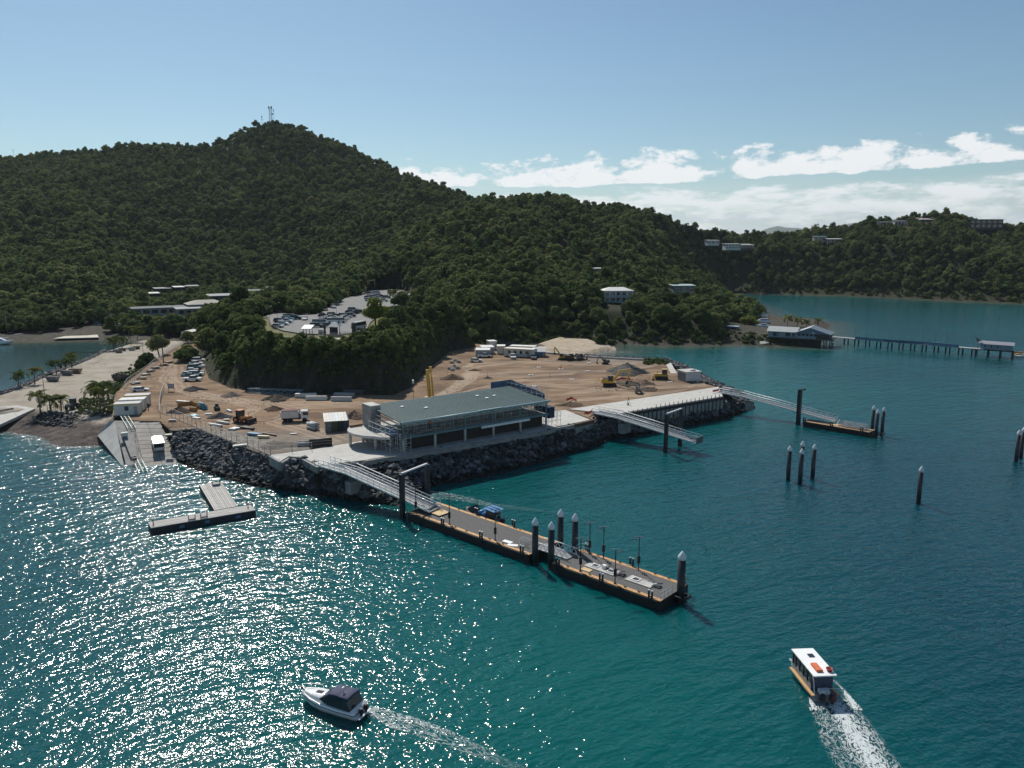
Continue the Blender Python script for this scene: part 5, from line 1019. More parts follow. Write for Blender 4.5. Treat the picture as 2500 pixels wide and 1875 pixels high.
# --- foam behind the boats: sheets of churned water
def foam_material():
    m = bpy.data.materials.new('foam'); m.use_nodes = True; nt = m.node_tree; N = nt.nodes; L = nt.links; N.clear()
    a = N.new('ShaderNodeAttribute'); a.attribute_name = 'foam'; uvn = N.new('ShaderNodeAttribute'); uvn.attribute_name = 'flow'
    def nz(s, det, r_=.6, t='NOISE'):
        mp = N.new('ShaderNodeMapping'); mp.inputs['Scale'].default_value = (.55, 1.25, 1); L.new(uvn.outputs['Vector'], mp.inputs[0])
        n = N.new('ShaderNodeTexNoise'); n.inputs['Scale'].default_value = s; n.inputs['Detail'].default_value = det; n.inputs['Roughness'].default_value = r_; n.inputs['Distortion'].default_value = 1.1; L.new(mp.outputs[0], n.inputs['Vector']); return n.outputs[0]
    def mth(op, p, q):
        k = N.new('ShaderNodeMath'); k.operation = op
        for i, v in enumerate((p, q)):
            if isinstance(v, (int, float)): k.inputs[i].default_value = v
            else: L.new(v, k.inputs[i])
        return k.outputs[0]
    rid = mth('SUBTRACT', 1, mth('MULTIPLY', mth('ABSOLUTE', mth('SUBTRACT', nz(2.1, 3), .5), 0), 7.5))      # lace of foam lines
    blob = nz(.8, 6)
    f = mth('ADD', mth('MULTIPLY', rid, .80), mth('MULTIPLY', blob, .60))
    mr = N.new('ShaderNodeMapRange'); mr.interpolation_type = 'SMOOTHSTEP'; L.new(mth('ADD', f, mth('SUBTRACT', mth('MULTIPLY', a.outputs['Fac'], 1.55), 1.50)), mr.inputs[0]); mr.inputs[1].default_value = 0; mr.inputs[2].default_value = .75; mr.inputs[4].default_value = .92
    d = N.new('ShaderNodeBsdfDiffuse'); d.inputs[0].default_value = (.60, .65, .65, 1); tr = N.new('ShaderNodeBsdfTransparent'); mx = N.new('ShaderNodeMixShader'); L.new(mr.outputs[0], mx.inputs[0]); L.new(tr.outputs[0], mx.inputs[1]); L.new(d.outputs[0], mx.inputs[2])
    out = N.new('ShaderNodeOutputMaterial'); L.new(mx.outputs[0], out.inputs[0]); return m
FOAM = foam_material()
def wake(label, left, right, fn, ns=150, nt_=44, amp=.10, seed=1):
    Lf = [along([(*p[:2], 0) for p in left], i / (ns - 1)) for i in range(ns)]; Rt = [along([(*p[:2], 0) for p in right], i / (ns - 1)) for i in range(ns)]
    Lf = np.array(Lf); Rt = np.array(Rt); t = np.linspace(0, 1, nt_)[None, :, None]; P = Lf[:, None, :] * (1 - t) + Rt[:, None, :] * t
    s = np.linspace(0, 1, ns)[:, None] + 0 * t[:, :, 0]; tt = t[:, :, 0] + 0 * s; fo = np.clip(fn(s, tt), 0, 1)
    z = .03 + fo * amp * (fbm(P[..., 0] * 1.3, P[..., 1] * 1.3, seed, 4) - .15)
    me = grid_mesh('wake', P[..., 0], P[..., 1], np.maximum(z, .02), FOAM, True, dict(foam=fo)); n = ns * nt_
    LS = plen([tuple(p) for p in ((Lf + Rt) / 2)]); WS = float(np.linalg.norm(Lf - Rt, axis=1).mean())
    at = me.attributes.new('flow', 'FLOAT_VECTOR', 'POINT'); at.data.foreach_set('vector', np.stack([s * LS, tt * WS, 0 * s], -1).reshape(-1).astype(np.float32))
    o = obj('wake', me); o['kind'] = 'stuff'; o['label'] = label; return o
def bell(t, c, w): return np.exp(-((t - c) / w) ** 2)
edge_ = lambda t: np.clip(np.minimum(t, 1 - t) * 7, 0, 1)
wl = [G(10, x, y) for x, y in [(190, 340), (300, 560), (420, 780), (425, 1000), (510, 1350), (660, 1640), (880, 2000)]]; wr = [G(10, x, y) for x, y in [(560, 330), (760, 540), (920, 680), (1140, 930), (1440, 1270), (1700, 1640), (1930, 2000)]]
def f_taxi(s, t):
    side = np.maximum(bell(t, .12, .10), bell(t, .9, .08)) * (s < .45)
    body = edge_(t) * np.clip((s - .26) * 9, 0, 1)
    core = bell(t, .50 + .12 * s, .13) * np.clip((s - .27) * 7, 0, 1)
    return np.clip(.58 * body - .14 * np.clip(s - .5, 0, 1) + .42 * core, 0, 1) + .75 * side * edge_(t)
wake('broad foaming wake trailing behind the flat-roofed ferry boat', wl, wr, f_taxi, 190, 60, .16, 3)
wl = [G(9, x, y) for x, y in [(1060, 640), (1350, 830), (1800, 980), (2300, 1150), (2900, 1350), (3400, 1500)]]; wr = [G(9, x, y) for x, y in [(1140, 500), (1420, 560), (1900, 690), (2400, 900), (2950, 1200), (3450, 1440)]]
wake('thin pale wake trailing behind the cabin cruiser', wl, wr, lambda s, t: edge_(t) * (.68 - .24 * s), 170, 40, .08, 5)
wl = [G(6, x, y) for x, y in [(1380, 560), (1560, 560), (1760, 590), (1990, 640), (2200, 655), (2500, 680), (2900, 705)]]; wr = [G(6, x, y) for x, y in [(1380, 450), (1560, 480), (1760, 520), (1990, 585), (2200, 610), (2500, 650), (2900, 690)]]
wake('patch of foam and thin trail behind the workboat', wl, wr, lambda s, t: edge_(t) * np.where(s < .45, .52, .46 - .25 * (s - .45)), 120, 26, .06, 7)
wl = [G(1, x, y) for x, y in [(1000, 1492), (1170, 1475), (1300, 1455), (1465, 1440)]]; wr = [G(1, x, y) for x, y in [(1010, 1470), (1170, 1448), (1300, 1425), (1455, 1395)]]
wake('thin white wash lapping the foot of the boat ramp', wl, wr, lambda s, t: edge_(t) * (.45 + .35 * s), 60, 14, .05, 9)

# --- waterside pavilion on piles
F0, F1 = G(19, 465, 692, 3.6), G(19, 1462, 748, 3.6); FL = (F1 - F0).length; frz = hd(F0, F1)
pav = thing('pavilion', 'blue-grey waterside pavilion with pale metal roofs at the head of the long jetty', 'building', F0, frz)
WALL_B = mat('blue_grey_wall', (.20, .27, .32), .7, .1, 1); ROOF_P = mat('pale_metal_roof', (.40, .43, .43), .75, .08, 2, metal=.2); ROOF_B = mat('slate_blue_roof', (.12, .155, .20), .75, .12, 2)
xs = FL * .60
MB().bb(0, xs, 0, 7.5, 0, 2.6).build('hall_wall', WALL_B, pav)
for x0, x1 in ((.18, .30), (.33, .36), (.62, .78), (.86, .92)): MB().bb(xs * x0, xs * x1, -.05, .05, .5, 2.2).build('window', GLASS_D, pav)
r = MB().hexa([(-.5, -.8, 2.6), (xs + .5, -.8, 2.6), (xs + .5, 8.2, 2.6), (-.5, 8.2, 2.6)], [(-.5, 3.2, 4.5), (xs + .5, 3.2, 4.5), (xs + .5, 4.2, 4.5), (-.5, 4.2, 4.5)]).build('hall_roof', ROOF_P, pav)
for i in range(14): MB().bar((xs * i / 13, -.8, 2.66), (xs * i / 13, 3.2, 4.54), .08, .06).build('roof_rib', ROOF_P, r)
w0, w1 = xs - .6, FL + 6.0; wm = (w0 + FL + 1.0) / 2
MB().bb(xs + .05, FL, -.6, 10, 0, 2.6).build('wing_wall', WALL_B, pav); MB().bb(FL, FL + 5.5, 1, 11, 0, 2.4).build('verandah_wall', mat('dark_timber', (.10, .09, .085), .8, .2, 2), pav)
for i in range(5): MB().bb(xs + .7 + i * 1.7, xs + 1.9 + i * 1.7, -.66, -.58, 1.2, 2.2).build('window', GLASS_D, pav)
xr = xs + (FL + 5.5 - xs) * .42
MB().add([(w0, -1.3, 2.5), (xr, -.6, 5.0), (FL + 6.3, -1.0, 2.3), (w0, 11.5, 2.5), (xr, 11.5, 5.2), (FL + 6.3, 11.5, 2.3)], [(0, 1, 4, 3), (1, 2, 5, 4), (0, 2, 1), (3, 4, 5), (0, 3, 5, 2)]).build('wing_roof', ROOF_B, pav)
MB().add([(w0, -1.3, 2.62), (xr, -.6, 5.12), (w0, 11.5, 2.62), (xr, 11.5, 5.3), (w0, -1.3, 2.52), (xr, -.6, 5.02), (w0, 11.5, 2.52), (xr, 11.5, 5.22)], [(0, 1, 3, 2), (4, 6, 7, 5), (0, 4, 5, 1)]).build('wing_roof_sheet', ROOF_P, pav)
MB().add([(FL - 2.4, -1.5, 2.4), (FL - 1.2, -1.5, 3.4), (FL, -1.5, 2.4), (FL - 1.2, 1.5, 3.4)], [(0, 2, 1), (0, 1, 3), (1, 2, 3)]).build('porch_gable', ROOF_P, pav)
MB().bb(-.3, FL + 7, -1.0, 11.5, -.35, 0).build('deck', mat('dark_timber', (.10, .09, .085)), pav)  # deck and verandah wall share one even dark timber colour
for i in range(9):
    for y in (-.6, 4.5, 10): MB().tube((FL * .30 + i * (FL * .7 + 6) / 8, y, -5), (FL * .30 + i * (FL * .7 + 6) / 8, y, -.3), .22, n=7).build('stilt', STEEL_D, pav)
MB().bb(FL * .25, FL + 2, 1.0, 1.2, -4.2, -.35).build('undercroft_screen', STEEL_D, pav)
railing('thin railing on the pavilion deck facing the jetty', [F0 + Vector((math.cos(frz) * (FL + 6.8), math.sin(frz) * (FL + 6.8), 0)), F0 + Vector((math.cos(frz) * (FL + 6.8) - math.sin(frz) * 7, math.sin(frz) * (FL + 6.8) + math.cos(frz) * 7, 0))], 3.6)
# --- long jetty
jp = [G(13, x, y, 0) for x, y in [(783, 199), (866, 207), (953, 215), (1040, 224), (1130, 232), (1217, 239), (1310, 246), (1402, 252), (1497, 262), (1588, 270), (1690, 280), (1795, 288)]]
jv = (jp[-1] - jp[0]).normalized(); jn = Vector((-jv.y, jv.x, 0)); jt = thing('jetty', 'long slender jetty on paired dark piles with a blue banner along its rail', 'jetty'); JZ = 3.15
a, b = jp[0] - jv * 13, jp[-1] + jv * 4
MB().hexa([a - jn * .2 + Vector((0, 0, JZ - .3)), b - jn * .2 + Vector((0, 0, JZ - .3)), b + jn * 2.2 + Vector((0, 0, JZ - .3)), a + jn * 2.2 + Vector((0, 0, JZ - .3))], [a - jn * .2 + Vector((0, 0, JZ)), b - jn * .2 + Vector((0, 0, JZ)), b + jn * 2.2 + Vector((0, 0, JZ)), a + jn * 2.2 + Vector((0, 0, JZ))]).build('deck', mat('pale_deck', (.46, .43, .42), .8, .12, 1), jt)
for p in jp:
    for o_ in (0, 1.9):
        q = p + jn * o_ + jv * (.55 * o_); MB().tube((q.x, q.y, -2), (q.x, q.y, JZ - .3), .30, n=8).build('pile', STEEL_D, jt)
    MB().bar(p + Vector((0, 0, JZ - .45)), p + jn * 2.0 + Vector((0, 0, JZ - .45)), .4, .3).build('crosshead', STEEL_D, jt)
BAN = mat('banner_blue', (.12, .20, .30), .6, .1, 1); INK = mat('banner_ink', (.010, .014, .045), .6, .1, 1)
for i in range(1, 10):
    p, q = jp[i], jp[i + 1]; o_ = -jn * .28
    MB().hexa([p + o_ + Vector((0, 0, JZ - .1)), q + o_ + Vector((0, 0, JZ - .1)), q + o_ * .8 + Vector((0, 0, JZ - .1)), p + o_ * .8 + Vector((0, 0, JZ - .1))], [p + o_ + Vector((0, 0, JZ + 1.05)), q + o_ + Vector((0, 0, JZ + 1.05)), q + o_ * .8 + Vector((0, 0, JZ + 1.05)), p + o_ * .8 + Vector((0, 0, JZ + 1.05))]).build('banner_panel', BAN, jt)
    MB().tube(p + jn * .1 + Vector((0, 0, JZ)), p + jn * .1 + Vector((0, 0, JZ + 5.2)), .05, .03, 6).build('light_pole', STEEL_D, jt)
def lettering(text, p, size, par, rz, m, name='lettering', ext=.01):
    c = bpy.data.curves.new(name, 'FONT'); c.body = text; c.size = size; c.extrude = ext; c.align_y = 'BOTTOM_BASELINE'; c.materials.append(m); c.offset = .012
    tmp = bpy.data.objects.new(name, c); COL.objects.link(tmp); me = bpy.data.meshes.new_from_object(tmp.evaluated_get(bpy.context.evaluated_depsgraph_get())); bpy.data.objects.remove(tmp)
    if not me.materials: me.materials.append(m)
    o = obj(name, me, par); o.location = p; o.rotation_euler = (R(90), 0, rz); return o
jrz = hd(jp[0], jp[-1]); on = -jn * .34 + Vector((0, 0, JZ + .18))
lettering('\u2605 Sunsail', jp[2] + jv * 5.2 + on, 1.0, jt, jrz, INK); lettering('Skipper Yourself Bareboat Charters', jp[4] - jv * 1.6 + on, 1.12, jt, jrz, INK); lettering('\u2605 Sunsail', jp[9] + jv * .6 + on, 1.0, jt, jrz, INK)
s0 = G(13, 1850, 232, 3.1); s1 = G(13, 2125, 250, 3.1); sl_ = (s1 - s0).length
sh = thing('jetty_shed', 'grey-roofed shed on piles at the outer end of the jetty', 'building', s0, hd(s0, s1))
MB().bb(-1.5, sl_, -.6, 5.5, -.5, 0).build('deck', STEEL_D, sh); MB().bb(.6, sl_ - .3, 0, 5, 0, 2.2).build('wall', WALL_B, sh)
MB().hexa([(-.2, -.6, 2.2), (sl_ + .3, -.6, 2.1), (sl_ + .3, 5.6, 2.1), (-.2, 5.6, 2.2)], [(-.2, 2.2, 3.2), (sl_ + .3, 2.2, 3.1), (sl_ + .3, 2.8, 3.1), (-.2, 2.8, 3.2)]).build('roof', mat('mauve_roof', (.24, .25, .29), .75, .1, 2), sh)
for i in range(3): MB().bb(2 + i * 2.2, 2.5 + i * 2.2, -.05, .05, .8, 1.6).build('window', GLASS_D, sh)
for i in range(4):
    for y in (0, 4.5): MB().tube((-.8 + i * (sl_ + .8) / 3, y, -6), (-.8 + i * (sl_ + .8) / 3, y, -.4), .36, n=8).build('pile', STEEL_D, sh)
q0, q1, q2 = AT(13, 1820, 135, s0.y), AT(13, 1875, 168, s0.y), AT(13, 1845, 180, s0.y)
t = thing('sail_sign', 'faded red triangular sail standing beside the jetty shed', 'sail'); MB().add([q0, q1, q2, q0 + Vector((.1, .3, 0)), q1 + Vector((.1, .3, 0)), q2 + Vector((.1, .3, 0))], [(0, 1, 2), (3, 5, 4), (0, 3, 4, 1), (1, 4, 5, 2), (2, 5, 3, 0)]).build('sail_cloth', mat('faded_red', (.20, .13, .15), .8, .2, 2), t); MB().tube((q2.x, q2.y, 3.1), q1, .05, n=6).build('mast', STEEL_D, t)
for i, (x, y, c, lb) in enumerate([(2150, 268, (.55, .12, .06), 'red kayak floating beside the jetty shed'), (2185, 280, (.62, .42, .08), 'yellow kayak floating beside the jetty shed'), (2165, 292, (.5, .47, .42), 'pale kayak floating beside the jetty shed'), (2200, 298, (.70, .70, .68), 'white dinghy floating at the right edge beside the jetty shed')]):
    p = G(13, x, y, 0); t = thing('kayak', lb, 'kayak', (p.x, p.y, 0), .15 - .1 * i)
    MB().loft(hull_rings([(-2.6, .08, .2, .25, .5), (-1.3, .5, 0, .1, .55), (1.0, .55, 0, .1, .55), (2.2, .3, .1, .2, .6), (2.8, .05, .3, .4, .7)])).build('hull', mat('kayak_%d' % i, c, .4), t, True); MB().bb(-.7, .7, -.3, .3, .5, .62).build('cockpit', STEEL_D, t)
# boats hauled out on the point, and by the left inlet
def big_boat(label, p, rz, L_, mast=0, name='yacht', cat='boat'):
    t = thing(name, label, cat, p, rz); k = L_ / 7.2; t.scale = (k, k, k)
    MB().loft(hull_rings([(-3.5, 1.1, 0, .3, 1.1), (-1.5, 1.2, -.1, .25, 1.1), (.8, 1.15, -.1, .3, 1.15), (2.4, .8, 0, .5, 1.25), (3.6, .1, .6, .9, 1.4)])).build('hull', GEL, t, True)
    MB().loft([[(x, -b, z0), (x, -b * .7, z1), (x, b * .7, z1), (x, b, z0)] for x, b, z0, z1 in [(-2.4, 1.0, 1.05, 2.0), (0, .95, 1.1, 2.05), (1.5, .7, 1.15, 1.4)]]).build('cabin', GEL, t)
    MB().loft([[(x, -b, z0), (x, -b * .9, z1), (x, b * .9, z1), (x, b, z0)] for x, b, z0, z1 in [(-2.2, .93, 1.4, 1.75), (0, .9, 1.4, 1.8), (.75, .82, 1.42, 1.6)]]).build('window_band', GLASS_D, t)
    if mast: MB().tube((0, 0, 1.5), (0, 0, mast / k), .06, .04, 7).build('mast', GALV, t); MB().bar((0, 0, 2.6), (-2.8, 0, 2.7), .12).build('boom', GALV, t)
    return t
p = G(19, 330, 400, 3.5); big_boat('white motor yacht standing on the point behind the pavilion', (p.x, p.y, 3), 2.9, 9.5); p = G(19, 280, 300, 4); big_boat('white sailing boat with a tall mast on the point behind the pavilion', (p.x, p.y, 4), 3.0, 10, 15)
p = G(19, 350, 480, 3.5); big_boat('smaller white boat on the hardstand nearest the pavilion', (p.x, p.y, 3), 2.7, 7)
p = G(1, 55, 470, 0); big_boat('white motor cruiser moored at the left edge of the inlet', (p.x - 3, p.y, 0), .25, 11); p = G(1, -30, 455, 0); big_boat('white flybridge boat half out of the picture at the left edge', (p.x - 3, p.y + 3, 0), .1, 12, 14)
for x, y, lb in ((142, 385, 'small white dinghy upright on the left shore'), (98, 370, 'tiny white tender on the far left shore')):
    p = G(1, x, y, 2); t = thing('dinghy', lb, 'dinghy', (p.x, p.y, 1.6), .9); MB().loft(hull_rings([(-1.6, .6, 0, .1, .5), (0, .7, 0, .1, .55), (1.2, .4, .1, .3, .6), (1.8, .05, .3, .4, .7)])).build('hull', GEL, t, True); MB().bb(-.3, .1, -.6, .6, .35, .42).build('thwart', TIM, t)
# ================================================================== VEHICLES AND MACHINES
PAINT = {}
def paint(c):
    cols = dict(white=(.72, .72, .71), silver=(.42, .43, .44), black=(.015, .016, .018), grey=(.13, .135, .14), blue=(.035, .075, .17), teal=(.05, .17, .19), green=(.03, .075, .05), red=(.15, .02, .018), cream=(.62, .58, .47), yellow=(.62, .36, .035), orange=(.60, .20, .035), skip=(.11, .13, .17), brown=(.16, .085, .05))
    return mat('paint_' + c, cols[c], .32, .06, 2, spec=.5, coat=.5)
TYRE = mat('tyre', (.018, .018, .018), .9, .2, 4)
def prof_mesh(name, prof, hw, tops=None, m=None):        # side profile extruded across; tops: per-point half width factor
    n = len(prof); tops = tops or [1] * n
    b = MB().add([(x, -hw * f, z) for (x, z), f in zip(prof, tops)] + [(x, hw * f, z) for (x, z), f in zip(prof, tops)], [tuple(range(n)), tuple(range(n, 2 * n))[::-1]] + [(i, n + i, n + (i + 1) % n, (i + 1) % n) for i in range(n)])
    me = b.mesh(name, m); bm = bmesh.new(); bm.from_mesh(me); bmesh.ops.recalc_face_normals(bm, faces=bm.faces); bm.to_mesh(me); bm.free(); return me
VEH = {}
def veh_def(kind, L_, w, body, btop, glass, gtop, roof, wheel_x, wr=.33):
    hw = w / 2; d = {}
    d['body'] = prof_mesh('body', body, hw, btop, paint('white')); d['cabin_glass'] = prof_mesh('cabin_glass', glass, hw * .95, gtop, GLASS_D)
    if roof: d['roof'] = prof_mesh('roof', roof, hw * .80, None, paint('white'))
    wm_ = MB().tube((0, -.11, 0), (0, .11, 0), wr, n=12).mesh('wheel', TYRE); d['wheels'] = [(wm_, (x, s * (hw - .08), wr)) for x in wheel_x for s in (-1, 1)]
    d['headlight'] = (MB().box((0, 0, 0), (.06, .34, .16)).mesh('headlight', mat('lamp_glass', (.7, .7, .68), .2)), [(L_ / 2 - .02, s * (hw - .3), .66) for s in (-1, 1)]); d['tail_light'] = (MB().box((0, 0, 0), (.06, .28, .18)).mesh('tail_light', mat('tail_red', (.35, .02, .02), .3)), [(-L_ / 2 + .02, s * (hw - .25), .75) for s in (-1, 1)])
    VEH[kind] = d
veh_def('car', 4.4, 1.76, [(-2.2, .3), (2.2, .3), (2.2, .62), (2.05, .78), (1.1, .92), (-1.7, .95), (-2.15, .9), (-2.2, .6)], None, [(1.05, .9), (.35, 1.38), (-1.2, 1.38), (-1.95, .93)], [1, .82, .82, 1], [(.4, 1.37), (.3, 1.44), (-1.15, 1.44), (-1.3, 1.37)], (-1.35, 1.35))
veh_def('suv', 4.7, 1.86, [(-2.3, .36), (2.3, .36), (2.3, .85), (2.1, .98), (1.2, 1.1), (-2.25, 1.12), (-2.3, .8)], None, [(1.15, 1.08), (.55, 1.68), (-2.0, 1.68), (-2.25, 1.1)], [1, .85, .85, 1], [(.6, 1.67), (.5, 1.75), (-1.95, 1.75), (-2.1, 1.67)], (-1.4, 1.42), .38)
veh_def('van', 5.2, 1.95, [(-2.6, .35), (2.6, .35), (2.6, .85), (2.3, 1.1), (-2.55, 1.25), (-2.6, .8)], None, [(2.25, 1.08), (1.6, 1.9), (-2.5, 1.9), (-2.56, 1.2)], [1, .9, .9, 1], [(1.7, 1.88), (1.5, 2.05), (-2.45, 2.05), (-2.55, 1.88)], (-1.6, 1.65), .36)
veh_def('ute', 5.2, 1.86, [(-2.6, .42), (2.6, .42), (2.6, .9), (2.35, 1.02), (1.5, 1.12), (-2.6, 1.12)], None, [(1.45, 1.1), (.85, 1.72), (-.5, 1.72), (-.75, 1.1)], [1, .85, .85, 1], [(.9, 1.71), (.8, 1.79), (-.5, 1.79), (-.6, 1.71)], (-1.6, 1.6), .39)
veh_def('bus', 6.9, 2.1, [(-3.4, .4), (3.4, .4), (3.45, 1.0), (3.3, 1.35), (-3.4, 1.35), (-3.45, .9)], None, [(3.32, 1.33), (3.05, 2.25), (-3.3, 2.25), (-3.4, 1.33)], [1, .95, .95, 1], [(3.1, 2.24), (2.9, 2.55), (-3.2, 2.55), (-3.35, 2.24)], (-2.1, 2.2), .40)
def vehicle(kind, p, rz, col, label, group=None, cat=None, small=False):
    d = VEH[kind]; nm = {'car': 'car', 'suv': 'car', 'van': 'van', 'ute': 'pickup_truck', 'bus': 'minibus'}[kind]; t = thing(nm, label, cat or {'car': 'car', 'suv': 'car', 'van': 'van', 'ute': 'pickup', 'bus': 'minibus'}[kind], p, rz, group)
    for nm_ in ('body', 'roof'):
        if nm_ in d: o = obj(nm_, d[nm_], t); o.material_slots[0].link = 'OBJECT'; o.material_slots[0].material = paint(col)
    obj('cabin_glass', d['cabin_glass'], t)
    for me, l in d['wheels']: obj('wheel', me, t, l)
    if not small:
        for k in ('headlight', 'tail_light'):
            for l in d[k][1]: obj(k, d[k][0], t, l)
    return t
ORD = ['first', 'second', 'third', 'fourth', 'fifth', 'sixth', 'seventh', 'eighth', 'ninth', 'tenth', 'eleventh', 'twelfth', 'thirteenth', 'fourteenth', 'fifteenth', 'sixteenth']
def row(cars, desc, group, z=LOT_Z, sheet_=11):
    for i, (x, y, kind, col, rz) in enumerate(cars):
        p = G(sheet_, x, y, z); nm = {'car': 'car', 'suv': 'four-wheel drive', 'van': 'van', 'ute': 'pickup', 'bus': 'minibus'}[kind]
        vehicle(kind, p, rz, col, '%s %s, %s %s' % (col, nm, ORD[i], desc), group)
row([(345, 530, 'car', 'silver', -.15), (400, 502, 'car', 'white', -.1), (372, 475, 'suv', 'grey', -.1), (432, 478, 'ute', 'white', 0), (455, 455, 'suv', 'teal', -.1), (480, 438, 'van', 'black', .1), (545, 442, 'suv', 'black', 0)], 'from left at the left edge of the hilltop car park', 'cars at the left edge of the hilltop car park')
vehicle('car', G(11, 638, 447, LOT_Z), -1.45, 'white', 'white hatchback standing alone in the middle of the hilltop car park', 'cars in the hilltop car park')
row([(765, 528, 'suv', 'green', .15), (800, 497, 'van', 'silver', .15), (850, 468, 'suv', 'white', .15), (885, 520, 'car', 'blue', .2), (880, 445, 'car', 'white', .15), (925, 425, 'car', 'cream', .15), (955, 480, 'van', 'white', .2), (940, 408, 'suv', 'grey', .15), (1005, 478, 'van', 'white', .2), (1035, 458, 'suv', 'cream', .2), (1000, 420, 'car', 'black', .2), (1060, 440, 'car', 'white', .2), (1085, 425, 'car', 'silver', .2), (1130, 415, 'suv', 'grey', .2), (1050, 405, 'car', 'white', .2), (840, 412, 'car', 'black', .1)], 'from left in the packed middle rows of the hilltop car park', 'cars in the middle rows of the hilltop car park')
vehicle('bus', G(11, 1222, 545, LOT_Z), -1.9, 'white', 'white minibus parked at the right edge of the hilltop car park', 'cars in the hilltop car park')
row([(1130, 372, 'car', 'black', .1), (1180, 378, 'car', 'silver', .1), (1235, 378, 'suv', 'black', .1), (1160, 352, 'suv', 'grey', .1)], 'from left beside the pale green tree in the car park', 'cars beside the pale green tree')
row([(855, 345, 'suv', 'red', -1.2), (945, 318, 'ute', 'silver', -1.2), (978, 285, 'suv', 'silver', -1.1), (965, 225, 'car', 'grey', .2), (985, 205, 'van', 'white', .2), (1010, 218, 'suv', 'teal', .2), (1062, 195, 'van', 'grey', .3)], 'from left along the drive beside the cream hut', 'cars along the car park drive')
row([(1268, 170, 'ute', 'black', -1.3), (1320, 212, 'car', 'blue', .3), (1350, 225, 'car', 'black', .3), (1385, 208, 'suv', 'silver', .3), (1345, 195, 'car', 'white', .3), (1420, 195, 'car', 'blue', .3), (1440, 215, 'car', 'white', .3), (1410, 172, 'van', 'white', .3), (1330, 243, 'suv', 'white', .3), (1450, 240, 'car', 'silver', .3), (1490, 250, 'suv', 'white', .3), (1470, 200, 'car', 'black', .3), (1520, 215, 'suv', 'green', .3), (1580, 165, 'van', 'black', .3), (1590, 185, 'car', 'white', .3), (1345, 168, 'car', 'black', .3)], 'listed from left in the crowded back rows of the car park', 'cars in the back rows of the hilltop car park')
row([(1690, 258, 'car', 'white', .2), (1712, 238, 'suv', 'white', .2), (1738, 218, 'car', 'silver', .2), (1770, 205, 'car', 'grey', .2), (1838, 208, 'suv', 'brown', .3)], 'from left in the far right corner of the car park', 'cars in the far right corner of the car park')
row([(1548, 735, 'car', 'teal', .2), (1560, 765, 'ute', 'white', .05), (1590, 722, 'suv', 'white', .2), (1525, 722, 'car', 'white', .2), (1600, 700, 'car', 'silver', .2), (1558, 692, 'car', 'white', .2), (1580, 668, 'suv', 'teal', .2), (1605, 655, 'car', 'white', .2), (1590, 632, 'car', 'white', .2), (1608, 610, 'suv', 'white', .2), (1602, 588, 'car', 'cream', .2)], 'in the row parked under trees beside the haul road', 'cars parked under the trees beside the haul road', 5, 1)
vehicle('suv', G(1, 1425, 575, 5), -1.2, 'green', 'dark green four-wheel drive on the haul road beside the power pole'); vehicle('car', G(1, 1140, 850, 5), .3, 'white', 'white car parked behind the site cabins')
vehicle('ute', G(4, 525, 248, 5), -1.45, 'white', 'white pickup in front of the long cream site office'); vehicle('ute', G(4, 655, 250, 5), -1.5, 'grey', 'grey pickup beside the blue and white striped tent')
vehicle('ute', G(4, 345, 242, 5), .1, 'white', 'white pickup beside the grey storage containers'); vehicle('car', G(4, 292, 270, 5), .05, 'white', 'white car nearest the sandbags at the back of the site')
# truck reversing on the ramp
RZ = 1.5; p = G(1, 1280, 1290, 2.05)
t = vehicle('ute', (p.x, p.y, 2.02), hd(G(1, 1290, 1330, 1), G(1, 1250, 1190, 2)), 'white', 'white truck with a canopy driving up the concrete boat ramp', None, 'truck'); t.rotation_euler.y = -.24; t.scale = (1.15, 1.15, 1.15)
MB().bb(-2.75, -.75, -.95, .95, 1.0, 2.0).build('canopy_box', paint('white'), t, bevel=.04); MB().bb(-2.80, -2.72, -.85, .85, 1.1, 1.9).build('tailgate', STEEL_D, t); MB().bb(.1, .6, -.6, .6, 1.80, 1.92).build('roof_load', paint('red'), t)
# water truck
a, b = G(2, 1195, 745, 5), G(2, 1470, 735, 5); t = thing('water_truck', 'white tanker truck with a red beacon standing on the dirt site', 'truck', (a + b) / 2, hd(a, b)); L_ = (b - a).length / 2
MB().bb(-L_, L_ - .3, -.5, .5, .55, .8).build('chassis', STEEL_D, t); MB().bb(-L_ - .1, L_ * .30, -1.2, 1.2, .95, 2.6).build('tank', mat('tank_white', (.66, .62, .55), .5, .12, 1), t, bevel=.18); MB().bb(-L_, L_ * .25, -1.0, 1.0, 2.6, 2.72).build('tank_rim', paint('red'), t)
c = MB().hexa([(L_ - 1.7, -1.1, .7), (L_, -1.1, .7), (L_, 1.1, .7), (L_ - 1.7, 1.1, .7)], [(L_ - 1.7, -1.05, 2.55), (L_ - .2, -1.05, 2.55), (L_ - .2, 1.05, 2.55), (L_ - 1.7, 1.05, 2.55)]).build('cab', paint('white'), t, bevel=.05); MB().hexa([(L_ - 1.2, -1.12, 1.6), (L_ - .02, -1.12, 1.6), (L_ - .02, 1.12, 1.6), (L_ - 1.2, 1.12, 1.6)], [(L_ - 1.2, -1.08, 2.3), (L_ - .16, -1.08, 2.3), (L_ - .16, 1.08, 2.3), (L_ - 1.2, 1.08, 2.3)]).build('window', GLASS_D, c)
for x in (-L_ + .9, -L_ + 2.0, L_ - .9):
    for s in (-1, 1): MB().tube((x, s * 1.0 - .14, .5), (x, s * 1.0 + .14, .5), .5, n=12).build('wheel', TYRE, t)
MB().tube((L_ - 2.0, -.6, 2.0), (L_ - 2.0, -.6, 3.1), .08, n=7).build('exhaust', RUST, t); MB().bb(L_ * .34, L_ * .5, -1.0, 1.0, .9, 1.9).build('pump_box', STEEL_D, t)
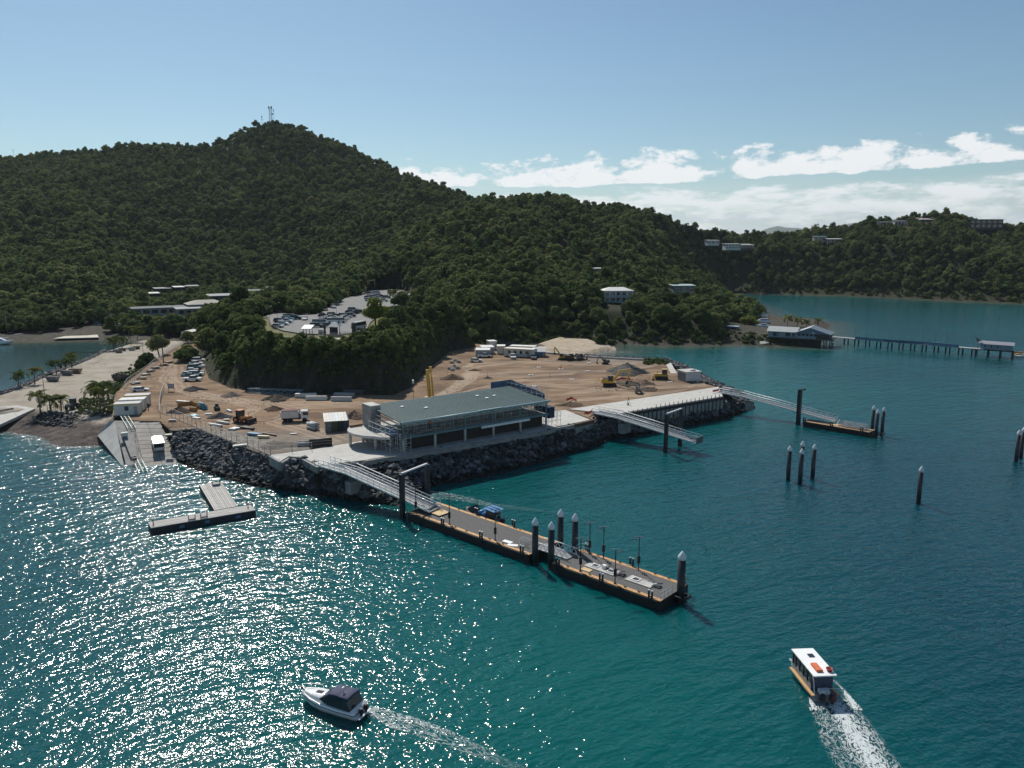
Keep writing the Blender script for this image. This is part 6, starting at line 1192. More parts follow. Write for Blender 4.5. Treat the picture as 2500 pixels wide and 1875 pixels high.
h = thing('hose', 'long dark hose trailing from the tanker across the dirt', 'hose'); MB().path([G(2, 1180, 690, 5.1), G(2, 1120, 720, 5.08), G(2, 1040, 738, 5.08), G(2, 920, 745, 5.08), G(2, 860, 748, 5.08), G(2, 720, 748, 5.08)], .05).build('hose_run', STEEL_D, h); MB().box(tuple(G(2, 715, 748, 5.15)), (.3, .2, .2)).build('coupling', GALV, h)
# --- earthmovers
def tracks_(t, L_, gauge, h=.8, w=.5):
    for s in (-1, 1):
        y = s * gauge / 2; prof = [(-L_ / 2 + .3, 0), (L_ / 2 - .3, 0), (L_ / 2, h * .5), (L_ / 2 - .3, h), (-L_ / 2 + .3, h), (-L_ / 2, h * .5)]; n = 6
        tr = MB().add([(x, y - w / 2, z) for x, z in prof] + [(x, y + w / 2, z) for x, z in prof], [tuple(range(n)), tuple(range(n, 2 * n))[::-1]] + [(i, n + i, n + (i + 1) % n, (i + 1) % n) for i in range(n)]).build('track', mat('track_steel', (.035, .032, .03), .8, .4, 3), t)
        for k in range(7): MB().box((-L_ / 2 + .5 + k * (L_ - 1) / 6, y, h + .02), (.16, w + .04, .06)).build('track_shoe', mat('track_steel', (.035, .032, .03)), tr)
def excavator(label, p, rz, col, s=1.0, boom=((1.2, 1.7), (3.6, 4.0), (6.2, 3.7), (5.5, 1.2)), house_rz=0.0):
    t = thing('excavator', label, 'excavator', p, rz); t.scale = (s, s, s); m = paint(col)
    tracks_(t, 3.9, 2.3); MB().bb(-.8, .8, -.8, .8, .6, 1.05).build('undercarriage', STEEL_D, t)
    MB().bb(-2.4, 1.0, -1.3, 1.3, 1.05, 1.5).bb(-2.5, -.6, -1.28, 1.28, 1.5, 2.3).build('house', m, t, bevel=.08); MB().bb(-2.62, -2.2, -1.3, 1.3, 1.15, 2.1).build('counterweight', m, t, bevel=.1)
    c = MB().bb(-.5, 1.1, .3, 1.25, 1.5, 2.9).build('cab', mat('cab_dark', (.04, .042, .045), .4), t, bevel=.06); MB().bb(-.4, 1.14, .36, 1.28, 2.0, 2.75).build('window', GLASS_D, c); MB().bb(-2.2, -.7, -1.0, 1.0, 2.3, 2.42).build('engine_deck', STEEL_D, t)
    (a, b, c2, d) = boom; B3 = lambda q: (q[0], -.3, q[1])
    MB().bar(B3(a), B3(b), .42, .6).bar(B3(b), B3(c2), .40, .5).build('boom', m, t); MB().bar(B3(c2), B3(d), .32, .45).build('stick', m, t); MB().bar(B3((a[0] + .5, a[1] - .1)), B3(((a[0] + b[0]) / 2 + .3, (a[1] + b[1]) / 2)), .14).build('hydraulic_ram', GALV, t); MB().bar(B3(b), B3((c2[0], c2[1] + .3)), .13).build('hydraulic_ram', GALV, t)
    dx, dz = d; MB().loft([[(dx + x, y, dz + z) for x, z in [(-.1, .1), (.35, -.1), (.3, -.7), (-.3, -1.0), (-.75, -.7), (-.5, -.5)]] for y in (-.85, .25)]).build('bucket', STEEL_D, t)
    return t
a, b = G(18, 760, 715, 5), G(18, 970, 715, 5); excavator('large yellow excavator digging with its boom arched to the right', (a + b) / 2, .0, 'yellow', 1.0, ((.9, 1.7), (3.0, 4.6), (5.9, 5.0), (4.9, 1.6)))
excavator('small dark excavator in the near trench, seen end on', G(18, 1275, 812, 5), 1.35, 'grey', .62, ((.9, 1.7), (2.2, 3.6), (3.6, 3.4), (3.4, 1.2)))
excavator('dark green mini excavator with its arm raised, by the back kerb', G(18, 800, 402, 5), 3.0, 'green', .62, ((.9, 1.7), (2.2, 3.9), (3.8, 4.0), (4.6, 1.0)))
excavator('yellow-boomed crane excavator leaning left among the machines by the beach', G(18, 190, 340, 5), 3.0, 'yellow', .8, ((.5, 1.7), (2.3, 4.2), (3.4, 5.6), (3.6, 3.2)))
excavator('dark excavator parked in the middle of the machines by the beach', G(18, 320, 350, 5), .3, 'black', .8, ((.9, 1.7), (2.4, 3.0), (3.4, 2.2), (3.0, .9))); excavator('dark excavator at the right end of the machines by the beach', G(18, 455, 345, 5), .2, 'grey', .75, ((.9, 1.7), (2.2, 3.0), (3.2, 2.4), (2.8, .9)))
def loader(label, p, rz, col, s=1.0, tracked=True, name='bulldozer', cat='bulldozer', blade=True):
    t = thing(name, label, cat, p, rz); t.scale = (s, s, s); m = paint(col)
    if tracked: tracks_(t, 3.6, 2.0, 1.0, .55)
    else:
        for x, r_ in ((-1.2, .8), (1.3, .7)):
            for s_ in (-1, 1): w = MB().tube((x, s_ * .95 - .22, r_), (x, s_ * .95 + .22, r_), r_, n=14).build('wheel', TYRE, t); MB().tube((x, s_ * 1.19 - .02, r_), (x, s_ * 1.19 + .02, r_), r_ * .45, n=10).build('rim', m, w)
    MB().bb(-.2, 2.0, -.7, .7, .8, 1.75).build('bonnet', m, t, bevel=.08); MB().bb(-1.8, -.2, -.75, .75, .8, 1.5).build('rear_body', m, t, bevel=.06); c = MB().bb(-1.5, -.1, -.7, .7, 1.5, 2.9).build('cab', mat('cab_dark', (.04, .042, .045)), t, bevel=.05); MB().bb(-1.45, -.05, -.73, .73, 1.9, 2.7).build('window', GLASS_D, c); MB().bb(-1.6, 0, -.8, .8, 2.9, 3.0).build('canopy', m, t); MB().tube((1.2, .4, 1.7), (1.2, .4, 2.5), .06, n=6).build('exhaust', STEEL_D, t)
    if blade:
        MB().loft([[(2.3 + x, y, z) for x, z in [(.25, .1), (.45, .15), (.25, .7), (.35, 1.2), (.2, 1.2), (.1, .7)]] for y in (-1.5, 1.5)]).build('blade', m if tracked else STEEL_D, t)
        for s_ in (-1, 1): MB().bar((.3, s_ * 1.0, .7), (2.45, s_ * 1.0, .5), .14, .2).build('push_arm', m, t)
    return t
loader('yellow bulldozer parked by the pale path near the seaward corner', G(18, 1600, 622, 5), 3.0, 'yellow', 1.1)
loader('orange and black telehandler standing near the gravel heap', G(2, 805, 755, 5), -.4, 'orange', 1.0, False, 'telehandler', 'loader')
loader('small green roller on the dirt beside the blue pipes', G(2, 540, 630, 5), -1.1, 'green', .55, False, 'roller', 'roller', False)
loader('dark tractor parked beside the low palms on the gravel', G(1, 585, 990, 3), -1.5, 'grey', .9, False, 'tractor', 'tractor', False)
# --- yellow piling crane behind the terminal
q0, q1, q2 = G(20, 355, 1640, 5), G(20, 430, 1640, 5), None
pc = AT(20, 395, 1640, 190); base = Vector((pc.x, 190.5, 5)); t = thing('crane', 'yellow crane mast with a dark lattice jib rising in front of the quarry face', 'crane', base, 0)
ztop = AT(20, 370, 1230, 190.5).z - 5
MB().hexa([(-.55, -.45, 0), (.45, -.45, 0), (.45, .4, 0), (-.55, .4, 0)], [(-1.15, -.45, ztop), (-.30, -.45, ztop), (-.30, .4, ztop), (-1.15, .4, ztop)]).build('mast', paint('yellow'), t)
MB().bar((.7, 0, .2), (.1, 0, ztop + .5), .28).bar((.9, .3, .2), (.35, .3, ztop * .8), .18).build('back_stay', paint('yellow'), t); MB().box((.0, 0, ztop + .3), (.7, .5, 1.0)).build('mast_head', paint('yellow'), t)
jt_ = AT(20, 240, 400, 190.5) - base; jb = Vector((-.9, 0, ztop)); 
for dx in (-.28, .28):
    for dy in (-.28, .28): MB().bar(jb + Vector((dx, dy, 0)), jt_ + Vector((dx * .3, dy * .3, 0)), .07).build('jib_chord', STEEL_D, t)
for k in range(22): 
    f0, f1 = k / 22, (k + 1) / 22; s_ = 1 if k % 2 else -1; MB().bar(jb.lerp(jt_, f0) + Vector((.28 * s_ * (1 - .7 * f0), -.28 * (1 - .7 * f0), 0)), jb.lerp(jt_, f1) + Vector((-.28 * s_ * (1 - .7 * f1), -.28 * (1 - .7 * f1), 0)), .045).build('jib_lacing', STEEL_D, t)
tracks_(t, 4.6, 3.0, .9, .6); MB().bb(-1.6, 3.0, -1.3, 1.3, .9, 2.4).build('house', paint('yellow'), t, bevel=.06)
# ================================================================== SITE SHEDS, STORES, HEAPS AND FENCES
CREAM = mat('cream_cladding', (.60, .585, .53), .6, .08, 1); CORR = mat('corrugated_grey', (.36, .37, .37), .55, .12, 3, stretch=(8, 1, 1), bump=.6)
def cabin(label, a, b, depth, h, wall, roof, trim=None, name='site_cabin', cat='cabin', wins=2, pitch=0.0, z=5.0):
    a = Vector((a.x, a.y, z)); b = Vector((b.x, b.y, z)); L_ = (b - a).length; t = thing(name, label, cat, a, hd(a, b))
    MB().bb(0, L_, 0, depth, .25, h).build('wall', wall, t, bevel=.03)
    for x in (.3, L_ / 2, L_ - .3):
        for y in (.3, depth - .3): MB().bb(x - .15, x + .15, y - .15, y + .15, -.1, .25).build('foot', CONC_D, t)
    r = MB().hexa([(-.15, -.2, h), (L_ + .15, -.2, h), (L_ + .15, depth + .2, h), (-.15, depth + .2, h)], [(-.15, -.2 + (depth * .45 if pitch else 0), h + .12 + pitch), (L_ + .15, -.2 + (depth * .45 if pitch else 0), h + .12 + pitch), (L_ + .15, depth + .2 - (depth * .45 if pitch else 0), h + .12 + pitch), (-.15, depth + .2 - (depth * .45 if pitch else 0), h + .12 + pitch)]).build('roof', roof, t)
    if trim: MB().bb(-.18, L_ + .18, -.24, -.2, h - .05, h + .18).build('fascia', trim, r)
    for k in range(wins):
        x = L_ * (k + 1) / (wins + 1); w = MB().bb(x - .45, x + .45, -.03, .03, h * .45, h * .82).build('window', GLASS_D, t); MB().bb(x - .5, x + .5, -.05, -.02, h * .41, h * .45).build('sill', GALV, w)
    MB().bb(L_ * .86 - .4, L_ * .86 + .4, -.03, .03, .3, h * .8).build('door', mat('door_grey', (.30, .31, .32), .5), t)
    return t
YEL = mat('yellow_fascia', (.60, .40, .06), .6, .1, 2); WROOF = mat('white_roof', (.62, .61, .585), .8, .08, 1)
a, b = G(1, 928, 1060, 4.6), G(1, 1132, 1050, 4.6); n_ = Vector((-(b - a).normalized().y, (b - a).normalized().x, 0))
cabin('nearest of the three white site cabins beside the boat ramp, with a yellow roof edge', a, b, 3.0, 2.9, CREAM, CORR, YEL, wins=1, z=4.8); cabin('middle of the three white site cabins beside the boat ramp, with a pale roof', a + n_ * 5.4, b + n_ * 5.4, 3.0, 2.9, CREAM, WROOF, None, wins=2, z=4.8); cabin('rear of the three white site cabins beside the boat ramp, with a yellow roof edge', a + n_ * 10.8, b + n_ * 10.8, 3.0, 2.9, CREAM, CORR, YEL, wins=2, z=4.8)
cabin('grey storage container beside the parked pickups, front one', G(4, 290, 240, 5), G(4, 378, 240, 5), 6, 2.6, CORR, WROOF, None, 'container', 'container', 0); cabin('grey storage container standing behind its twin at the back of the site', G(4, 330, 222, 5), G(4, 408, 220, 5), 6, 2.6, CORR, WROOF, None, 'container', 'container', 0)
cabin('small white box cabin behind the containers', G(4, 377, 195, 5), G(4, 424, 193, 5), 4, 3.4, CREAM, WROOF, None, wins=0); cabin('short cream cabin at the left end of the site offices', G(4, 426, 222, 5), G(4, 475, 222, 5), 5, 3.0, CREAM, WROOF, YEL, wins=0); cabin('long cream site office with a yellow roof edge at the back of the site', G(4, 468, 236, 5), G(4, 650, 246, 5), 4, 3.0, CREAM, WROOF, YEL, wins=4)
cabin('second long cream site office behind the first', G(4, 505, 222, 5), G(4, 660, 228, 5), 4, 3.1, CREAM, WROOF, YEL, wins=3)
cabin('blue and white gabled tent at the right end of the site offices', G(4, 655, 240, 5), G(4, 735, 240, 5), 5, 2.0, mat('tent_blue', (.07, .13, .22), .7), WROOF, None, 'site_tent', 'tent', 0, 1.1)
# kiosk near the corner
a, b = G(18, 1825, 620, 5), G(18, 1945, 660, 5); t = cabin('pale grey plant kiosk with louvred front near the seaward corner', a, b, 5.0, 3.0, mat('kiosk_grey', (.50, .51, .50), .6, .08, 1), CONC, None, 'plant_kiosk', 'kiosk', 0); L_ = (b - a).length
MB().bb(.3, L_ - .2, -.08, -.02, .5, 2.5).build('louvre_panel', mat('louvre', (.16, .17, .18), .6), t)
for k in range(7): MB().bb(.3, L_ - .2, -.13, -.07, .6 + k * .27, .68 + k * .27).build('louvre_blade', mat('louvre', (.16, .17, .18)), t)
MB().lathe((L_ * .7, 3, 3.1), [(.9, 0), (.9, .35), (.5, .55), (0, .6)], 12).build('roof_dome', WROOF, t, True)
# open-fronted container store
a, b = G(2, 1640, 850, 5), G(2, 1880, 835, 5); dv = (b - a).normalized(); t = thing('container_shed', 'row of four open containers under patched pale roof sheets beside the terminal', 'shed', a, hd(a, b)); L_ = (b - a).length; cols = [(.33, .33, .31), (.11, .14, .10), (.035, .055, .045), (.05, .10, .16)]
for k in range(4): MB().bb(L_ * k / 4 + .03, L_ * (k + 1) / 4 - .03, 0, 5.6, 0, 2.4).build('container', mat('bay_%d' % k, tuple(c * .6 for c in cols[k]), .7, .3, 2), t)
MB().bb(-.12, 0, -.2, 5.6, 0, 2.5).build('end_wall', mat('patched_panel', (.50, .49, .45), .8, .3, 1.5), t)
for k in range(8): MB().hexa([(L_ * k / 8 - .3, -.6, 2.42), (L_ * (k + 1) / 8 - .33, -.6, 2.42), (L_ * (k + 1) / 8 - .33, 5.8, 3.0), (L_ * k / 8 - .3, 5.8, 3.0)], [(L_ * k / 8 - .3, -.6, 2.48), (L_ * (k + 1) / 8 - .33, -.6, 2.48), (L_ * (k + 1) / 8 - .33, 5.8, 3.06), (L_ * k / 8 - .3, 5.8, 3.06)]).build('roof_sheet', [mat('old_sheet', (.48, .45, .40), .6, .25, 1), WROOF, mat('bluish_sheet', (.36, .43, .48), .5, .1, 1)][(k * 5 // 8) % 3], t)
def heap(label, p, rx, ry, h, col, seed=0, name='gravel_heap', cat='heap'):
    g = np.random.default_rng(seed); n, m_ = 9, 22; V = []; F = []
    for i in range(n + 1):
        for j in range(m_):
            a = 2 * math.pi * j / m_; r = i / n; k = 1 + .18 * math.sin(3 * a + seed) + .1 * math.sin(5 * a + 2 * seed); V.append((rx * r * k * math.cos(a), ry * r * k * math.sin(a), h * max(0, (1 - r) ** 1.0) * (1 + .12 * math.sin(4 * a + seed * 3) * r) + g.uniform(-.05, .05) * h * (r < .98) - (.12 if i == n else 0)))
    F = [(i * m_ + j, i * m_ + (j + 1) % m_, (i + 1) * m_ + (j + 1) % m_, (i + 1) * m_ + j) for i in range(n) for j in range(m_)]
    me = bpy.data.meshes.new('heap'); me.from_pydata(V, [], F); me.materials.append(mat('heap_%s_%d' % (name, int(col[0] * 1000)), col, .95, .35, 1.5, bump=.8, bscale=4, spec=.1)); me.update(); o = obj(name, me, None, p); return tag(o, label, cat)
heap('tall grey gravel heap near the far kerb', G(18, 1110, 525, 5), 6.5, 7, 3.2, (.095, .092, .088), 1); heap('low brown spoil heap right of the large excavator', G(18, 1360, 680, 5), 2.8, 3, 1.3, (.14, .10, .075), 2, 'spoil_heap'); heap('dark grey gravel heap beside the telehandler', G(2, 575, 700, 5), 3.2, 2.6, 1.2, (.055, .055, .06), 3)
heap('brown mulch heap inside the fenced corner', G(2, 160, 650, 5), 3.0, 2.6, 1.5, (.075, .055, .042), 4, 'spoil_heap'); heap('twiggy dark heap in front of the blue truss', G(2, 1140, 525, 5), 3.6, 3, 1.7, (.085, .072, .055), 5, 'spoil_heap'); heap('small brown spoil heap behind the tanker truck', G(2, 1110, 625, 5), 2.3, 2, 1.1, (.115, .08, .055), 6, 'spoil_heap'); heap('low dark rubble heap at the foot of the quarry face', G(2, 300, 425, 5), 3.6, 2.6, 1.2, (.06, .055, .052), 7, 'rubble_heap')
heap('pale rubble heap in the shade of the quarry face', G(2, 690, 480, 5), 3.2, 2.6, 1.1, (.16, .13, .11), 8, 'rubble_heap'); heap('brown spoil heap beside the yellow crane', G(3, 1120, 275, 5), 4, 3.2, 1.5, (.115, .085, .065), 9, 'spoil_heap'); heap('brown spoil heap beside the container shed', G(2, 1930, 700, 5), 3.0, 3, 1.7, (.14, .105, .075), 10, 'spoil_heap'); heap('dark spoil ring round the hole behind the terminal', G(4, 895, 545, 5), 4.0, 2.4, .8, (.105, .075, .055), 11, 'spoil_heap'); heap('brown mound in the near trench by the small excavator', G(18, 1400, 770, 5), 3.4, 2.4, .9, (.10, .075, .058), 12, 'spoil_heap'); heap('dark churned earth under the large excavator bucket', G(18, 1150, 690, 5), 4.5, 2.8, 1.0, (.085, .07, .062), 13, 'spoil_heap'); heap('grey gravel pile inside the apron fence', G(2, 1180, 985, 5), 4.5, 3.4, .5, (.12, .105, .09), 14); heap('small dark earth mound out on the graded site', G(3, 1440, 270, 5), 1.6, 1.2, .6, (.10, .075, .055), 15, 'spoil_heap'); heap('small red-brown earth mound at the back of the graded site', G(3, 1330, 200, 5), 2.6, 1.6, .6, (.12, .075, .05), 16, 'spoil_heap')
# stacks of materials: each bundle is a thing with its pieces as parts
def bundle(label, p, rz, kind, n, L_, w, col, name, cat, h=.12, z=5.0, jit=.1):
    g = random.Random(label); t = thing(name, label, cat, (p.x, p.y, z), rz); m = col if not isinstance(col, tuple) else mat('stock_%d_%d_%d' % tuple(int(c * 99) for c in col), col, .6, .15, 2, objrand=.15)
    per = max(1, int(math.ceil(n / 3)))
    for k in range(n):
        l, i = divmod(k, per); y = (i - (per - 1) / 2) * w * 1.12; zz = .06 + l * (h + .02); r_ = g.uniform(-jit, jit)
        if kind == 'pipe': MB().tube((-L_ / 2, y, zz + w / 2 + l * w * .8), (L_ / 2, y + r_ * .3, zz + w / 2 + l * w * .8), w / 2, n=10).build('pipe', m, t, True)
        else: MB().box((g.uniform(-.2, .2), y, zz + h / 2), (L_, w, h), r_).build('board' if kind == 'board' else 'panel', m, t)
    return t
bl_ = (.13, .33, .42); wt = (.66, .66, .63); rd = (.22, .055, .04); wd_ = (.50, .40, .26)
bundle('bundle of pale blue pipes beside the orange mesh', G(2, 400, 615, 5), -.85, 'pipe', 5, 3.4, .5, bl_, 'pipe_bundle', 'pipes'); bundle('large grey concrete pipes stacked beside the container shed', G(2, 1510, 820, 5), -.75, 'pipe', 4, 3.0, .75, (.40, .42, .43), 'pipe_bundle', 'pipes'); bundle('grey and white pipe lengths inside the apron corner', G(2, 1420, 990, 5), .1, 'pipe', 5, 2.6, .3, (.42, .43, .43), 'pipe_bundle', 'pipes'); bundle('black pipe lengths lying at the apron edge', G(2, 1590, 1000, 5), .35, 'pipe', 3, 4.5, .55, (.03, .03, .032), 'pipe_bundle', 'pipes')
for i, (x, y, r_, k_, n, L_, w, c, nm, lb) in enumerate([(190, 550, -.35, 'board', 5, 3.4, .6, wt, 'panel_stack', 'stack of pale sheets leaning over the mulch heap'), (520, 790, -.5, 'board', 6, 4.2, .22, wt, 'timber_stack', 'stack of long white battens near the fence'), (600, 765, -.45, 'board', 6, 3.6, .3, (.5, .5, .48), 'timber_stack', 'stack of grey planks behind the white battens'), (710, 830, -.4, 'panel', 6, 1.6, .8, wt, 'panel_stack', 'jumbled stack of white panels near the fence'), (830, 820, -.5, 'board', 9, 4.6, .25, (.045, .045, .05), 'timber_stack', 'stack of black beams in the fenced stores'), (920, 880, -.4, 'panel', 5, 3.0, .7, (.10, .22, .34), 'panel_stack', 'stack of blue formwork panels in the fenced stores'), (1010, 910, -.2, 'panel', 3, 2.4, .8, wd_, 'panel_stack', 'stack of yellow plywood at the end of the fenced stores'), (1060, 880, -.5, 'board', 4, 4.5, .2, (.16, .11, .08), 'timber_stack', 'dark timber lengths beyond the yellow plywood'), (660, 645, -.8, 'panel', 3, 2.4, .5, wt, 'panel_stack', 'white panel pair beside the gravel heap'), (450, 675, .0, 'panel', 2, 1.4, .7, wt, 'panel_stack', 'single white pallet near the gravel heap'), (305, 690, -.6, 'panel', 4, 1.8, .7, (.32, .5, .5), 'panel_stack', 'crumpled pale teal sheeting beside the fence'), (330, 715, -.5, 'board', 4, 2.4, .4, wt, 'panel_stack', 'white sheets beside the teal sheeting'), (640, 740, .2, 'panel', 3, 1.3, .9, wd_, 'panel_stack', 'small stack of plywood behind the battens'), (90, 745, .1, 'panel', 3, 1.5, .7, (.33, .3, .27), 'panel_stack', 'grey pallets at the top of the rock slope'), (50, 873, .2, 'panel', 2, 1.4, .9, (.55, .5, .38), 'panel_stack', 'pale timber pallet beside the ramp'), (1320, 872, .1, 'panel', 1, 1.4, .5, wt, 'panel_stack', 'white frame lying alone on the dirt'), (775, 995, .5, 'panel', 2, 2.6, 1.0, (.52, .5, .45), 'panel_stack', 'pale concrete slab at the top of the rock slope')]):
    bundle(lb, G(2, x, y, 5), r_, k_, n, L_, w, c, nm, 'materials', .14, 4.7 if (x, y) in ((50, 873),) else 5.02)
t = thing('steel_truss', 'long pale blue steel truss lying at the foot of the quarry face', 'truss', G(2, 850, 455, 5), hd(G(2, 850, 455, 5), G(2, 1400, 478, 5))); L_ = (G(2, 850, 455, 5) - G(2, 1400, 478, 5)).length; mt = mat('truss_blue', (.18, .28, .33), .5)
for y in (0, 1.3):
    for z in (.15, 1.25): MB().bar((0, y, z), (L_, y, z), .16).build('chord', mt, t)
    for k in range(16): MB().bar((L_ * k / 16, y, .15 + 1.1 * (k % 2)), (L_ * (k + 1) / 16, y, .15 + 1.1 * ((k + 1) % 2)), .1).build('web', mt, t)
for lb, x, y, r_, c, n in [('white steel sections stacked under the quarry face', 1440, 500, .05, wt, 6), ('white bundled sections in front of the orange stacks', 1550, 525, .0, wt, 5), ('orange-brown steel stack at the left under the quarry face', 1480, 440, .05, rd, 6), ('orange-brown steel stack at the right under the quarry face', 1660, 445, .05, rd, 7), ('grey steel sections at the right end of the stacks', 1830, 495, -.1, (.3, .33, .35), 6), ('dark grey steel sections nearest the crane', 1930, 465, -.1, (.09, .1, .11), 6), ('pale purlins lying flat in front of the grey sections', 1800, 535, -.08, (.5, .52, .52), 3)]:
    bundle(lb, G(2, x, y, 5), r_, 'board', n, 5.5, .45, c, 'steel_stack', 'steel', .35)
for i, (x, y) in enumerate([(1150, 110), (1120, 130), (1180, 125), (1140, 160), (1100, 185), (1170, 180), (1125, 195)]):
    p = G(3, x, y + 8, 5); t = thing('bulk_bag', '%s bulk bag of the pale heap beside the quarry toe, counted from the back' % ORD[i], 'bag', p, i * .6, 'bulk bags beside the quarry toe'); MB().box((0, 0, .45), (1.5, 1.2, .9), 0, .8).build('bag', mat('bag_%d' % (i % 3), [(.5, .49, .46), (.42, .40, .30), (.34, .37, .33)][i % 3], .9, .15, 2, bump=.6), t, bevel=.15); MB().box((0, 0, .95), (.4, .4, .15), .3, .5).build('spout', mat('bag_0', (.5, .49, .46)), t)
for i, (n, x, y) in enumerate([(18, 170, 478), (18, 550, 505), (18, 325, 620), (18, 570, 390), (18, 1720, 655), (4, 740, 262), (4, 640, 355), (3, 1610, 455), (3, 1860, 345), (3, 1900, 175)]):
    p = G(n, x, y, 5); t = thing('pit_cover', 'white %s lying on the graded dirt, %s of the scattered covers' % (['pit cover', 'pit ring'][i % 2], ORD[i]), 'cover', (p.x, p.y, 5.05), i * .5, 'white pit covers scattered over the site'); MB().bb(-.75, .75, -.6, .6, 0, .14).build('lid', WROOF, t); MB().bb(-.3, .3, -.25, .25, .14, .2).build('hatch', CONC_D, t)
CONE = mat('cone_orange', (.60, .15, .03), .6)
for i, (n, x, y) in enumerate([(18, 12, 590), (18, 160, 470), (18, 180, 470), (18, 1290, 565), (3, 1440, 262), (18, 1500, 750), (3, 2100, 185)]):
    p = G(n, x, y, 5); t = thing('marker_post', 'short dark marker post with a cone on the graded dirt, %s of the scattered markers' % ORD[i], 'marker', (p.x, p.y, 5), 0, 'marker posts scattered over the site'); MB().lathe((0, 0, 0), [(.3, 0), (.28, .06), (.14, .1), (.05, .8)], 10).build('cone', CONE, t); MB().bar((0, 0, .6), (0, 0, 1.5), .06).build('stake', STEEL_D, t)
# tripod instruments and stub rails on the quay deck
p = G(15, 945, 240, 5.22); t = thing('tripod', 'surveying tripod with weight standing on the pale quay deck', 'tripod', p)
for k in range(3): MB().bar((0, 0, 1.7), (.6 * math.cos(2.1 * k), .6 * math.sin(2.1 * k), 0), .05).build('leg', STEEL_D, t)
MB().box((0, 0, 1.85), (.22, .22, .3)).build('head', STEEL_D, t); MB().box((0, 0, .3), (.3, .3, .5)).build('weight', STEEL_D, t)
# skips on the gravel
def skip(label, p, rz, col, z=3.0, s=1.0):
    t = thing('skip_bin', label, 'skip', (p.x, p.y, z), rz); t.scale = (s, s, s); m = paint(col)
    MB().hexa([(-1.3, -.8, .1), (1.3, -.8, .1), (1.3, .8, .1), (-1.3, .8, .1)], [(-1.95, -.95, 1.5), (1.95, -.95, 1.5), (1.95, .95, 1.5), (-1.95, .95, 1.5)]).build('bin', m, t)
    for x in (-1, 1): MB().bar((x, -.95, 1.5), (x, -1.0, .2), .12).build('rib', m, t)
    MB().bb(-1.85, 1.85, -.85, .85, 1.40, 1.53).build('contents', mat('rubbish', (.11, .10, .085), .95, .4, 4, bump=.8), t); MB().bb(-1.98, 1.98, -.99, -.91, 1.45, 1.56).build('rim', m, t)
for lb, x, y, rz, c in [('blue-grey skip under the palms by the inlet, nearest the camera', 430, 765, -.1, 'skip'), ('blue-grey skip behind the nearest one, beside the brown skip', 545, 715, -.15, 'skip'), ('rust-brown skip at the right of the three by the palms', 615, 700, -.1, 'brown')]: skip(lb, G(1, x, y, 3), rz, c)
for lb, x, y, c in [('grey bin nearest the inlet at the far end of the gravel', 965, 535, 'grey'), ('green skip at the far end of the gravel', 995, 520, 'green'), ('silver skip at the far end of the gravel beside the lamp pole', 1070, 515, 'silver'), ('dark skip at the right of the far bins', 1108, 505, 'black')]: skip(lb, G(1, x, y, 3), .1, c, 3.0, .75)
t = thing('trailer_rack', 'empty dark rack trailer standing between the low palms', 'rack', G(1, 450, 995, 3), .1)
for x in (-2, -1, 0, 1, 2): MB().bar((x, 0, 0), (x, 0, 1.2), .1).bar((x, 1.2, 0), (x, 1.2, 1.2), .1).build('upright', RUST, t)
for z in (.5, 1.15): MB().bar((-2, 0, z), (2, 0, z), .08).bar((-2, 1.2, z), (2, 1.2, z), .08).build('rail', RUST, t)
# rubbish piles along the haul road
for i, (x, y, c, nm) in enumerate([(1100, 790, (.33, .33, .32), 'grey wrapped'), (1150, 750, (.42, .34, .24), 'timber'), (1185, 720, (.5, .46, .34), 'long pale'), (1225, 690, (.30, .24, .2), 'brown'), (1260, 665, (.2, .19, .19), 'dark'), (1330, 640, (.25, .15, .12), 'rusty red'), (1370, 620, (.18, .12, .10), 'dark red'), (1480, 520, (.22, .17, .14), 'brown-grey'), (1520, 500, (.3, .16, .12), 'red-brown'), (1100, 830, (.38, .38, .38), 'light grey')]):
    p = G(1, x, y, 5); bundle('%s heap of building materials, %s along the fence by the haul road' % (nm, ORD[i]), p, .75, 'panel', 6, 2.6, .5, c, 'material_pile', 'materials', .2, 5.0, .5)
# loose stones and scraps scattered over the yard: too many and too small to count
def litter():
    g = random.Random(77); V = []; F = []; off = 0
    spots = [(G(2, g.uniform(60, 1150), g.uniform(560, 960), 5), 1) for k in range(420)] + [(G(2, g.uniform(200, 1950), g.uniform(430, 560), 5), 1) for k in range(300)] + [(G(1, g.uniform(1080, 1420), g.uniform(560, 860), 5), 1) for k in range(260)] + [(G(18, g.uniform(650, 1500), g.uniform(560, 790), 5), 1) for k in range(380)] + [(G(3, g.uniform(960, 1250), g.uniform(100, 400), 5), 1) for k in range(240)]
    from mathutils import Euler
    for p, q in spots:
        if not inside(np.array([p.x]), np.array([p.y]), site_poly)[0]: continue
        v, f = RV[g.randrange(len(RV))]; sz = g.choice((.18, .22, .3, .42)); M = np.array(Euler((g.uniform(-.4, .4), g.uniform(-.4, .4), g.uniform(0, 6))).to_matrix()); w = (v * sz * np.array([1, 1, .7])) @ M.T + np.array((p.x, p.y, 5.03)); V += w.tolist(); F += [tuple(i + off for i in r_) for r_ in f]; off += len(v)
    me = bpy.data.meshes.new('rubble'); me.from_pydata(V, [], F); me.materials.append(mat('rubble', (.15, .12, .095), .95, .4, .8)); me.update(); o = obj('rubble', me); o['kind'] = 'stuff'; o['label'] = 'loose stones and scraps scattered over the dirt yard'
litter()
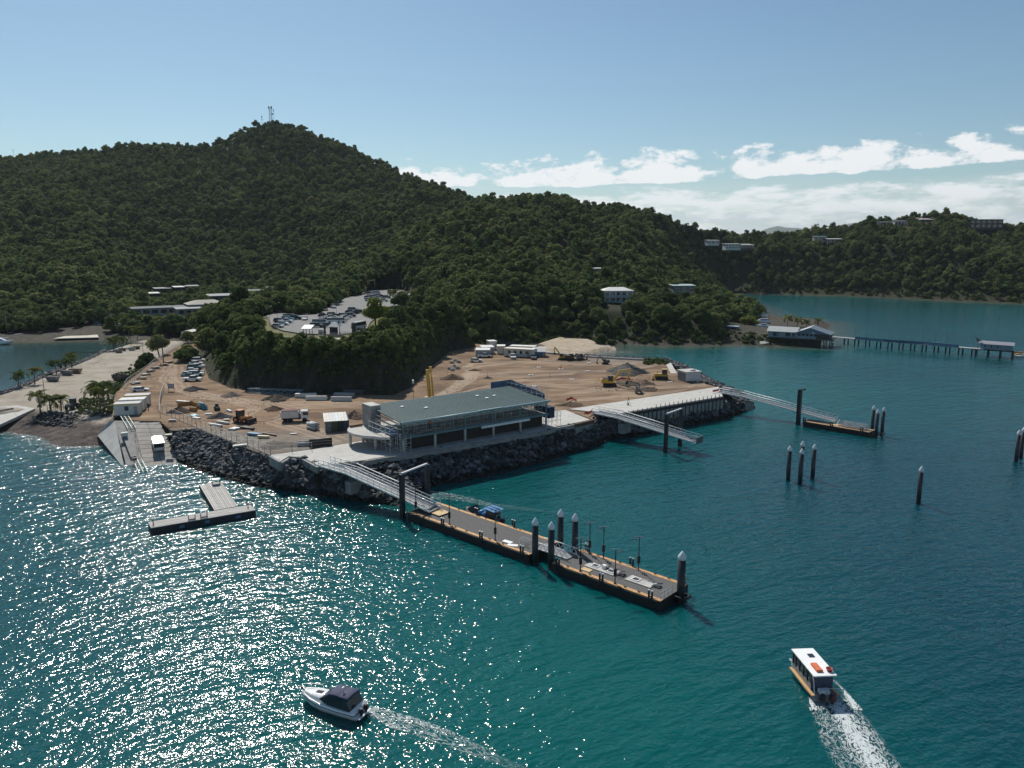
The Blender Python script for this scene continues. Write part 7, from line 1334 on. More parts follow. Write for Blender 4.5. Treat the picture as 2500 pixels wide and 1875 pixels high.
# mesh fences
def fence(label, pts, z=5.0, h=1.9, step=2.4, m=None):
    t = thing('mesh_fence', label, 'fence'); nm = mat('fence_wire', (.33, .34, .35), .5, .1, 3, metal=.3)
    for a, b in zip(pts, pts[1:]):
        n = max(1, int((b - a).length / step))
        for k in range(n + 1): q = a.lerp(b, k / n); MB().bar((q.x, q.y, z), (q.x, q.y, z + h), .07).build('post', nm, t)
        for zz in (.15, h): MB().bar((a.x, a.y, z + zz), (b.x, b.y, z + zz), .045).build('rail', nm, t)
        for zz in (.5, .85, 1.2, 1.55): MB().bar((a.x, a.y, z + zz), (b.x, b.y, z + zz), .016).build('wire', nm, t)
fence('temporary mesh fence along the top of the rock slope', [G(2, x, y, 5) for x, y in [(-60, 640), (80, 690), (330, 800), (480, 860), (740, 960), (850, 985), (1080, 1085), (1300, 1070), (1500, 1050)]])
fence('mesh fence along the gravel side of the haul road', [G(1, x, y, 5) for x, y in [(1010, 830), (1040, 790), (1200, 680), (1300, 590), (1400, 510), (1500, 460)]])
fence('mesh fence beside the gateway at the top of the ramp', [G(1, x, y, 5) for x, y in [(1300, 1060), (1295, 980), (1310, 900), (1330, 840)]])
fence('mesh fence along the back kerb facing the beach', [G(4, x, y, 5) for x, y in [(740, 215), (1000, 238), (1360, 256), (1480, 258), (1540, 285)]], 5, 1.7)
fence('thin railing around the hilltop lookout', [G(11, x, y, LOT_Z) for x, y in [(285, 600), (400, 632), (620, 655), (900, 650), (1180, 640), (1500, 575), (1640, 470)]], LOT_Z, 1.1, 3)
t = thing('orange_mesh_barrier', 'orange plastic mesh round the stores beside the mulch heap', 'barrier'); pp = [G(2, x, y, 5) for x, y in [(265, 640), (330, 645), (355, 600), (280, 575), (140, 590)]]
for a, b in zip(pp, pp[1:]): MB().hexa([a, b, b + Vector((.03, .03, 0)), a + Vector((.03, .03, 0))], [a + Vector((0, 0, 1.0)), b + Vector((0, 0, 1.0)), b + Vector((.03, .03, 1.0)), a + Vector((.03, .03, 1.0))]).build('mesh', mat('orange_mesh', (.50, .24, .07), .8, .3, 4), t); MB().bar(a, a + Vector((0, 0, 1.2)), .07).build('post', RUST, t)
# white kerb and pale path round the back of the site
t = thing('back_kerb', 'pale concrete kerb wall running along the back edge of the site', 'kerb'); pp = [G(4, x, y, 5) for x, y in [(740, 218), (820, 224), (1000, 242), (1180, 252), (1360, 262)]]
for a, b in zip(pp, pp[1:]): MB().bar(a + Vector((0, 0, .3)), b + Vector((0, 0, .3)), .6, .7).build('kerb_block', CONC, t)
sheet('footpath', poly(4, [(1500, 288), (1530, 276), (1568, 345), (1530, 345)], 5), 5.16, CONC)
t = thing('white_tarpaulin', 'crumpled white sheet draped over the rocks beside the kiosk', 'sheet', G(4, 1705, 405, 4.6), .4); MB().hexa([(-2, -1, 0), (2, -1.3, -.8), (2.2, 1.2, -.6), (-1.8, 1, .3)], [(-2, -1, .15), (2, -1.3, -.6), (2.2, 1.2, -.4), (-1.8, 1, .5)]).build('sheet', WROOF, t); MB().box((0, .2, .3), (1.6, .9, .4), .5, .6).build('fold', WROOF, t)
# people
def person(label, p, rz, shirt, legs, z, stride=.12):
    b = bpy.data.meshes.new('body'); J = dict(pel=(0, 0, .95), che=(.02, 0, 1.35), nk=(.02, 0, 1.5), hd=(.05, 0, 1.66), ls=(0, .2, 1.42), le=(.02, .27, 1.15), lh=(.12, .25, .92), rs=(0, -.2, 1.42), re=(-.02, -.27, 1.15), rh=(.05, -.28, .9), lk=(stride * .6, .10, .5), lf=(stride, .11, .06), lt=(stride + .16, .12, .03), rk=(-stride * .2, -.10, .5), rf=(-stride, -.11, .06), rt=(-stride + .16, -.12, .03))
    ks = list(J); E_ = [('pel', 'che'), ('che', 'nk'), ('nk', 'hd'), ('che', 'ls'), ('ls', 'le'), ('le', 'lh'), ('che', 'rs'), ('rs', 're'), ('re', 'rh'), ('pel', 'lk'), ('lk', 'lf'), ('lf', 'lt'), ('pel', 'rk'), ('rk', 'rf'), ('rf', 'rt')]
    rad = dict(pel=(.15, .13), che=(.17, .13), nk=(.06, .06), hd=(.10, .12), ls=(.07, .07), le=(.05, .05), lh=(.045, .04), rs=(.07, .07), re=(.05, .05), rh=(.045, .04), lk=(.075, .075), lf=(.05, .05), lt=(.045, .035), rk=(.075, .075), rf=(.05, .05), rt=(.045, .035))
    b.from_pydata([J[k] for k in ks], [(ks.index(a), ks.index(c)) for a, c in E_], []); tmp = bpy.data.objects.new('body', b); COL.objects.link(tmp); md = tmp.modifiers.new('s', 'SKIN'); 
    for k, v in zip(ks, b.skin_vertices[0].data): v.radius = rad[k]; v.use_root = (k == 'pel')
    tmp.modifiers.new('d', 'SUBSURF').render_levels = 1
    me = bpy.data.meshes.new_from_object(tmp.evaluated_get(bpy.context.evaluated_depsgraph_get())); bpy.data.objects.remove(tmp)
    me.materials.clear()
    for m_ in (mat('skin', (.30, .19, .13), .7), shirt, legs): me.materials.append(m_)
    for pl in me.polygons: c = pl.center; pl.material_index = 0 if c.z > 1.5 or (abs(c.y) > .21 and c.z < 1.12 and c.z > .8) else 1 if c.z > .98 else 2
    t = thing('person', label, 'person', (p.x, p.y, z), rz); obj('body', me, t); MB().lathe((.05, 0, 1.70), [(.125, 0), (.12, .06), (.07, .12), (0, .13)], 10).build('hard_hat', WROOF, t, True); return t
HIVIS = mat('hivis_orange', (.75, .16, .04), .7); DKC = mat('dark_clothes', (.03, .035, .05), .8)
q = term.matrix_world if False else None
c_, s_ = math.cos(TRZ), math.sin(TRZ); px, py = 5.6, -.55; person('worker in an orange vest on the scaffold under the terminal eave', Vector((TA.x + px * c_ - py * s_, TA.y + px * s_ + py * c_, 0)), 1.0, HIVIS, DKC, 9.35); MB().bb(3.5, 8, -.9, -.3, 4.25, 4.33).build('scaffold_deck', mat('scaffold_board', (.42, .36, .27)), term)
person('worker in dark clothes standing in the road beside the site cabins', G(1, 1203, 995, 5), -1.4, DKC, DKC, 5.02); person('worker in a dark red shirt near the corner of the site cabins', G(1, 1172, 985, 5), -2.0, mat('maroon_shirt', (.10, .03, .03), .8), DKC, 5.02)
t = thing('notice_board', 'blank grey notice board on posts beside the haul road', 'sign', G(1, 1388, 850, 5), 0); MB().bb(-.8, .8, -.03, .03, .9, 2.3).build('board', mat('board_grey', (.36, .36, .39), .6), t); [MB().bar((q_, 0, 0), (q_, 0, 2.4), .08).build('post', STEEL_D, t) for q_ in (-.84, .84)]
# --- boat ramp with slipway rails
rp = thing('boat_ramp', 'broad concrete boat ramp sloping into the sea beside the site cabins', 'ramp')
A0, A1 = G(1, 1080, 1085, 4.9), G(1, 1292, 1090, 4.9); B0, B1 = G(1, 1172, 1470, -.2), G(1, 1468, 1440, -.2); ext = 1.25; C0, C1 = A0.lerp(B0, ext), A1.lerp(B1, ext); n_ = 14
for k in range(n_):
    f0, f1 = k / n_ + .0025, (k + 1) / n_ - .0025
    for s0_, s1_ in ((0, .495), (.505, 1)):
        q = [A0.lerp(C0, f1).lerp(A1.lerp(C1, f1), s0_), A0.lerp(C0, f1).lerp(A1.lerp(C1, f1), s1_), A0.lerp(C0, f0).lerp(A1.lerp(C1, f0), s1_), A0.lerp(C0, f0).lerp(A1.lerp(C1, f0), s0_)]
        MB().hexa([p + Vector((0, 0, -.5)) for p in q], q).build('ramp_slab', mat('ramp_concrete', (.30, .275, .245), .9, .16, .7, stretch=(1, .35, 1), bump=.4, objrand=.12), rp)
D0, D1, E0, E1 = G(1, 985, 1085, 4.9), A0, G(1, 1010, 1482, -.2), B0
def strip(p, q, r, s, m, name, par, ex=1.0, dz=-.5): a, b = p.lerp(r, ex), q.lerp(s, ex); MB().hexa([v + Vector((0, 0, dz)) for v in (a, b, q, p)], [a, b, q, p]).build(name, m, par)
strip(G(1, 925, 1085, 4.85), A0 + Vector((-.05, 0, -.05)), G(1, 1030, 1475, -.35), B0 + Vector((-.05, 0, -.15)), CONC_D, 'side_strip', rp, 1.2)
MB().hexa([G(1, 925, 1085, 4.2), G(1, 890, 1085, 4.2), G(1, 790, 1205, .8), G(1, 1000, 1480, -.9)], [G(1, 930, 1085, 4.88), G(1, 890, 1085, 4.88), G(1, 790, 1205, 1.7), G(1, 1010, 1480, -.3)]).build('batter', CONC, rp)
sr = thing('slipway', 'pair of green-white slipway rails running down beside the ramp into the water', 'slipway'); RG = mat('slip_rail', (.22, .29, .27), .5, .15, 2, metal=.2)
r0, r1 = G(1, 975, 1045, 5.4), G(1, 1035, 1145, 4.3); r2, r3 = G(1, 1000, 1180, 3.8), G(1, 1150, 1560, -.6); wv = Vector((.95, .25, 0)) * 1.05
for a, b in ((r0, r1), (G(1, 1075, 1395, 1.0), r3)):
    for o_ in (0, .5, 1): MB().bar(a + wv * o_ * 1.6, b + wv * o_ * 1.6, .11, .16).build('rail', RG, sr)
    for k in range(9): q = a.lerp(b, k / 8); MB().bar(q, q + wv * 1.6, .1).build('cross_tie', RG, sr)
MB().hexa([G(1, 1060, 1380, .4), G(1, 1105, 1370, .4), G(1, 1040, 1170, 3.2), G(1, 985, 1180, 3.2)], [G(1, 1060, 1380, 1.15), G(1, 1105, 1370, 1.15), G(1, 1040, 1170, 3.95), G(1, 985, 1180, 3.95)]).build('slip_bed', CONC_D, sr)
MB().box(tuple(G(1, 1008, 1195, 4.0)), (1.3, 1.0, .8), .6).build('winch_box', WROOF, sr); MB().box(tuple(G(1, 1090, 1395, 1.3)), (.9, .7, .5), .6).build('cradle', paint('red'), sr)
railing('thin rusty handrail down the left side of the boat ramp', [G(1, 1085, 1110, 4.7), G(1, 1100, 1250, 2.8), G(1, 1150, 1430, .5)], 0, 1.0) if False else None
pr_ = [G(1, 1085, 1110, 4.8), G(1, 1100, 1220, 3.2), G(1, 1125, 1340, 1.7), G(1, 1155, 1440, .4)]; t = thing('railing', 'thin rusty handrail down the left side of the boat ramp', 'railing')
for a, b in zip(pr_, pr_[1:]): MB().bar(a + Vector((0, 0, 1)), b + Vector((0, 0, 1)), .06).build('rail', RUST, t); MB().bar(a, a + Vector((0, 0, 1)), .07).build('post', RUST, t)
# left concrete ramp
lr = thing('concrete_ramp', 'pale concrete ramp entering the picture at the left edge', 'ramp'); q = [G(1, -160, 1190, 1.2), G(1, 0, 1130, 1.6), G(1, 285, 985, 3.15), G(1, 140, 960, 3.15), G(1, -160, 990, 2.9)]
for f0, f1 in ((0, .33), (.335, .66), (.665, 1)):
    a, b, c, d = q[0].lerp(q[2], f0), q[0].lerp(q[2], f1), q[4].lerp(q[3], f1), q[4].lerp(q[3], f0); MB().hexa([v + Vector((0, 0, -.7)) for v in (a, b, c, d)], [a, b, c, d]).build('ramp_slab', CONC, lr)
MB().bar(G(1, -160, 1030, 3.1), G(1, 110, 985, 3.3), .3, .35).build('kerb', CONC_D, lr)
# ================================================================== PALMS, POLES, HOUSES, TOWER, SCRUB, FAR HILLS
FROND = leaf_material('palm_frond', (.035, .06, .015), (.065, .095, .022), (.16, .16, .04), .35); PTR = mat('palm_trunk', (.15, .125, .10), .9, .25, 4, bump=.4)
def frond_arrays(L_, droop, az, lift, w=.55):
    V = []; F = []; n = 9; pts = []
    for k in range(n + 1):
        f = k / n; a = lift - droop * f ** 1.4; 
        if k == 0: pts.append((0, 0))
        else: pts.append((pts[-1][0] + L_ / n * math.cos(a), pts[-1][1] + L_ / n * math.sin(a)))
    ca, sa = math.cos(az), math.sin(az)
    def q(r, s, z): return (r * ca - s * sa, r * sa + s * ca, z)
    for k in range(n):
        (r0, z0), (r1, z1) = pts[k], pts[k + 1]; f = (k + .5) / n; wd = w * (1.0 - abs(f - .45) * 1.3) + .1
        for s in (-1, 1):
            for h in (0, .5):
                ra, za = r0 + (r1 - r0) * h, z0 + (z1 - z0) * h; rb, zb_ = r0 + (r1 - r0) * (h + .42), z0 + (z1 - z0) * (h + .42); o = len(V)
                V += [q(ra, 0, za), q(rb, 0, zb_), q(rb + .22, s * wd, zb_ - wd * .55), q(ra + .28, s * wd * .95, za - wd * .6)]; F.append((o, o + 1, o + 2, o + 3))
    return V, F
PALM = []
for k in range(4):
    g = random.Random(40 + k); V = []; F = []; nf = 17
    for i in range(nf):
        v, f = frond_arrays(g.uniform(2.1, 2.8), g.uniform(1.3, 2.1), 2 * math.pi * i / nf + g.uniform(-.25, .25), g.uniform(-.1, 1.25)); o = len(V); V += v; F += [tuple(j + o for j in q) for q in f]
    me = bpy.data.meshes.new('fronds'); me.from_pydata(V, [], F); me.materials.append(FROND); me.update(); PALM.append(me)
def palm(label, p, h, s=1.0, lean=.3, k=0, group=None):
    t = thing('palm_tree', label, 'palm', p, rnd.uniform(0, 6.28), group); b = MB(); pts = [Vector((lean * (i / 6) ** 2, 0, h * i / 6 - (.4 if i == 0 else 0))) for i in range(7)]
    for i in range(6): b.tube(pts[i], pts[i + 1], .19 - .012 * i + (.06 if i == 0 else 0), .18 - .012 * i, 8)
    b.build('trunk', PTR, t, True); o = obj('fronds', PALM[k % 4], t, pts[-1]); o.scale = (s, s, s); o.rotation_euler = (0, .1, rnd.uniform(0, 6))
    MB().lathe(tuple(pts[-1] + Vector((0, 0, -.35))), [(.1, 0), (.32, .15), (.2, .4)], 8).build('crownshaft', PTR, t, True); return t
for i, (n, x, y, z, h, s, lb) in enumerate([(1, 150, 812, 3, 3.6, .95, 'leftmost palm on the bank of the inlet'), (1, 282, 788, 3, 4.0, 1.0, 'second palm from the left on the bank of the inlet'), (1, 458, 706, 3, 3.8, 1.05, 'palm leaning behind the blue-grey skip'), (1, 530, 690, 3, 3.4, 1.0, 'middle palm behind the skips on the inlet bank'), (1, 585, 672, 3, 4.4, 1.05, 'tallest palm behind the rust-brown skip'),
        (1, 922, 515, 3, 4.0, 1.3, 'left palm beside the far bins on the gravel'), (1, 990, 500, 3, 4.2, 1.3, 'right palm beside the far bins on the gravel'), (1, 327, 1010, 3, 4.0, 1.05, 'left of the three low palms above the stony beach'), (1, 412, 1008, 3, 2.8, 1.1, 'middle of the three low palms above the stony beach'), (1, 497, 1005, 3, 3.0, .95, 'right of the three low palms above the stony beach'),
        (1, 815, 1000, 3.6, 5.4, 1.35, 'left of the two big palms beside the site cabins'), (1, 846, 990, 3.6, 5.6, 1.4, 'right of the two big palms beside the site cabins'), (14, 335, 660, 4, 4.5, 1.2, 'yellowing palm behind the far end of the gravel'), (14, 240, 640, 4, 4.0, 1.1, 'pale palm left of the yellowing palm'),
        (19, 872, 470, 3, 4.6, 1.3, 'tall palm directly behind the pavilion roof'), (19, 1070, 480, 3, 3.2, 1.2, 'second palm from the left behind the pavilion'), (19, 1262, 480, 3, 2.4, 1.0, 'short palm behind the pavilion gable'), (19, 1512, 480, 3, 3.0, 1.1, 'rightmost palm behind the pavilion ridge'),
        (23, 1505, 245, 5, 6.5, 1.2, 'left palm on the wooded point before the bay'), (23, 1562, 250, 5, 7.0, 1.2, 'right palm on the wooded point before the bay'), (23, 1390, 200, 7, 6.5, 1.2, 'palm beside the teal-roofed house'), (11, 1600, 300, LOT_Z, 6.0, 1.3, 'palm standing among the cars in the car park'), (11, 495, 420, LOT_Z, 3.2, 1.0, 'low palm at the left of the car park entrance')]):
    p = G(n, x, y, z); palm(lb, (p.x, p.y, z), h * 1.08, s * 1.15, rnd.uniform(-.4, .7), i, 'palms')
def big_tree(label, p, rad, h, m=LEAF_B, seed=1, lobes=9, nl=1800, open_=.1, name='tree', cat='tree', lift=0.0):
    t = thing(name, label, cat, p, rnd.uniform(0, 6)); V, F = crown_arrays(seed, rad, h - lift, lobes, nl, .34, .75, open_); V = V + np.array([0, 0, lift]); me = bpy.data.meshes.new('crown'); me.from_pydata(V.tolist(), [], F); me.materials.append(m); me.update()
    obj('trunk', trunk_mesh(seed, h * 1.05, rad), t); obj('crown', me, t); return t
big_tree('pale green spreading tree standing in the car park', G(11, 1400, 535, LOT_Z), 4.6, 10.5, LEAF_B, 901, 10, 2600, .15, lift=1.5); big_tree('flat-topped sparse tree right of the pale green one', G(11, 1630, 585, LOT_Z - 1), 4.4, 8.5, LEAF, 902, 8, 900, .4, lift=2.5)
big_tree('dark feathery tree beside the power pole on the haul road', G(1, 1290, 560, 4.5), 4.2, 8.0, LEAF, 903, 8, 1500, .2, lift=1); big_tree('rounded clipped bush on the gravel side of the fence', G(1, 1200, 625, 4), 3.4, 3.6, LEAF, 904, 8, 1500); big_tree('low dark bush at the end of the clipped hedge', G(1, 1135, 655, 4), 2.2, 2.4, LEAF, 905, 6, 900)
big_tree('bare grey shrub beside the rear site cabin', G(1, 985, 770, 3.6), 2.4, 3.2, mat('dry_twigs', (.16, .13, .10), .9, .3, 3), 906, 7, 700, .5); big_tree('round bush beside the roofed hut on the haul road', G(14, 880, 690, 5), 3.8, 5.0, LEAF, 907, 8, 1500); big_tree('lone round bush on the sand spit by the beach', G(18, 740, 135, 1), 3.0, 5.0, LEAF, 908, 7, 1100, lift=.2)
big_tree('bright green bush beside the boats on the point', G(23, 2040, 640, 3), 4.5, 5.5, LEAF_B, 909, 8, 1400); big_tree('round yellow-green tree on the wooded point', G(23, 1760, 330, 4), 4.5, 9, LEAF_B, 910, 8, 1500); big_tree('dense dark tree at the tip of the wooded point', G(23, 2070, 440, 3), 6.0, 10.5, LEAF, 911, 9, 1900); big_tree('grey leafless tree on the bank behind the site offices', G(0, 1215, 828, 4), 5.5, 9, mat('dry_twigs', (.16, .13, .10)), 912, 9, 1500, .5); big_tree('silvery round tree in front of the dark wood on the left', G(14, 380, 330, 6), 5, 8, mat('silver_leaf', (.11, .13, .12), .9, .2, 1), 913, 8, 1500); big_tree('bright bushy tree in front of the dark wood on the left', G(14, 250, 420, 5), 5.5, 9, LEAF_B, 914, 8, 1600)
for i, (x, y, r_, h) in enumerate([(1490, 610, 3.2, 4.5), (1520, 590, 3.6, 6), (1560, 600, 3, 5)]): big_tree('%s bush at the left foot of the wooded knoll beside the parked cars' % ORD[i], G(1, x, y, 5), r_, h, LEAF, 920 + i, 7, 1200)
# scrub: low growth on the quarry face, along fences and on the batter by the cabins
def scrub(label, name, X, Y, Z, S, seed): wood(name, np.array(X, float), np.array(Y, float), np.array(Z, float), np.array(S, float), SHRUB_COL, label, 3, seed, (.7, 1.2))
SHRUB_COL = bpy.data.collections.new('shrub_kinds')
for k, (rd_, h) in enumerate([(1.6, 1.8), (1.3, 2.2), (1.9, 1.6)]): q = bpy.data.objects.new('shrub_kind', crown_mesh('shrub', LEAF, 700 + k, rd_, h, 5, 170, .26)); SHRUB_COL.objects.link(q)
g_ = np.random.default_rng(5); X = g_.uniform(-105, 5, 16000); Y = g_.uniform(198, 312, 16000); d = sdf(X, Y, knoll_poly); dl_ = sdf(X, Y, lawn_poly); Z = land(X, Y); k = (d < -.5) & (d > -13) & (dl_ > .5) & (g_.random(16000) < np.clip((Z - 5) / 10, .16, 1) * .75); X, Y, Z = X[k], Y[k], Z[k]
scrub('creepers and scrub hanging on the dark quarry face', 'cliff_scrub', X, Y, Z - .5, g_.uniform(.5, 1.25, len(X)) * np.clip((Z - 3) / 12, .4, 1), 3)
pts = []
for k in range(420):
    f = g_.random(); a, b = G(1, 1230, 610, 4.4), G(1, 960, 850, 4.2); p = a.lerp(b, f); pts.append((p.x - abs(g_.normal()) * 2.2, p.y + g_.normal() * 1.2, 3.6, g_.uniform(.15, .5)))
for k in range(500):
    p = G(1, g_.uniform(640, 925), g_.uniform(900, 1030), 3.2); pts.append((p.x, p.y, 3.0, g_.uniform(.10, .28)))
for k in range(260):
    p = G(1, g_.uniform(560, 860), g_.uniform(530, 650) - 0, 3); pts.append((p.x, p.y, 2.9, g_.uniform(.05, .12)))
A = np.array(pts); dpen_ = sdf(A[:, 0], A[:, 1], site_poly); A = A[dpen_ > .5]
scrub('rough grass and weeds along the fence beside the gravel', 'weeds', A[:, 0], A[:, 1], A[:, 2], A[:, 3], 4)
X = g_.uniform(0, 140, 2200); Y = g_.uniform(335, 400, 2200); d = sdf(X, Y, head_poly); Z = land(X, Y); k = (d < -.5) & (d > -12) & (Z > .4); scrub('low coastal scrub along the rocky foreshore', 'coastal_scrub', X[k], Y[k], Z[k] - .3, g_.uniform(.3, 1.0, int(k.sum())), 6)
p = [G(18, g_.uniform(1350, 1690), g_.uniform(335, 410), 5) for k in range(160)]; scrub('strip of dry yellow grass inside the back kerb', 'dry_grass', [q.x for q in p], [q.y for q in p], [5.0] * 160, g_.uniform(.12, .4, 160), 8)
# poles, wires and lamps
def pole(label, p, h, arm=0.0, name='lamp_pole', cat='pole', m=None, rz=0.0, r_=.10):
    t = thing(name, label, cat, p, rz); m = m or STEEL_D; MB().tube((0, 0, -.3), (0, 0, h), r_, r_ * .7, 8).build('pole', m, t, True)
    if name == 'power_pole':
        for z in (h - .5, h - 1.3): MB().bar((-1.2, 0, z), (1.2, 0, z), .14).build('crossarm', m, t)
        for x in (-1.1, -.4, .4, 1.1): MB().lathe((x, 0, h - .43), [(.06, 0), (.08, .1), (.03, .22)], 6).build('insulator', CONC_D, t)
    elif arm: MB().bar((0, 0, h - .1), (arm, 0, h + .1), .07).build('arm', m, t); MB().box((arm, 0, h + .08), (.6, .22, .1)).build('lantern', GALV, t)
    return t
WOODP = mat('pole_timber', (.075, .06, .05), .9, .3, 2)
pp_ = G(1, 1325, 615, 5); pole('dark timber power pole with two crossarms beside the haul road', pp_, 8.6, 0, 'power_pole', 'power pole', WOODP, .5, .2)
w = thing('power_lines', 'power lines running from the pole towards the left shore', 'cables'); e_ = Vector((-150, 262, 9)); 
for k, o_ in enumerate((-1.1, -.4, .4, 1.1)):
    a = pp_ + Vector((o_ * .9, o_ * .45, 8.3)); pts = [a.lerp(e_ + Vector((o_, o_, 0)), f / 10) - Vector((0, 0, 1.6 * 4 * (f / 10) * (1 - f / 10))) for f in range(11)]; MB().path(pts, .025, 4).build('wire', STEEL_D, w)
for x, y, h, ar, lb in [(362, 885, 6.6, 1.0, 'tall lamp pole on the gravel above the low palms'), (1163, 572, 5.6, .8, 'lamp pole near the far end of the gravel'), (1062, 482, 8.0, 0, 'tall dark pole beside the far bins'), (938, 850, 5.0, 0, 'dark timber post behind the rear site cabin'), (170, 800, 1.4, 0, 'short marker post between the left palms')]: p = G(1, x, y, 3); pole(lb, (p.x, p.y, 3), h, ar)
p = G(20, 258, 1600, 5); t = pole('pole with a ring-shaped lantern behind the terminal roof', (p.x, 188, 5), 6.4, 0, r_=.06); MB().lathe((0, 0, 6.3), [(.25, 0), (.3, .3), (.25, .9), (0, .95)], 8).build('lantern', GALV, t)
for x, y, h, lb in [(843, 505, 5.5, 'lamp pole among the middle rows of the car park'), (980, 395, 5.5, 'lamp pole beside the car park drive'), (258, 500, 6.5, 'red-brown lamp pole at the left of the car park'), (342, 430, 6, 'second lamp pole at the left of the car park'), (1290, 225, 6, 'lamp pole at the back of the car park')]: p = G(11, x, y, LOT_Z); pole(lb, p, h, .8, r_=.07)
for x, y, h, lb in [(905, 350, 11.5, 'tall pale yacht mast behind the left shore'), (913, 352, 8.5, 'shorter pale yacht mast beside the tall one')]: p = G(1, x, y, 2); pole(lb, p, h, 0, 'yacht_mast', 'mast', GALV, 0, .07)
p = G(1, 60, 380, 2); pole('grey yacht mast at the left edge of the picture', p, 12, 0, 'yacht_mast', 'mast', GALV, 0, .06)
# lookout shelters, hut and fittings of the car park
def shelter(label, n, x0, x1, y, roof_h, m, back=False, hip=False):
    a, b = G(n, x0, y, LOT_Z), G(n, x1, y, LOT_Z); L_ = (b - a).length; t = thing('shelter', label, 'shelter', a, hd(a, b))
    for x in (.2, L_ - .2):
        for yy in (0, 3.0): MB().bar((x, yy, 0), (x, yy, roof_h), .16).build('post', WOODP, t)
    if hip: MB().hexa([(-.5, -.6, roof_h), (L_ + .5, -.6, roof_h), (L_ + .5, 3.6, roof_h), (-.5, 3.6, roof_h)], [(L_ * .3, 1.2, roof_h + 1.3), (L_ * .7, 1.2, roof_h + 1.3), (L_ * .7, 1.8, roof_h + 1.3), (L_ * .3, 1.8, roof_h + 1.3)]).build('roof', m, t)
    else: MB().hexa([(-.4, -.6, roof_h), (L_ + .4, -.6, roof_h), (L_ + .4, 3.6, roof_h + .8), (-.4, 3.6, roof_h + .8)], [(-.4, -.6, roof_h + .1), (L_ + .4, -.6, roof_h + .1), (L_ + .4, 3.6, roof_h + .9), (-.4, 3.6, roof_h + .9)]).build('roof', m, t)
    MB().bb(.4, L_ - .4, .6, 1.1, .4, .48).build('bench', TIM, t)
    if back: MB().bb(.2, L_ - .2, -.05, .05, 0.2, roof_h - .2).build('screen', STEEL_D, t); MB().bb(.1, L_ - .1, -.15, .1, 0, .9).build('counter', CONC_D, t)
ROOF_T = mat('teal_sheet_roof', (.14, .20, .23), .45, .12, 2)
shelter('open lookout shelter with a skillion roof on the car park brow', 11, 620, 700, 635, 2.6, ROOF_T); shelter('hip-roofed kiosk with a dark screen on the car park brow', 11, 905, 1000, 612, 2.7, ROOF_T, True, True)
t = thing('litter_bin', 'white bin cabinet between the two lookout shelters', 'bin', G(11, 812, 610, LOT_Z)); MB().bb(-.7, .7, -.5, .5, 0, 1.7).build('cabinet', WROOF, t, bevel=.05); MB().bb(-.5, .5, -.54, -.5, .3, .9).build('door', CONC_D, t); MB().hexa([(-.8, -.6, 1.7), (.8, -.6, 1.7), (.8, .6, 1.7), (-.8, .6, 1.7)], [(-.4, -.2, 2.0), (.4, -.2, 2.0), (.4, .2, 2.0), (-.4, .2, 2.0)]).build('lid', WROOF, t)
for lb, x in (('carved dark post left of the minibus', 1160), ('carved dark post right beside the first one', 1182), ('carved dark post beside the lookout kiosk', 856)):
    p = G(11, x, 632, LOT_Z); t = thing('carved_post', lb, 'post', p); MB().lathe((0, 0, 0), [(.35, 0), (.3, .8), (.42, 1.4), (.28, 2.2), (.38, 3.0), (.22, 3.6), (.3, 4.1), (0, 4.4)], 9).build('shaft', WOODP, t); MB().bb(-.5, .5, -.1, .1, 2.7, 3.1).build('crosspiece', WOODP, t)
t = thing('bicycle_rack', 'row of dark bicycle stands on the car park brow', 'rack', G(11, 1065, 612, LOT_Z), -.05)
for k in range(5): MB().path([(-1.6 + .8 * k, 0, 0), (-1.6 + .8 * k, 0, .9), (-1.2 + .8 * k, 0, .9), (-1.2 + .8 * k, 0, 0)], .06).build('hoop', STEEL_D, t)
cabin('flat cream hut beside the car park drive', G(11, 765, 300, LOT_Z), G(11, 905, 288, LOT_Z), 8, 3.4, mat('cream_wall', (.52, .53, .53), .7), mat('cream_roof', (.66, .60, .47), .6), None, 'hut', 'hut', 3, .4, LOT_Z); cabin('white annexe left of the cream hut', G(11, 655, 280, LOT_Z), G(11, 760, 282, LOT_Z), 6, 2.8, mat('cream_wall', (.52, .53, .53)), WROOF, None, 'hut', 'hut', 1, .2, LOT_Z)
cabin('white-roofed shed behind the cream hut', G(11, 775, 250, LOT_Z), G(11, 905, 240, LOT_Z), 5, 3.4, mat('cream_wall', (.52, .53, .53)), WROOF, None, 'hut', 'hut', 1, .2, LOT_Z)
sheet('footpath', poly(11, [(290, 612), (500, 640), (800, 652), (1180, 638), (1500, 560), (1690, 415), (1720, 418), (1530, 575), (1190, 652), (800, 668), (500, 655), (285, 625)], LOT_Z), LOT_Z + .08, CONC)
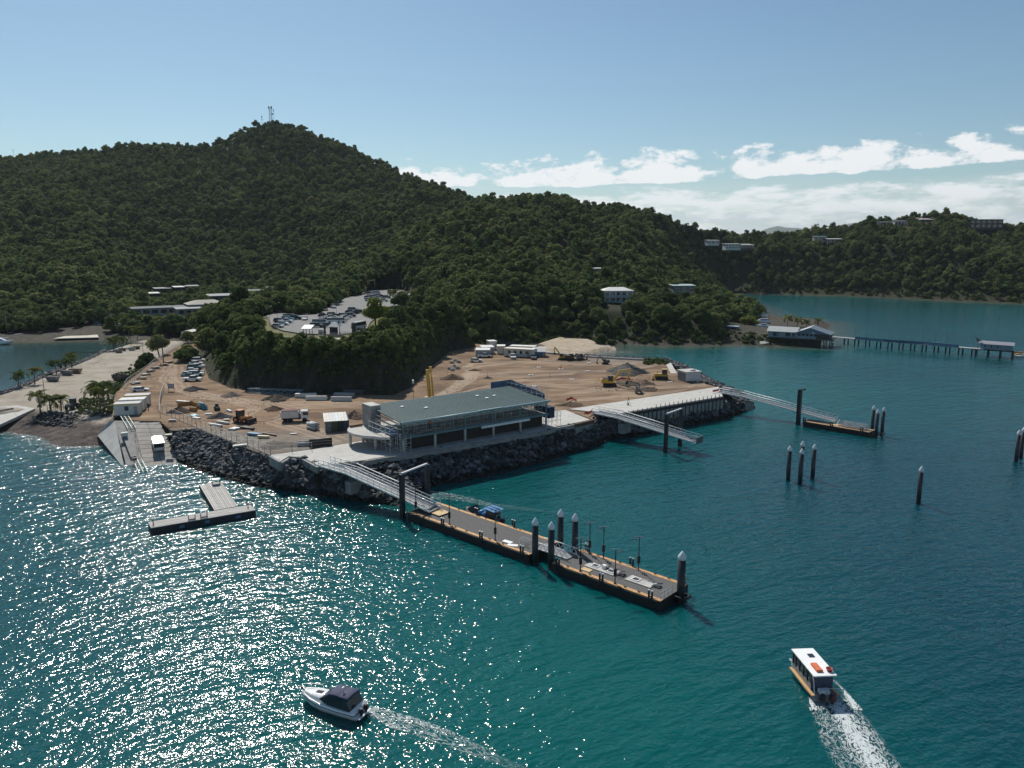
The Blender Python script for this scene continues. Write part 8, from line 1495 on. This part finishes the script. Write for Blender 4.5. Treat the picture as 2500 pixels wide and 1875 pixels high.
# --- houses on the slopes
def house(label, p, rz, w, d, h, wall, roof, storeys=1, flat=False, name='house', stilts=6.0, wins=4, balcony=False, over=.9):
    t = thing(name, label, 'house', p, rz); MB().bb(-w / 2, w / 2, 0, d, -stilts, h).build('wall', wall, t)
    if flat: r = MB().hexa([(-w / 2 - over, -over, h), (w / 2 + over, -over, h), (w / 2 + over, d + over, h + .5), (-w / 2 - over, d + over, h + .5)], [(-w / 2 - over, -over, h + .3), (w / 2 + over, -over, h + .3), (w / 2 + over, d + over, h + .8), (-w / 2 - over, d + over, h + .8)]).build('roof', roof, t)
    else: r = MB().hexa([(-w / 2 - over, -over, h), (w / 2 + over, -over, h), (w / 2 + over, d + over, h), (-w / 2 - over, d + over, h)], [(-w / 4, d * .45, h + d * .16), (w / 4, d * .45, h + d * .16), (w / 4, d * .55, h + d * .16), (-w / 4, d * .55, h + d * .16)]).build('roof', roof, t)
    sh_ = h / storeys
    for s in range(storeys):
        for k in range(wins): x = -w / 2 + w * (k + .5) / wins; q = MB().bb(x - w / wins * .33, x + w / wins * .33, -.06, .02, s * sh_ + sh_ * .22, s * sh_ + sh_ * .78).build('window', GLASS_D, t); MB().bb(x - w / wins * .36, x + w / wins * .36, -.12, -.05, s * sh_ + sh_ * .16, s * sh_ + sh_ * .21).build('sill', WROOF, q)
        if balcony:
            MB().bb(-w / 2 - .2, w / 2 + .2, -1.6, 0, s * sh_ - .15, s * sh_).build('balcony_floor', wall, t); bm_ = MB().bb(-w / 2 - .2, w / 2 + .2, -1.62, -1.56, s * sh_ + .05, s * sh_ + .95).build('balustrade', mat('bluish_glass', (.20, .29, .33), .3), t)
            for k in range(5): x = -w / 2 + w * k / 4; MB().bar((x, -1.55, s * sh_), (x, -1.55, (s + 1) * sh_), .18).build('post', wall, t)
    if not flat and w > 9: MB().tube((0, d * .5, h + d * .16), (0, d * .5, h + d * .16 + 1.4), .06, n=6).build('aerial', GALV, r)
    return t
LGT = mat('render_white', (.44, .49, .50), .7, .08, .5); GRY = mat('render_grey', (.26, .28, .29), .7, .1, .5); DRK = mat('dark_timber_wall', (.060, .052, .048), .8, .2, .6); TILE = mat('brown_tile', (.20, .16, .14), .8, .2, 2); LROOF = mat('light_roof', (.30, .305, .305), .9, .1, 1)
HS = [('white two-storey apartment house with a white hip roof among the trees', LGT, WROOF, 2, False, 5, True), ('low house with pale zigzag roof planes in the wood', GRY, LROOF, 1, True, 3, False), ('white flat-roofed modern house on the saddle ridge, left one', LGT, LROOF, 2, True, 5, False), ('pale-roofed house beside the white modern one on the saddle ridge', DRK, LROOF, 1, False, 4, False), ('low pale house left of the white modern one', LGT, LROOF, 1, True, 3, False), ('teal-roofed house high on the saddle ridge', GRY, ROOF_T, 1, True, 3, False), ('white-roofed house below the teal-roofed one', DRK, WROOF, 1, True, 3, False),
      ('blue-grey house at the left of the right-hand hilltop', LGT, LROOF, 1, True, 4, False), ('brown gable-roofed house behind trees on the right-hand hilltop', DRK, TILE, 1, False, 3, False), ('brown hip-roofed house on the right-hand hilltop', GRY, mat('tan_tile', (.36, .30, .27), .8, .15, 2), 1, False, 3, False), ('long dark house with a wide flat roof on the right-hand hilltop', DRK, mat('mauve_sheet', (.36, .34, .36), .5, .1, 1), 2, True, 6, False), ('teal house with a pale roof above the wooded point', mat('teal_wall', (.10, .17, .17), .7), mat('mint_roof', (.34, .42, .40), .5), 1, True, 3, False), ('low pale roof at the far left of the right-hand hilltop', GRY, LROOF, 1, True, 2, False)]
for (n, x, y, Y, w_, d_, h_), (lb, wl_, rf_, st_, fl, wi, ba) in zip(HOUSES, HS): house(lb, AT(n, x, y, Y) - Vector((0, 0, 0 if w_ == 15 else 1.6)), (rnd.uniform(-.15, .15) if w_ < 30 else 0), w_, d_, h_, wl_, rf_, st_, fl, 'house', 4 if w_ in (15, 33) and Y < 500 else 1.5, wi, ba, 1.6 if w_ > 30 else .7)
p = AT(0, 1377, 622, 560); rd_ = thing('hillside_driveway', 'short pale concrete driveway climbing through the wood', 'driveway', p, .12)
for k in range(3): MB().hexa([(-2.2, k * 5, k * 1.7 - .3), (2.2, k * 5, k * 1.7 - .3), (2.2, k * 5 + 4.9, k * 1.7 + 1.4), (-2.2, k * 5 + 4.9, k * 1.7 + 1.4)], [(-2.2, k * 5, k * 1.7), (2.2, k * 5, k * 1.7), (2.2, k * 5 + 4.9, k * 1.7 + 1.7), (-2.2, k * 5 + 4.9, k * 1.7 + 1.7)]).build('driveway_slab', CONC, rd_)
for (x_, y_, z_, w_, d_, h_), (lb, wl_, rf_, fl) in zip(LEFT_B, [('long low shed with white roller doors left of the settlement', GRY, mat('slate_sheet', (.13, .14, .15), .9, .1, 1), True), ('glass-fronted annexe with a pale flat roof in the settlement', GRY, LROOF, True), ('large pavilion with a cream hip roof in the settlement', GRY, mat('cream_hip', (.40, .375, .32), .9, .08, 1), False), ('big dark-walled warehouse with a pale roof in the settlement', mat('slate_wall', (.075, .085, .105), .6), LROOF, True), ('dark square block at the right end of the warehouse', mat('slate_wall', (.075, .085, .105)), mat('slate_sheet', (.20, .22, .23)), True), ('long low cream-walled block beyond the warehouse', mat('cream_long', (.56, .50, .40), .7), mat('slate_sheet', (.20, .22, .23)), True), ('pale flat-roofed house high behind the settlement, left one', DRK, LROOF, True), ('pale flat-roofed house high behind the settlement, middle one', DRK, WROOF, True), ('pale flat-roofed house high behind the settlement, right one', DRK, LROOF, True), ('tiny white-roofed hut in the wood behind the settlement', DRK, WROOF, True)]):
    house(lb, G(14, x_, y_, z_), hd(G(14, x_ - 200, y_ + 30, z_), G(14, x_ + 200, y_ - 30, z_)) * .4, w_, d_, h_, wl_, rf_, 1, fl, 'settlement_building', 3, 7 if w_ > 28 else 4)
cabin('small white-roofed hut where the haul road enters the trees', G(14, 905, 660, 5), G(14, 1000, 640, 5), 4, 3.2, CREAM, WROOF, None, 'hut', 'hut', 1, .5, 5.0); cabin('blue flat-roofed shed at the water edge left of the pavilion', G(23, 1740, 740, 2.5), G(23, 1895, 745, 2.5), 5, 3.4, mat('navy_wall', (.035, .05, .075), .7), mat('blue_roof', (.26, .36, .42), .5), None, 'shed', 'shed', 1, 0, 2.4)
vehicle('suv', G(23, 760, 520, 9), .2, 'white', 'white four-wheel drive half hidden by trees on the headland'); vehicle('van', G(23, 930, 545, 9), .1, 'silver', 'silver van parked among trees on the headland'); vehicle('car', G(23, 1010, 545, 9), .1, 'white', 'white car parked beside the silver van on the headland')
vehicle('van', G(1, 790, 318, 3), -.6, 'silver', 'silver camper van parked on the far left shore'); vehicle('van', G(1, 1005, 330, 4), .2, 'white', 'white van half hidden behind the palms left of the settlement')
sheet('slipway_apron', poly(1, [(430, 422), (560, 395), (790, 390), (800, 412)], 1.2), 1.35, mat('pale_apron', (.50, .46, .38), .9, .15, .6))
t = thing('broken_slab', 'pale broken slab lying on the rocks below the pavilion', 'slab', G(19, 350, 850, .8), .3); MB().hexa([(-2, -1, 0), (1.5, -1, .1), (2, 1, .9), (-.8, 1, .9)], [(-2, -1, .3), (1.5, -1, .4), (2, 1, 1.2), (-.8, 1, 1.2)]).build('slab', CONC, t); MB().box((2.6, 0, .5), (1.4, 1.2, .3), .4).build('fragment', CONC, t)
# --- telecom tower and masts on the summit
def tower(label, u, v0, v1, Y, w0, lat=True):
    a = AT(0, u, v0, Y); top = AT(0, u, v1, Y).z; z0 = float(land(np.array([a.x]), np.array([Y]))[0]); t = thing('telecom_tower' if lat else 'radio_mast', label, 'tower' if lat else 'mast', (a.x, Y, z0)); h = top - z0
    if lat:
        for sx in (-1, 1):
            for sy in (-1, 1): MB().bar((w0 * sx, w0 * sy, 0), (w0 * .75 * sx, w0 * .75 * sy, h), .30).build('leg', mat('tower_grey', (.18, .21, .24), .5), t)
        for k in range(8):
            z = h * k / 8; f = 1 - .25 * k / 8
            for s in (-1, 1): MB().bar((-w0 * f, w0 * f * s, z), (w0 * f, w0 * f * s, z + h / 8), .14).bar((w0 * f * s, -w0 * f, z), (w0 * f * s, w0 * f, z), .14).build('bracing', mat('tower_grey', (.18, .21, .24)), t)
        for x in (-1.9, 1.7): MB().box((x, 0, h - 1.3), (1.0, .9, 3.2)).build('antenna_panel', mat('antenna_dark', (.10, .13, .16), .5), t)
        MB().bar((-2.0, 0, h - 1.2), (2.0, 0, h - 1.2), .18).build('antenna_arm', mat('tower_grey', (.18, .21, .24)), t); MB().tube((2.2, 0, h * .66), (2.9, -.4, h * .66), 1.0, n=12).build('dish', mat('antenna_dark', (.1, .13, .16)), t); MB().bar((0, 0, h * .66), (2.6, 0, h * .66), .2).build('dish_arm', mat('tower_grey', (.18, .21, .24)), t)
    else:
        MB().tube((0, 0, 0), (0, 0, h), w0, w0 * .5, 7).build('mast', mat('tower_grey', (.18, .21, .24)), t); MB().box((0, 0, h * .9), (w0 * 4, w0 * 2, h * .12)).build('antenna_panel', mat('antenna_dark', (.1, .13, .16)), t); MB().bar((-w0 * 6, 0, h * .72), (w0 * 6, 0, h * .72), w0).build('crossarm', mat('antenna_dark', (.1, .13, .16)), t)
    return t
tower('grey lattice telecom tower with antennas on the hill summit', 661, 292, 260, 990, 1.5); tower('thin mast just right of the lattice tower', 668.5, 292, 265, 990, .2, False); tower('short mast left of the lattice tower on the summit', 639.5, 294, 282, 990, .25, False); tower('tiny mast on the skyline at the far left', 33, 378, 364, 975, .15, False)
# --- far blue hills
def far_hills():
    sk = [AT(12, x, y, 12000) for x, y in [(250, 196), (330, 186), (430, 175), (490, 150), (550, 137), (600, 148), (680, 151), (740, 157), (860, 155), (950, 140), (1030, 122), (1085, 112), (1125, 128), (1180, 135), (1250, 112), (1330, 94), (1400, 78), (1500, 80), (1650, 95), (1900, 120), (2300, 150)]]
    n = 160; P = np.array([along([tuple(p) for p in sk], k / n) for k in range(n + 1)]); rows = 14; X = []; Y = []; Z = []
    for j in range(rows + 1):
        f = j / rows; hgt = np.clip(1 - abs(f - .6) / .6, 0, 1) ** .9; X.append(P[:, 0] * (1 + (f - .6) * .25)); Y.append(P[:, 1] + (f - .6) * 3600); Z.append(-5 + (P[:, 2] + 5) * hgt * (1 if j == int(.6 * rows + .5) else .86 + .28 * fbm(P[:, 0] / 160, np.full(n + 1, j * 1.7), 3, 3)))
    struct(obj('far_hills', grid_mesh('far_hills', np.array(X), np.array(Y), np.array(Z), mat('far_forest', (.045, .065, .03), .95, .3, .004))))
far_hills()
# --- air: one closed box of thin haze round everything, sky outside
hz = MB().bb(-14000, 14000, -60, 15500, -8, 620).build('haze', None); hz['kind'] = 'stuff'; hz['label'] = 'thin pale sea haze in the air over the harbour'
m = bpy.data.materials.new('haze'); m.use_nodes = True; N = m.node_tree.nodes; N.clear(); pv = N.new('ShaderNodeVolumePrincipled'); pv.inputs['Color'].default_value = (.80, .90, 1.0, 1); pv.inputs['Density'].default_value = 3.2e-5; pv.inputs['Anisotropy'].default_value = .2
out = N.new('ShaderNodeOutputMaterial'); m.node_tree.links.new(pv.outputs[0], out.inputs['Volume']); hz.data.materials.clear(); hz.data.materials.append(m)
